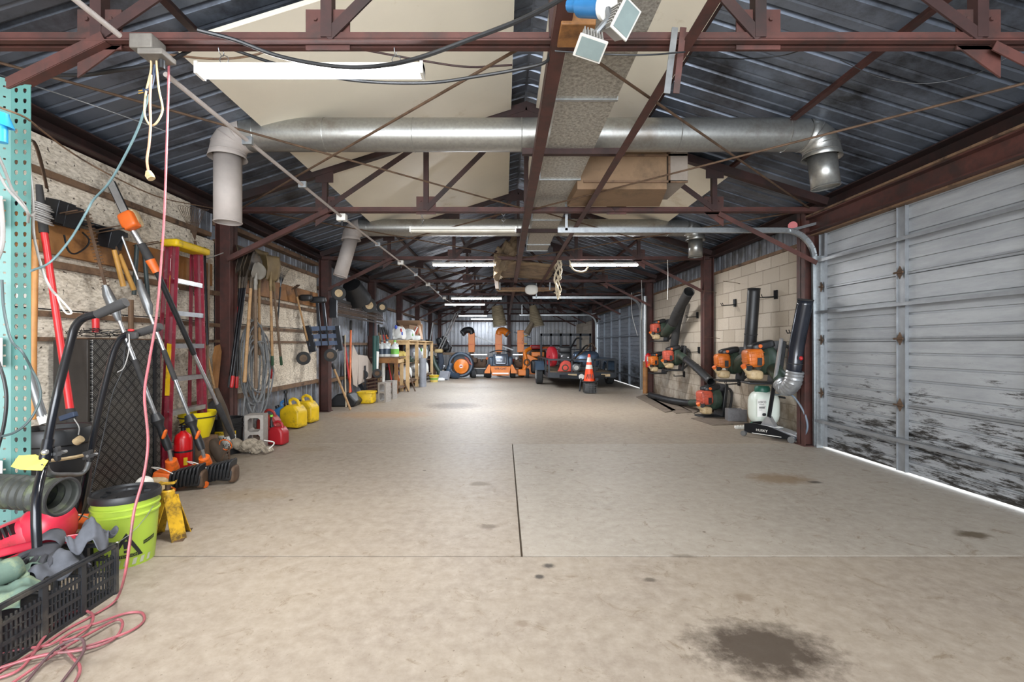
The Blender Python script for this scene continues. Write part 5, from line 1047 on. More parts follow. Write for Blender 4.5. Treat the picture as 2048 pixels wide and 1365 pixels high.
# ================================================================ blowers and gear on the block wall
m_or2 = mat('blower_orange', 'c2651b', .4, 0, .12, 8, dirt='6d3f1c', damt=.25, dscale=14); m_orf = mat('faded_orange', 'b34c36', .5, 0, .2, 10, dirt='6b3a2c', damt=.3, dscale=14); m_dgr = mat('blower_green', '2e3d33', .45, 0, .3, 12)
def blower(c, rz, s, mo, lb, tube, tr, mtube=None, cap=True, topc=True, cage=True, bands=True, group=None):
    global T
    c = V(c); M0 = Matrix.Translation(c) @ Matrix.Rotation(R(rz), 4, 'Z') @ Matrix.Scale(s, 4)
    home(); t = thing('backpack_blower', lb, 'leaf blower', c, group); T = M0
    # local: +x toward the wall (harness), -x toward the room, -y toward the camera, origin at the middle of the base
    b = MB(); b.bx(-.22, .14, -.14, .14, 0, .025); b.prism([(.09, .02), (.14, .02), (.2, .5), (.15, .52), (.12, .3)], (0, 0, 0), (1, 0, 0), (0, 0, 1), .26); b.build('back_frame', m_black, t, bevel=.01)
    b = MB(); b.lathe([(.02, -.09), (.13, -.085), (.18, -.04), (.185, .02), (.16, .06), (.1, .075), (.02, .08)], (.02, .0, .29), (1, 0, 0), 28); b.build('fan_housing', m_dgr, t)
    b = MB(); b.ring((.10, -.0, .29), (1, 0, 0), .12, .012, 24, 6); b.ring((.10, 0, .29), (1, 0, 0), .07, .008, 24, 6); b.build('fan_guard', m_black, t)
    oc = MB(); oc.rbx((-.15, -.05, .31), (.20, .22, .22), (0, -6, 0), .42); oc = oc.build('engine_cover', mo, t)
    b = MB()
    for k in range(4): b.rbx((-.15, -.05 , .235 + .045*k), (.208, .228, .012), (0, -6, 0), .42)
    for k in range(3): b.rbx((-.21 + .05*k, -.05, .31), (.010, .23, .2), (0, -6, 0), .42)
    b.build('cover_rib', mo, oc)
    b = MB(); b.box((-.12, -.163, .27), (.05, .012, .09), (0, 0, 0)); b.cyl((-.2, -.1, .2), (-.235, -.14, .2), .04, n=12); b.build('starter', m_black, oc)
    MB().rbx((-.05, -.03, .455), (.28, .2, .10), (0, -14, 0), .5).build('air_filter', m_black, t) if topc else None
    MB().cyl((-.1, -.12, .45), (-.1, -.14, .45), .022, n=10).build('filter_knob', m_orange, t)
    b = MB(); b.rbx((-.13, -.06, .11), (.17, .13, .12), (0, 4, 0), .6); b.tube([(-.2, -.08, .14), (-.27, -.1, .2)], [.045, .026], 12); b.build('fuel_tank', m_tan, t)
    MB().cyl((-.265, -.1, .195), (-.285, -.108, .225), .03, n=12).build('fuel_cap', m_orange, t)
    b = MB(); b.tube(sm([(.14, -.1, .48), (.24, -.13, .4), (.22, -.12, .15), (.12, -.1, .03)]), .018, 8); b.tube(sm([(.14, .1, .48), (.24, .12, .4), (.22, .12, .15), (.12, .1, .03)]), .018, 8); b.build('shoulder_strap', m_rubber, t)
    home()
    p = M0 @ V((.05, -.1, .2)); pts = [p] + [V(q) for q in tube]; q = sm(pts, 10); n = len(q); k0 = int(n*.42)
    MB().tube(q[:k0+1], [tr*(1.05 + .06*(i % 2)) for i in range(k0+1)], 18, cap=False).build('flex_elbow', m_dgr, t)
    MB().tube(q[k0:], tr, 18, cap=False).build('blower_tube', mtube or m_black, t, solid=.003)
    for i, g_ in ((n-1, 1.03), (k0 + (n-k0)//2, 1.04), (k0, 1.08)): MB().ring(q[i], q[i] - q[i-2], tr*g_, .006, 18, 6).build('tube_collar', m_rubber, t)
    return t
m_clr = mat('smoky_tube', '23262e', .15, .1, .3, 4)
def PW(x, y, X=3.5): return WL(x, y, X)
blower(PW(1463, 763, 3.42), -8, 1.0, m_or2, 'backpack blower with a clean orange cover and thick black tube pointing straight up', [PW(1483, 722, 3.42), PW(1497, 712, 3.42), PW(1500, 690, 3.45), PW(1503, 650, 3.45), PW(1508, 578, 3.48)], .078)
t = blower(PW(1528, 768, 3.36), -5, 1.08, m_or2, 'largest orange backpack blower, smoky black tube rising from a silver taped elbow', [PW(1558, 752, 3.36), PW(1567, 772, 3.38), PW(1582, 768, 3.4), PW(1588, 740, 3.4), PW(1594, 690, 3.42), PW(1611, 600, 3.45)], .078, m_clr)
b = MB(); q = sm([PW(1560, 765, 3.35), PW(1572, 777, 3.37), PW(1585, 766, 3.38), PW(1590, 742, 3.39)], 8); b.tube(q, [.09 + .008*(i % 2) for i in range(len(q))], 20, cap=False); b.build('taped_elbow', mat('silver_tape', '9d9fa1', .35, .6, .2, 25), t)
MB().ell(PW(1602, 717, 3.38), (.02, .02, .025)).build('red_button', m_redp, t)
blower(PW(1350, 742, 3.42), -5, .98, m_orf, 'backpack blower with a faded red-orange cover and tube slanting down right', [PW(1362, 712, 3.42), PW(1378, 724, 3.4), PW(1395, 738, 3.38), PW(1422, 764, 3.34)], .062, m_black)
blower(PW(1318, 748, 3.45), 0, .95, m_or2, 'backpack blower with an orange cover hung lowest beside the far column', [PW(1330, 715, 3.5), PW(1345, 706, 3.5), PW(1350, 680, 3.5), PW(1354, 650, 3.52), PW(1366, 606, 3.55)], .075, m_rubber)
blower(PW(1322, 684, 3.42), 0, .95, m_orf, 'backpack blower hung above the others, wide grey tube aimed up right', [PW(1333, 664, 3.4), PW(1345, 648, 3.38), PW(1352, 630, 3.36), PW(1362, 612, 3.34), PW(1378, 584, 3.3)], .088, m_rubber)
p6 = G(1424, 834); blower((p6.x, p6.y, 0), 5, 1.05, m_orf, 'backpack blower resting on the floor, tube lying to its left', [p6 + V((-.0, .55, .16)), p6 + V((.0, 1.0, .10)), p6 + V((-.12, 1.6, .08)), p6 + V((-.2, 2.6, .07))], .06)
# wall hooks
i = 0
for (x, y, lb) in ((1395, 634, 'above the middle column'), (1470, 610, 'upper left of the tall black tube'), (1552, 594, 'right of the tall black tube top'), (1398, 704, 'beside the middle column at blower height'), (1610, 665, 'hidden by the smoky tube'), (1478, 768, 'below the clean orange blower'), (1556, 700, 'above the largest blower'), (1368, 752, 'under the faded orange blower')):
    p = PW(x, y, 3.68); t = thing('wall_hook', 'black forked utility hook on the block wall, ' + lb, 'hook', p, 'tool hooks on the block wall')
    b = MB(); b.bx(p.x - .012, p.x + .008, p.y - .03, p.y + .03, p.z - .03, p.z + .09); 
    for s_ in (-.028, .028): b.tube([p + V((-.01, s_, .09)), p + V((-.01, s_*1.1, 0)), p + V((-.2, s_, -.01)), p + V((-.215, s_, .03))], .007, 6)
    b.build('prong', m_blackm, t)
for (x, y, lb) in ((1433, 586, 'left'), (1480, 568, 'right'), (1440, 678, 'low')):
    p = PW(x, y, 3.68); tag(MB().tube([p, p + V((-.12, -.05, .015)), p + V((-.3, -.08, .03))], .004, 6).build('wall_wire', m_rust), 'bare %s steel wire peg poking out of the block wall above the blowers' % lb, 'peg')
# white backpack sprayer
c_ = V((3.47, 6.28, 0)); t = thing('backpack_sprayer', 'white backpack sprayer tank with a dark green cap and base standing against the block wall', 'sprayer', c_)
MB().rbx(c_ + V((0, 0, .34)), (.36, .3, .46), None, .62).build('tank', mat('milky_tank', 'd4dcd2', .35, 0, .06, 5), t)
MB().lathe([(.155, 0), (.165, .03), (.16, .13), (.12, .16)], c_, n=28).build('base', mat('bottle_green', '1f5b4a', .4, 0, .12, 8), t)
MB().lathe([(.085, .53), (.095, .55), (.095, .60), (.08, .63), (0, .635)], c_ + V((-.02, 0, 0)), n=24).build('cap', mat('bottle_green'), t)
f2 = lambda x, y, z: c_ + V((-.105 + x*.85, -.150 - z + x*.35*0 - .0, .38 + y)); 
b = MB(); b.add([f2(-.075, -.14, .002), f2(.06, -.14, .002), f2(.06, .09, .002), f2(-.075, .09, .002)], [(0,1,2,3)]); lab = b.build('label', m_paper, t, smooth=False)
textmesh('LESCO', .042, lambda x, y, z: f2(x, y + .05, .006 + z), m_blackm, lab)
for k, (w_, h_) in enumerate(((.08, .006), (.1, .004), (.09, .012), (.05, .004))): b = MB(); b.add([f2(-.05, .015 - .022*k, .006), f2(-.05 + w_, .015 - .022*k, .006), f2(-.05 + w_, .015 - .022*k + h_, .006), f2(-.05, .015 - .022*k + h_, .006)], [(0,1,2,3)]); b.build('print_line', m_black, lab, smooth=False)
b = MB(); b.rbx(f2(.03, -.11, .006), (.05, .006, .035), None, .6); b.build('print_mark', m_black, lab)
MB().tube(sm([c_ + V((.04, -.02, .58)), c_ + V((.1, -.06, .52)), PW(1580, 790, 3.42), PW(1596, 805, 3.46), PW(1610, 830, 3.5), PW(1615, 855, 3.52), PW(1607, 872, 3.52), PW(1590, 878, 3.5)]), .011, 8).build('spray_hose', mat('blue_grey_hose', '6a7683', .4), t)
MB().tube([c_ + V((.1, -.05, .5)), c_ + V((.3, -.15, .47))], .013, 8).build('spray_wand', m_black, t)
# cinder block lying, trash, mats
cblock(G(1478, 843), -12, 'dark grey cinder block lying flat beside the floor blower', False, .36, mat('wet_block', '6f6e70', .9, 0, .15, 25, bump=.4))
t = thing('plastic_bag', 'small crumpled clear plastic scrap on the floor in front of the dark cinder block', 'litter', G(1482, 858)); random.seed(4)
for k in range(5): MB().ell(G(1473 + 5*k, 858) + V((0, 0, .02)), (.03, .025, .022), (random.uniform(0, 90), random.uniform(0, 90), 0), .6, 8, 5).build('crumple', m_white, t)
m_mat = mat('floor_board', '6d6155', .85, 0, .2, 7, dirt='453c34', damt=.4, dscale=5)
for (x0, y0, x1, y1, x2, y2, x3, y3, lb) in ((1272, 795, 1290, 790, 1352, 822, 1330, 826, 'narrow dark board lying flat nearest the far garage door'), (1290, 792, 1320, 790, 1385, 826, 1352, 828, 'wider dark board on the floor along the block wall'), (1330, 800, 1372, 800, 1400, 822, 1388, 828, 'dark board under the floor blower tube'), (1382, 838, 1430, 832, 1500, 848, 1425, 852, 'flat grey board under the dark cinder block')):
    zt = .012; vs = [G(x0, y0), G(x1, y1), G(x2, y2), G(x3, y3)]; b = MB(); b.add([v + V((0, 0, .002)) for v in vs] + [v + V((0, 0, zt)) for v in vs], [(3,2,1,0),(4,5,6,7),(0,1,5,4),(1,2,6,5),(2,3,7,6),(3,0,4,7)]); tag(b.build('floor_board', m_mat, smooth=False), lb, 'board')
# floor jack
a_, b_ = G(1504, 871), G(1590, 884); a_.z = b_.z = 0; d = (b_ - a_).normalized(); n_ = V((-d.y, d.x, 0)); L_ = .62; ctr = (a_ + b_)/2
t = thing('floor_jack', 'black low-profile floor jack with a long silver and black handle before the sprayer', 'jack', ctr); m_al = mat('brushed_aluminium', 'c3c6cb', .3, .8, .06, 20)
for s_ in (-.11, .11): MB().prism([(-.3, .05), (-.3, .16), (-.2, .18), (.0, .16), (.3, .07), (.33, .035), (.1, .03)], ctr + n_*s_, d, (0, 0, 1), .012).build('side_frame', m_blackm, t)
MB().prism([(-.12, .15), (.14, .135), (.32, .085), (.32, .07), (-.12, .135)], ctr, d, (0, 0, 1), .18).build('lift_arm', m_al, t, bevel=.004)
MB().prism([(-.15, .12), (.06, .12), (-.03, .27), (-.06, .27)], ctr, d, (0, 0, 1), .10).build('handle_yoke', m_al, t)
lab = MB().prism([(-.12, .162), (.1, .148), (.1, .146), (-.12, .160)], ctr, d, (0, 0, 1), .14).build('jack_label', m_paper, t)
o_ = ctr - n_*.119 + V((0, 0, .098)); nn = -n_
textmesh('HUSKY', .045, lambda x, y, z: o_ + d*(x*1.0 - .08) + V((0, 0, y)) + nn*z, m_white, t)
MB().prism([(-.2, .048), (.15, .048), (.15, .056), (-.2, .056)], ctr - n_*.118, d, (0, 0, 1), .003).build('white_stripe', m_white, t)
for q, r_ in ((-.30, .035), (.27, .04)):
    for s_ in (-.13, .13): MB().cyl(ctr + d*q + n_*(s_ - .018) + V((0, 0, r_)), ctr + d*q + n_*(s_ + .018) + V((0, 0, r_)), r_, n=18).build('wheel', m_grey, t)
MB().lathe([(.05, 0), (.055, .012), (.045, .02)], ctr + d*.31 + V((0, 0, .085)), n=16).build('saddle', m_steel, t)
h0 = ctr - d*.05 + V((0, 0, .24)); h2 = P(1563, 678, 5.5); h1 = h0.lerp(h2, .52); hnd([h0, h1], .024, m_blackm, 'handle_grip', t, 14); hnd([h1, h2], .021, m_al, 'handle_tube', t, 14)
# extinguisher on the far column
c_ = P(1296, 735, 11.41); extinguisher(c_, .085, .34, 'red fire extinguisher with a white label hung on the column by the far door', False)
MB().box(c_ + V((-.02, -.088, .2)), (.07, .006, .1)).build('paper_label', m_paper, bpy.data.objects['fire_extinguisher.001'])
tag(MB().tube([(3.43, 11.42, .0), (3.43, 11.42, .78)], .06, 10).build('wooden_post', m_board), 'round brown wooden post below the silver pipe', 'post')
# ================================================================ trailer, machines and stored things in the far half
m_tr = mat('trailer_black', '22262b', .45, .3, .2, 8); m_deck = mat('trailer_deck', '7d6a50', .85, 0, .35, 3, dirt='4d4030', damt=.4, dscale=2); m_tire = mat('tire', '2f3031', .85, 0, .2, 15); m_eqo = mat('equipment_orange', 'e07a1e', .4, 0, .08, 5); m_slate = mat('slate_paint', '3f4d5c', .4, .1, .2, 4)
def wheel(c, r, w_, t, nm='wheel', rim=None, ax=(1, 0, 0), tm=None):
    b = MB(); b.lathe([(r*.55, -w_/2), (r*.9, -w_/2), (r, -w_*.36), (r, w_*.36), (r*.9, w_/2), (r*.55, w_/2)], c, ax, 26); k = b.build(nm, tm or m_tire, t); b = MB(); b.lathe([(.001, -w_*.3), (r*.5, -w_*.3), (r*.57, -w_*.46), (r*.57, w_*.46), (r*.5, w_*.3), (.001, w_*.3)], c, ax, 20); b.build('rim', rim or m_white, k); return k
# flatbed trailer
X0, X1, Ya, Yb, D = 1.22, 3.02, 12.75, 16.7, .42
t = thing('utility_trailer', 'black utility trailer with a wooden deck and a tall upright ramp gate', 'trailer', ((X0+X1)/2, 14.5, 0))
MB().bx(X0, X1, Ya, Yb, D - .06, D).build('wooden_deck', m_deck, t, smooth=False)
b = MB(); 
for x in (X0, X1): b.bx(x - .03, x + .03, Ya, Yb, D - .13, D + .0)
for y in (Ya, Yb): b.bx(X0, X1, y - .03, y + .03, D - .13, D + .01)
for k in range(5): y = Ya + (Yb-Ya)*k/4; b.bx(X0, X1, y - .02, y + .02, D - .13, D - .07)
b.build('frame', m_tr, t, smooth=False)
for x in (X0, X1):
    b = MB(); b.bx(x - .025, x + .025, Ya, Yb, D + .33, D + .38)
    for k in range(5): y = Ya + (Yb-Ya)*k/4; b.bx(x - .022, x + .022, y - .022, y + .022, D, D + .36)
    b.build('side_rail', m_tr, t, smooth=False)
b = MB(); b.bx(X0, X1, Ya - .02, Ya + .02, D + .33, D + .38)
for x in (X0, X0 + .62, X0 + 1.24, X1): b.bx(x - .02, x + .02, Ya - .02, Ya + .02, D, D + .36)
b.build('front_rail', m_tr, t, smooth=False)
b = MB(); gx0, gx1, gz0, gz1 = 1.3, 3.1, D, 1.58; b.bx(gx0, gx1, Yb + .03, Yb + .08, gz1 - .09, gz1); b.bx(gx0, gx1, Yb + .03, Yb + .08, gz0, gz0 + .05); b.bx(gx0, gx1, Yb + .04, Yb + .07, 1.0, 1.03)
for k in range(6): x = gx0 + .025 + (gx1 - gx0 - .05)*k/5; b.bx(x - .035, x + .035, Yb + .03, Yb + .08, gz0, gz1)
b.build('ramp_gate', m_tr, t, smooth=False)
b = MB(); p = V(((X0+X1)/2 + .12, 11.6, .34)); b.bar((X0 + .3, Ya, .33), p, .06, .08); b.bar((X1 - .3, Ya, .33), p, .06, .08); b.bar(p + V((0, .1, 0)), p + V((0, -.25, 0)), .07, .07); b.build('tongue', m_tr, t)
MB().cyl(p + V((-.28, .3, .03)), p + V((-.28, .26, .03)), .07, n=16).build('tongue_cap', m_white, t); MB().tube([p + V((-.3, .25, 0)), p + V((-.34, .2, -.33))], .02, 8).build('tongue_stand', m_tr, t)
for s_, x in ((-1, X0 - .16), (1, X1 + .16)):
    wheel((x, 14.2, .31), .31, .2, t); b = MB()
    for k in range(9): pass
    pts = [(.40*math.cos(R(a)), .40*math.sin(R(a))) for a in range(20, 161, 14)]; pts2 = [(p_[0]*.94, p_[1]*.94) for p_ in reversed(pts)]; b.prism(pts + pts2, (x, 14.2, .3), (0, 1, 0), (0, 0, 1), .26); b.build('fender', m_slate, t)
for x in (1.85, 2.75): MB().bx(x - .12, x + .12, Ya - .045, Ya - .032, D - .1, D - .03).build('reflector', m_tan, t)
# engine unit with red reel on the trailer
t = thing('engine_blower', 'black and red engine machine with a red drum at the trailer front', 'machine', (1.6, 13.3, D))
MB().lathe([(.02, -.08), (.27, -.08), (.29, -.05), (.29, .05), (.27, .08), (.02, .08)], (1.38, 13.55, D + .42), (1, .25, 0), 30).build('red_drum', mat('drum_red', 'b02530', .4, 0, .1, 5), t)
b = MB(); b.rbx((1.72, 13.35, D + .38), (.34, .34, .36), None, .4); 
for k in range(4): b.bx(1.6, 1.84, 13.15, 13.17, D + .28 + .05*k, D + .30 + .05*k)
b.build('engine_block', m_black, t); MB().rbx((1.72, 13.35, D + .62), (.36, .3, .17), None, .35).build('air_cleaner', m_black, t)
for x, z in ((1.62, .44), (1.8, .4), (1.7, .33)): MB().rbx((x, 13.15, D + z), (.06, .05, .05), None, .5).build('fitting', m_steel, t)
MB().prism([(-.22, .0), (.2, 0), (.12, .26), (-.02, .32), (-.14, .22)], (1.72, 13.1, D + .02), (1, 0, 0), (0, 0, 1), .12).build('red_frame', mat('hot_red', 'd53a1e', .4), t)
wheel((2.0, 13.05, D + .12), .12, .06, t, ax=(.15, -1, 0), tm=m_grey)
MB().ring((1.7, 13.03, D + .12), (0, 1, 0), .08, .015, 18, 6).build('pulley', m_green, t)
# tiller / mower on the trailer with black handles
t = thing('brush_mower', 'black walk-behind mower on the trailer with handles rising to the right', 'mower', (2.1, 14.4, D))
MB().rbx((2.0, 14.3, D + .14), (.7, .5, .2), None, .4).build('deck', m_black, t)
for a, c_ in (((1.75, 14.2, D + .2), (2.25, 14.6, D + .95)), ((2.0, 14.1, D + .2), (2.5, 14.4, D + .72))): b = MB(); b.tube(sm([a, V(a).lerp(V(c_), .6), c_, V(c_) + V((.18, 0, -.01))]), .025, 8); b.build('handle_tube', m_black, t)
MB().tube(sm([(2.05, 13.8, D + .35), (2.4, 13.9, D + .6), (2.6, 14, D + .8), (2.75, 14, D + .62)]), .02, 8).build('control_arm', m_rust, t)
for x in (1.75, 2.3): wheel((x, 14.0, D + .13), .13, .07, t)
t = thing('steel_tub', 'shiny blue-grey rounded tub standing on the trailer behind the cone', 'tub', (2.7, 15.2, D)); MB().rbx((2.65, 15.3, D + .28), (.85, .6, .56), None, .5).build('shell', mat('blue_steel', '6d7f95', .25, .6, .25, 2, dirt='8a4a3a', damt=.2, dscale=2), t)
tag(MB().bx(1.85, 2.75, 13.7, 13.8, D, D + .13).build('toolbox_tray', m_black, bevel=.01), 'low black tray on the trailer deck in front of the shiny tub', 'tray')
# cone on a wrapped block
cb = P(1179, 787, 11.45); cb.z = 0
t = thing('wrapped_block', 'netting-wrapped dark block on the floor under the traffic cone', 'block', cb); MB().rbx(cb + V((0, .0, .135)), (.3, .26, .27), None, .3).build('block_core', m_black, t)
b = MB()
for k in range(9): 
    z = .02 + .028*k; b.tube([cb + V((-.152, -.132, z)), cb + V((.152, -.132, z + .02*((-1)**k)))], .003, 5); x = -.14 + .035*k; b.tube([cb + V((x, -.133, .0)), cb + V((x + .03*((-1)**k), -.133, .27))], .003, 5)
b.build('netting', m_grey, t)
cc = cb + V((-.01, 0, .275)); t = thing('traffic_cone', 'orange traffic cone with white reflective bands on the trailer tongue', 'cone', cc); m_co = mat('cone_orange', 'e5491f', .45, 0, .06, 6)
MB().box(cc + V((0, 0, .012)), (.33, .33, .024)).build('cone_base', m_black, t, bevel=.01)
def ring_(z0, z1, m_, nm, e=.0): r = lambda z: .135 - .11*z/.66 + e; MB().lathe([(r(z0), z0), (r(z1), z1)], cc + V((0, 0, .02)), n=24).build(nm, m_, t)
ring_(0, .66, m_co, 'cone_body'); ring_(.46, .58, m_white, 'white_band', .002); ring_(.30, .40, m_white, 'white_band', .002)
MB().cyl(cc + V((0, 0, .68)), cc + V((0, 0, .681)), .025, n=16).build('cone_tip', m_co, t)
for k in range(4): MB().box(cc + V((-.07 + .045*k, -.117, .14)), (.018, .006, .11), (-10, 12 - 8*k, 0)).build('black_mark', m_black, t)
# leaf vacuum with orange disc
def mower(c, t, w_=1.0): pass
c_ = V((-1.52, 16.7, 0)); t = thing('debris_blower', 'round debris blower with an orange disc in a dark blue drum housing', 'blower', c_)
MB().lathe([(.02, -.2), (.40, -.2), (.45, -.14), (.45, .14), (.41, .2), (.36, .2)], c_ + V((0, 0, .47)), (0, -1, .1), 40).build('drum_housing', m_slate, t)
MB().lathe([(.27, .0), (.25, .04), (.18, .05), (.13, .08), (.05, .09), (.001, .09)], c_ + V((.02, -.2, .42)), (0, -1, .1), 36).build('orange_disc', m_eqo, t)
b = MB(); b.ring(c_ + V((.02, -.235, .42)), (0, -1, .1), .2, .006, 30, 5); b.ring(c_ + V((.02, -.255, .42)), (0, -1, .1), .15, .006, 30, 5); b.build('disc_rib', m_orange, t)
MB().cyl(c_ + V((.02, -.28, .43)), c_ + V((.02, -.30, .43)), .065, n=20).build('hub_badge', m_white, t); MB().box(c_ + V((.02, -.303, .43)), (.1, .005, .03)).build('hub_stripe', m_redp, t)
for k in range(5): MB().box(c_ + V((.2 + .035*k, -.2, .72 - .055*k)), (.14, .03, .02), (0, 25, 0)).build('louver', m_orf, t)
b = MB(); b.tube(sm([c_ + V((-.36, -.05, .5)), c_ + V((-.42, -.2, .22)), c_ + V((-.2, -.42, .1)), c_ + V((-.05, -.5, .12))]), .1, 12); b.build('discharge_snout', m_slate, t)
for x, r_ in ((-.38, .15), (.45, .17)): wheel(c_ + V((x, .0, r_)), r_, .14, t)
MB().rbx(c_ + V((.42, .3, .62)), (.3, .3, .2), None, .4).build('engine', m_rust, t)
# orange mower in the middle with a big windscreen hood
c_ = V((-.12, 16.7, 0)); t = thing('riding_mower', 'orange mower with a dark tinted hood in the middle of the row', 'mower', c_)
MB().prism([(-.30, .1), (.30, .1), (.36, .42), (-.36, .42)], c_ + V((0, -.1, .0)), (1, 0, 0), (0, 0, 1), .3).build('front_plate', m_eqo, t, bevel=.01)
b = MB(); b.prism([(-.30, .42), (.30, .42), (.26, .85), (-.26, .85)], c_ + V((0, .05, 0)), (1, 0, 0), (0, 0, 1), .34); b.build('hood_frame', m_slate, t, bevel=.03)
MB().rbx(c_ + V((0, -.115, .66)), (.46, .08, .38), (-8, 0, 0), .35).build('tinted_hood', mat('smoked_glass', '4d535c', .12, .3, .25, 3), t)
for s_ in (-1, 1):
    MB().prism([(0, 0), (.2, 0), (.2, .06), (.06, .3), (0, .3)], c_ + V((s_*.36, -.12, .18)) , (s_, 0, 0), (0, 0, 1), .28).build('side_pan', m_eqo, t)
    MB().rbx(c_ + V((s_*.34, .2, .55)), (.2, .45, .42), None, .4).build('side_tank', m_slate, t)
    wheel(c_ + V((s_*.43, .1, .24)), .24, .2, t); 
MB().bx(c_.x - .28, c_.x + .28, 16.42, 16.46, .16, .2).build('cross_rail', m_steel, t)
textmesh('WRIGHT', .11, lambda x, y, z: c_ + V((x, -.262 - z, .34 + y)), m_black, t)
MB().tube(sm([c_ + V((-.4, .3, .9)), c_ + V((-.1, .25, .98)), c_ + V((.2, .25, .95)), c_ + V((.35, .3, .9))]), .02, 8).build('control_bar', m_black, t)
# other machines
c_ = V((.95, 17.0, 0)); t = thing('orange_mower', 'orange mower half hidden by the trailer, right of the middle mower', 'mower', c_)
MB().prism([(-.3, .12), (.35, .12), (.4, .6), (-.1, .85), (-.25, .8)], c_, (1, 0, 0), (0, 0, 1), .35).build('body', m_eqo, t, bevel=.02)
b = MB(); b.tube(sm([c_ + V((-.32, -.2, .15)), c_ + V((-.15, -.2, .5)), c_ + V((-.2, -.15, .9)), c_ + V((.0, 0, 1.05))]), .07, 10); b.build('chute_arm', m_eqo, t); MB().bx(c_.x + .05, c_.x + .5, 16.9, 17.3, .75, .92).build('top_box', m_eqo, t, bevel=.02); MB().rbx(c_ + V((.25, -.1, .4)), (.5, .4, .5), None, .4).build('engine', m_black, t); MB().ring(c_ + V((-.13, -.25, .55)), (0, 1, 0), .1, .03, 18, 6).build('intake_ring', m_rust, t)
for x in (-.12, .3): wheel(c_ + V((x, -.25, .17)), .17, .12, t)
MB().bx(c_.x - .45, c_.x - .15, 16.7, 17.1, .08, .3).build('foot_box', m_eqo, t, bevel=.02)
for (x, w_, lb) in ((-.92, .6, 'dark engine frame between the round blower and the middle mower'), (.52, .4, 'cluttered orange and black engine frame right of the middle mower')):
    c_ = V((x, 17.4, 0)); t = thing('engine_mower', lb, 'machine', c_); MB().rbx(c_ + V((0, 0, .5)), (w_, .5, .34), None, .35).build('engine', m_rust, t); MB().bx(x - w_/2, x + w_/2, 17.1, 17.7, .1, .28).build('deck', m_eqo if x > 0 else m_black, t, bevel=.02); MB().bx(x - w_/2, x + w_/2, 17.2, 17.26, .8, .84).build('top_bar', m_steel, t)
    for s_ in (-.4, .4): wheel(c_ + V((s_*w_, -.35, .15)), .15, .1, t)
    for k in range(4): MB().rbx(c_ + V((-w_/2 + w_*k/3, -.25, .62 + .06*(k % 2))), (.08, .08, .1), None, .5).build('fitting', [m_redp, m_white, m_black, m_orange][k], t)
def chute(x, y, z0, z1, w_, out, lb, top):
    c_ = V((x, y, 0)); t = thing('leaf_chute', lb, 'chute', (x, y, 0)); MB().bx(x - w_/2, x + w_/2, y - .1, y + .1, z0, z1).build('chute_body', m_eqo, t, bevel=.012)
    MB().bx(x - w_/2 - .03, x + w_/2 + .03, y - .12, y + .12, z0 + (z1-z0)*.4, z0 + (z1-z0)*.43).build('flange', m_orange, t); MB().bx(x - w_*.3, x + w_*.3, y - .08, y + .08, 0, z0).build('stand', m_rust, t)
    if top: b = MB(); b.tube(sm([V((x, y, z1 - .05)), V((x + out*.04, y, z1 + .1)), V((x + out*.22, y - .05, z1 + .1)), V((x + out*.34, y - .12, z1 - .02))]), w_*.46, 18, cap=False); b.build('curved_hood', m_eqo if top == 1 else m_black, t, solid=.01); MB().ring((x + out*.34, y - .12, z1 - .02), (out*.8, -.4, -.6), w_*.46, .02, 18, 6).build('rim_ring', m_grey, t)
    return t
chute(-1.21, 17.6, .9, 1.62, .24, -1, 'orange leaf chute behind the round blower with a dark hose mouth turned left', 2)
chute(-.20, 17.8, .9, 1.60, .26, 1, 'orange leaf chute with a curved hood behind the middle mower', 1)
t = chute(.62, 17.6, .9, 1.72, .25, 1, 'tall straight orange leaf chute with black lettering by the hanging chutes', 0)
textmesh('SCAG', .10, lambda x, y, z: V((.70 - y, 17.498 - z, 1.32 + x)), m_black, t)
for z in (1.2, 1.5): MB().bx(.74, .86, 17.5, 17.6, z, z + .03).build('latch', m_yellow, t)
tag(MB().bar((-1.15, 18, 1.52), (.35, 18, .98), .06, .05).build('ramp_beam', m_grey), 'grey metal ramp beam slanting down between two orange chutes', 'beam')
tag(MB().bar((.5, 23.85, 1.83), (1.37, 23.85, 1.52), .1, .05).build('dark_board', m_slate), 'dark slanting board between the post and the tall orange chute', 'board')
t = thing('red_equipment', 'red and orange attachments piled against the back wall beside the ramp gate', 'equipment', (1.5, 20, 0)); MB().rbx((1.4, 20, .5), (.8, .5, 1.0), None, .4).build('base', m_rust, t); MB().rbx((1.35, 19.8, 1.08), (.5, .3, .18), None, .4).build('red_part', m_redp, t); MB().rbx((1.8, 19.9, 1.02), (.4, .3, .16), None, .4).build('orange_part', m_orange, t)
# ------------------------------------------------ timber shelves on the left
def post(t, x, y, z0, z1, s=.09, nm='post', m_=None): return MB().bx(x - s/2, x + s/2, y - s*.25, y + s*.25, z0, z1).build(nm, m_ or m_pine, t, smooth=False)
t = thing('timber_shelf', 'pale timber shelf unit with bags below and boxes on top along the left wall', 'shelf', (-2.8, 14, 0)); XF = -2.46
for y in (12.0, 13.25, 14.6, 16.0): post(t, XF, y, 0, 1.3); post(t, -3.18, y, 0, 1.28)
for y0, y1 in ((12.0, 13.25), (13.25, 14.6), (14.6, 16.0)): MB().bx(XF - .05, XF - .01, y0, y1, 1.19, 1.27).build('rail', m_pine, t, smooth=False)
for y in (12.0, 13.25, 14.6, 16.0): MB().bx(-3.2, XF, y - .02, y + .02, 1.18, 1.27).build('cross_rail', m_pine, t, smooth=False); MB().bx(-3.2, XF, y - .02, y + .02, .1, .19).build('cross_rail', m_board, t, smooth=False)
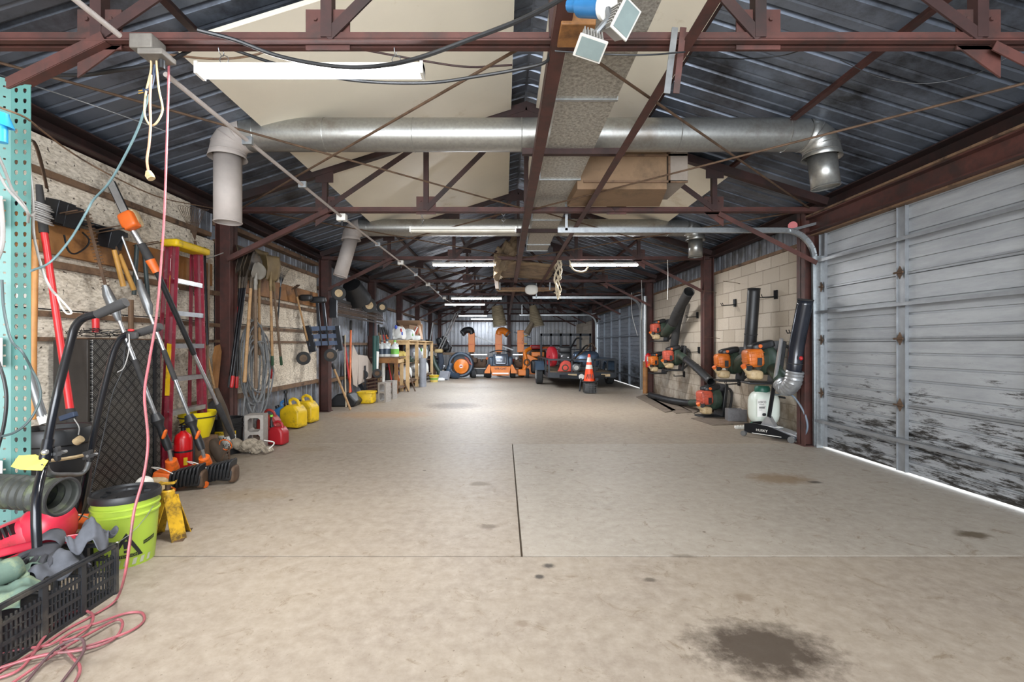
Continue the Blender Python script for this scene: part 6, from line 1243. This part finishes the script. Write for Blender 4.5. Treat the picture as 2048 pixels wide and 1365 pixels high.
MB().bx(-3.22, XF + .05, 11.95, 16.05, 1.271, 1.30).build('top_board', m_pine, t, smooth=False); MB().bx(-3.2, XF, 12, 16, .19, .22).build('lower_board', m_wood, t, smooth=False); MB().bx(-3.2, XF - .06, 12, 16, .68, .7).build('middle_board', m_wood, t, smooth=False)
t = thing('low_bench', 'low brown timber bench in front of the pale shelf holding the bottles', 'bench', (-2.95, 11.6, 0))
for x in (-2.60, -3.15): post(t, x, 11.35, 0, .84, .09, 'leg', m_board)
for x in (-2.60, -3.15): post(t, x, 11.92, 0, .84, .09, 'leg', m_pine)
MB().bx(-3.2, -2.55, 11.28, 11.32, .74, .86).build('front_rail', m_board, t, smooth=False); MB().bx(-3.22, -2.5, 11.26, 11.95, .861, .89).build('bench_top', m_wood, t, smooth=False); MB().bx(-3.2, -2.5, 11.35, 11.9, .12, .15).build('low_shelf', m_wood, t, smooth=False)
MB().bx(-2.58, -2.54, 11.3, 11.95, .74, .86).build('side_rail', m_pine, t, smooth=False)
def jug(c, s, m_, ml, lb, grp='jugs on the low bench'):
    c = V(c); t = thing('jug', lb, 'bottle', c, grp); MB().lathe([(.001, 0), (.075*s, 0), (.08*s, .02*s), (.08*s, .17*s), (.06*s, .22*s), (.022*s, .26*s), (.022*s, .29*s)], c, n=18).build('jug_body', m_, t); MB().cyl(c + V((0, 0, .285*s)), c + V((0, 0, .32*s)), .026*s, n=12).build('cap', ml if ml != m_green else m_white, t)
    MB().lathe([(.0815*s, .05*s), (.0815*s, .15*s)], c, n=18).build('label', ml, t); MB().tube(sm([c + V((.03*s, -.03*s, .26*s)), c + V((.07*s, -.05*s, .24*s)), c + V((.07*s, -.05*s, .19*s))]), .01*s, 6).build('handle', m_, t)
m_wj = mat('white_jug', 'd9dcd9', .4, 0, .05, 6); m_lgn = mat('leaf_green', '6fae4a', .5)
for i, (x, ml, s, lb) in enumerate(((-3.1, m_redp, 1.25, 'white jug with a red label, farthest left on the low bench'), (-2.97, m_slate, 1.25, 'white jug with a dark blue label second from left on the bench'), (-2.85, m_slate, 1.3, 'white jug with a dark label third from left on the bench'), (-2.66, m_lgn, 1.25, 'white jug with a green label at the right end of the bench'))): jug((x, 11.45, .89), s, m_wj, ml, lb)
# top of shelf
def bag(lb, c, sx, sy, sz, cols, sd, grp=None):
    random.seed(sd); c = V(c); t = thing('sack', lb, 'bag', c, grp); b = MB()
    ph = random.uniform(0, 6)
    def fn(u, v):
        a = u*2*math.pi; k = (min(1, v/.12)**.4 if v < .5 else (1 - .42*((v-.5)*2)**3)); w_ = 1 + .08*math.sin(5*a + ph + 3*v) + .05*math.sin(11*a + 7*v)
        return c + V((sx*k*w_*math.copysign(abs(math.cos(a))**.6, math.cos(a)), sy*k*w_*math.copysign(abs(math.sin(a))**.6, math.sin(a)), sz*v + .02*math.sin(4*a + ph)))
    b.grid(fn, 28, 10); b.ell(c + V((0, 0, sz*.97)), (sx*.62, sy*.55, sz*.1), (0, 12, 0)); b.build('sack_body', cols[0], t)
    for k in range(1, len(cols)): a = random.uniform(-2.4, -.7); MB().rbx(c + V((sx*.95*math.cos(a), sy*.95*math.sin(a), sz*(.25 + .25*k))), (.5*sx, .3*sy, .28*sz), (0, 0, math.degrees(a)), .5).build('print_patch', cols[k], t)
m_blueb = mat('blue_print', '3f57b5', .5, 0, .2, 10); m_yb = mat('yellow_bag', 'd8c06a', .6, 0, .2, 8); m_gb = mat('grey_bag', '8d8f95', .5, 0, .15, 6)
bag('blue and white printed bag at the near end on top of the pale shelf', (-2.75, 12.35, 1.3), .16, .15, .34, [m_paper, m_blueb, m_redp, m_blueb], 1)
bag('white bag with lime print standing on the shelf top', (-2.62, 13.0, 1.3), .14, .14, .3, [m_wj, m_lgn, m_gb], 2)
t = thing('cardboard_box', 'open brown cardboard box tilted on the shelf top behind the bags', 'box', (-2.75, 13.6, 1.3)); m_cb = mat('cardboard', 'a5856a', .8, 0, .1, 5)
b = MB(); 
for q in ((-.3, -.28), (.28, .3)): b.box((-2.7 + q[0]*1.0, 13.6, 1.55), (.012, .4, .44), (0, 12 if q[0] < 0 else -12, 0))
b.box((-2.7, 13.8, 1.55), (.62, .012, .46)); b.box((-2.7, 13.42, 1.80), (.66, .3, .012), (-25, 0, 0)); b.box((-2.58, 13.4, 1.52), (.3, .012, .42), (0, 8, 0)); b.bx(-2.98, -2.42, 13.4, 13.8, 1.3, 1.315); b.build('carton', m_cb, t, smooth=False); MB().box((-2.5, 13.39, 1.58), (.1, .006, .2), (0, 12, 0)).build('orange_print', m_orf, t)
t = thing('funnel_jug', 'white jug with a tall spout on the shelf top at the front edge', 'bottle', (-2.5, 13.3, 1.3)); MB().rbx((-2.5, 13.3, 1.37), (.26, .2, .14), None, .4).build('body', m_wj, t); MB().tube([(-2.6, 13.3, 1.4), (-2.45, 13.3, 1.68)], [.02, .018], 8).build('spout', m_wj, t)
tag(MB().bx(-3.0, -2.6, 12.0, 12.2, 1.301, 1.33).build('metal_tray', m_grey), 'flat grey metal plate at the near corner of the shelf top', 'plate')
for i, (x, y, z, sx, sz, cols, lb) in enumerate(((-2.72, 12.6, .22, .22, .42, [m_paper, m_blueb, m_redp, m_blueb], 'large blue and white printed sack on the lower shelf'), (-2.78, 12.55, .70, .2, .3, [m_yb, m_yellow], 'yellow-brown sack on the middle shelf at the near end'), (-2.7, 13.0, .66, .2, .2, [m_dgr, m_black], 'dark green bag squeezed under the yellow-brown sack'), (-2.7, 13.9, .70, .24, .42, [m_gb, m_wj], 'white and grey sack on the middle shelf'), (-2.7, 13.9, .22, .24, .42, [m_paper, m_gb], 'grey and white sack on the lower shelf, middle bay'), (-2.75, 15.2, .70, .25, .42, [m_wj, m_dgr, m_lgn], 'white and green sack on the middle shelf, far bay'), (-2.7, 15.2, .22, .25, .42, [m_paper, m_yb, m_rust], 'speckled pale sack on the lower shelf, far bay'))): bag(lb, (x, y, z), sx, sx, sz, cols, 10 + i, 'sacks on the timber shelf')
tag(MB().lathe([(.001, 0), (.1, 0), (.1, .80), (.07, .8), (.07, .78)], (-2.28, 13.2, 0), n=24).build('cardboard_tube', m_gb), 'thick grey tube standing on the floor before the pale shelf', 'tube')
t = thing('yellow_pail', 'small yellow and green pail on the floor at the far end of the pale shelf', 'bucket', (-2.22, 14.9, 0)); MB().lathe([(0, 0), (.12, 0), (.15, .2), (.155, .22), (.13, .2), (.1, .02)], (-2.22, 14.9, 0), n=24).build('pail', m_yb, t); MB().lathe([(.134, .08), (.142, .13)], (-2.22, 14.9, 0), n=24).build('green_band', m_lgn, t); MB().lathe([(.152, .17), (.16, .22)], (-2.22, 14.9, 0), n=24).build('yellow_rim', m_yellow, t)
t = thing('concrete_chunk', 'broken white block leaning on the floor beyond the yellow pail', 'block', (-2.0, 15.6, 0)); MB().box((-2.0, 15.8, .14), (.34, .14, .3), (-20, 0, -25)).build('chunk', m_gb, t, bevel=.01); MB().box((-2.12, 15.4, .05), (.3, .3, .08), (0, 0, 20)).build('slab_piece', m_paper, t, bevel=.01)
for i, (x0, y0, z0, x1, y1, z1) in enumerate(((-2.62, 12.4, .8, -2.25, 11.9, 0), (-2.75, 12.2, .6, -2.38, 11.7, 0))): tag(MB().tube([(x0, y0, z0), (x1, y1, z1)], .017, 8).build('leaning_handle', m_rust), ['brown handle leaning out of the shelf, the right one', 'brown handle leaning out of the shelf, the left one'][i], 'handle')
# silver extension ladder / pole and workbench at the left back
t = thing('silver_ladder', 'shiny silver twin-rail pole leaning steeply above the workbench at the left back', 'pole', (-2.3, 16.8, 1)); 
for dx in (0, .09): MB().cyl((-2.32 + dx, 16.6, 1.0), (-1.72 + dx, 16.6, 2.3), .022, n=8).build('rail', m_steel, t)
for k in range(12): MB().cyl((-2.32 + .05*k, 16.6, 1.02 + .108*k), (-2.23 + .05*k, 16.6, 1.02 + .108*k), .012, n=6).build('rung', m_steel, t)
MB().rbx((-2.30, 16.55, .96), (.3, .2, .14), None, .5).build('wooden_foot', mat('pale_foot', 'bfa673', .6), t)
t = thing('workbench', 'rough workbench with grey boots and clutter in the left back corner', 'workbench', (-2.5, 17, 0)); MB().bx(-3.04, -1.75, 16.8, 17.6, .82, .9).build('bench_top', m_handledk, t); 
for x in (-2.98, -2.5, -1.85): MB().bx(x - .05, x + .05, 16.85, 16.95, 0, .82).build('leg', m_wood, t)
MB().bx(-2.75, -2.3, 16.75, 16.79, .78, .94).build('white_fascia', m_paper, t)
t = thing('overalls', 'dark blue-grey work trousers hanging off the workbench edge', 'clothing', (-2.25, 16.7, 0)); MB().tube(sm([(-2.28, 16.62, .9), (-2.22, 16.6, .6), (-2.28, 16.6, .3), (-2.3, 16.6, .05)]), [.09, .1, .1, .1, .1, .1, .11, .11, .1, .1, .1, .1, .1, .1, .09, .09, .09, .09, .08], 12).build('leg', mat('denim', '3d4450', .9, 0, .3, 12), t)
t = thing('clutter_pile', 'dark heap of tools and bags on and under the workbench', 'clutter', (-2.8, 17, 0)); random.seed(6)
for k in range(22): MB().rbx((random.uniform(-2.85, -1.95), random.uniform(16.9, 17.45), random.choice([.15, .35, .5, 1.0, 1.15, 1.3])), (random.uniform(.1, .35), .25, random.uniform(.1, .4)), (0, random.uniform(-30, 30), 0), .5).build('item', random.choice([m_black, m_slate, m_rubber, m_rust, m_black, m_grey, m_dgr]), t)
tag(MB().tube([(-2.8, 16.4, 0), (-2.48, 16.4, 1.95)], .035, 10).build('white_pipe', m_grey), 'pale grey pipe leaning on the wall at the far end of the shelf', 'pipe')
t = thing('vacuum_boots', 'dark green boots with a hose dangling off the far end of the shelf', 'boots', (-2.35, 16.2, .2)); MB().tube(sm([(-2.45, 16.1, .8), (-2.35, 16.05, .5), (-2.2, 16.0, .25)]), .08, 12).build('boot_leg', m_dgr, t); MB().rbx((-2.12, 15.95, .2), (.3, .15, .15), (0, 20, 0), .5).build('boot_foot', m_dgr, t)
# ------------------------------------------------ rakes and dethatchers hung further down the left wall
def dth(lb, pts, rails, wheels, grp=None, ztop=None): pass
m_dp = mat('dethatcher_black', '22252b', .35, .2, .2, 8); m_bl = mat('steel_blue', '5d6a82', .35, .5, .15, 6)
t = thing('tow_dethatcher', 'black tow-behind dethatcher hung on the second red column with two wheels below', 'dethatcher', w5(645, 710, -2.9))
xx = -2.86
def q_(x, y, X=-2.88): return P(x, y, 7.6 + (x - 645)*.006)
for x0, y0, x1, y1 in ((613, 652, 626, 704), (672, 652, 679, 702)): MB().bar(q_(x0, y0), q_(x1, y1), .11, .05, (0, 1, 0)).build('side_plate', m_dp, t)
for y0, y1 in ((658, 656), (674, 672), (688, 686)): MB().bar(q_(618, y0), q_(676, y1), .02, .07, (0, 0, 1)).build('cross_bar', m_bl, t)
for x0, x1 in ((634, 642), (646, 656)): MB().bar(q_(x0, 600), q_(x1, 692), .04, .03).build('tow_arm', m_dp, t)
for k in range(22): p = q_(620 + 2.6*k, 664); MB().ring(p, (1, 0, 0), .022, .004, 8, 4).build('tine_coil', m_dp, t); 
for (x, y) in ((607, 717), (661, 711)): wheel(q_(x, y), .105, .04, t, ax=(.35, -1, 0), rim=m_handledk); MB().tube([q_(x, y), q_(x + 16, y - 12)], .014, 8).build('wheel_arm', m_steel, t)
MB().rbx(q_(612, 596), (.2, .1, .1), None, .5).build('hitch_bracket', m_black, t); MB().rbx(q_(636, 600), (.26, .1, .1), None, .4).build('top_bracket', m_black, t)
t = thing('wide_dethatcher', 'long wide spiked dethatcher rack with wheels on top hung high on the left wall', 'dethatcher', w5(715, 640, -2.95))
def q2(f_, y0, y1): x = 667 + (765 - 667)*f_; return WL(x, y0 + (y1 - y0)*f_, -2.95)
for y0, y1 in ((604, 629), (616, 636), (628, 648)): MB().bar(q2(0, y0, y1), q2(1, y0, y1), .03, .035, (0, 0, 1)).build('cross_bar', mat('black_rust', '352c26', .8, 0, .3, 10), t)
b = MB()
for k in range(46): p, p2 = q2(k/45, 606, 630), q2(k/45, 615, 636); b.ring(p.lerp(p2, .5), (0, 1, 0), .022, .003, 8, 4); b.tube([p2 + V((0, 0, .08)), p2, p2 + V((.06, .02, -.10))], .005, 4)
b.build('tine_row', m_rust, t)
for y0, y1 in ((598, 626), (622, 642)): MB().bar(q2(0, y0, y1), q2(1, y0, y1), .02, .05, (0, 0, 1)).build('black_rail', m_rubber, t)
MB().bar(q2(0, 596, 0), q2(0, 636, 0), .12, .05, (0, 1, 0)).build('side_plate', m_dp, t)
for (x, y, r_) in ((677, 587, .12), (730, 598, .13), (738, 611, .15), (764, 615, .12)): wheel(WL(x, y, -2.8), r_, .05, t, ax=(.6, -1, 0), rim=m_tan)
t = thing('black_hopper', 'black tapered plastic hopper hung upside down above the wide dethatcher', 'hopper', w5(705, 590, -2.95)); b = MB(); a, c_ = WL(703, 570, -2.9), WL(718, 600, -2.85); b.tube([a, c_], [.17, .24], 20); b.build('hopper_shell', m_black, t)
t = thing('floor_dethatcher', 'rusty dethatcher leaning on its side on the floor by the cinder blocks', 'dethatcher', G(738, 800)); c_ = G(738, 800)
for k in range(5): MB().bar(P(722, 790 - 7*k, 10.4), P(764, 783 - 7*k, 10.4), .03, .03).build('slat', m_rust, t)
MB().bar(P(712, 752, 10.3), P(732, 792, 10.2), .08, .04, (0, 1, 0)).build('side_plate', m_dp, t); MB().bar(P(730, 732, 10.3), P(731, 786, 10.2), .03, .03).build('tow_arm', m_dp, t)
for (x, y) in ((727, 750), (754, 747)): wheel(P(x, y, 10.3), .1, .05, t, ax=(.4, -1, 0), rim=m_rust)
t = thing('mower_cover', 'black plastic deck cover on the floor at the foot of the second column', 'cover', G(690, 818)); b = MB(); c_ = G(692, 812)
b.prism([(-.25, 0), (.22, 0), (.27, .1), (.1, .26), (-.12, .24), (-.24, .12)], c_, (1, 0, 0), (0, 0, 1), .4); b.build('shell', m_black, t, bevel=.03)
t = thing('yellow_tub', 'dirty yellow plastic tub on the floor between black cover and cinder blocks', 'tub', G(732, 810)); c_ = G(731, 808); MB().rbx(c_ + V((0, .1, .12)), (.32, .3, .24), None, .3).build('tub_body', m_yellow, t); MB().rbx(c_ + V((0, .1, .225)), (.35, .33, .04), None, .3).build('rim', m_yellow, t)
cblock(G(769, 804), -20, 'pale cinder block on end, the nearer of two by the low bench'); cblock(G(778, 800) + V((0, .2, 0)), -15, 'pale cinder block on end, behind the nearer one by the low bench')
t = thing('sheet_offcuts', 'two pale angular sheet offcuts leaning on the wall behind the floor dethatcher', 'sheet', w5(725, 760, -3.1)); m_off = mat('pale_sheet', 'b5a79b', .7, 0, .1, 4)
for pts in (((705, 690), (716, 712), (714, 775), (706, 770), (702, 730)), ((716, 710), (733, 712), (746, 735), (742, 756), (716, 770))): vs = [WL(x, y, -3.08) for x, y in pts]; b = MB(); b.add(vs, [tuple(range(len(vs)))]); b.build('offcut', m_off, t, solid=.01, smooth=False)
for i, (x0, y0, x1, y1, r_, m_, lb) in enumerate(((752, 704, 750, 748, .07, m_white, 'thick white tube standing beside the tools'), (767, 716, 766, 764, .045, m_white, 'thin white pipe standing near the low bench'), (749, 672, 749, 748, .045, mat('dark_teal2', '1f4a44', .5), 'dark green post standing above the white tube'), (755, 672, 754, 748, .035, mat('dark_teal2'), 'second dark green post beside the first'))):
    tag(MB().cyl(WL(x0, y0, -2.95), WL(x1, y1, -2.95), r_, n=16).build('standing_tube', m_), lb, 'tube')
m_rh = mat('red_handle', 'b3201f', .4); m_oh = mat('orange_handle', 'c9622a', .45)
for i, (x0, y0, x1, y1, m_, lb) in enumerate(((687, 672, 701, 778, m_rh, 'red-handled shovel leaning left of the pale offcuts'), (702, 642, 700, 762, m_oh, 'orange wooden handle standing beside the red-handled shovel'), (664, 728, 700, 818, m_handle, 'broom handle slanting down in front of the black cover'), (768, 655, 778, 690, m_oh, 'first orange rake handle slanting behind the bottles'), (764, 655, 772, 700, m_redp, 'red rake handle slanting behind the bottles'), (760, 655, 764, 735, m_handle, 'long pale handle standing near the white tube'), (757, 650, 760, 740, m_handledk, 'dark long handle standing near the white tube'), (771, 660, 782, 695, m_oh, 'second orange rake handle slanting behind the bottles'))):
    X = -3.0 if i != 2 else -2.9; t = thing('broom' if i == 2 else 'garden_tool', lb, 'tool', WL(x1, y1, X), 'long-handled tools along the left wall'); a, c_ = WL(x0, y0, X - .12), WL(x1, y1, X); 
    if i == 2: a, c_ = P(664, 728, 8.6), G(701, 820, .01)
    if i != 2: c_ = a + (c_ - a)*((a.z - .01)/(a.z - c_.z))
    MB().tube([a, c_], .02, 8).build('shaft', m_, t); MB().tube([a, a.lerp(c_, .12)], .026, 8).build('grip_end', m_rubber, t)
tag(MB().tube(sm([WL(690, 670, -2.95), WL(690, 740, -2.93), WL(692, 815, -2.9)]), .012, 6).build('hanging_rope', mat('rope')), 'thin pale rope hanging in front of the red-handled shovel', 'rope')
for i, (x, lb) in enumerate(((736, 'nearer'), (747, 'middle'), (752, 'farther'))): tag(MB().bar(WL(x, 628, -3.1), WL(x, 672, -3.1), .03, .02).build('hanging_strap', m_dp), '%s short dark strap hanging under the wide dethatcher' % lb, 'strap')
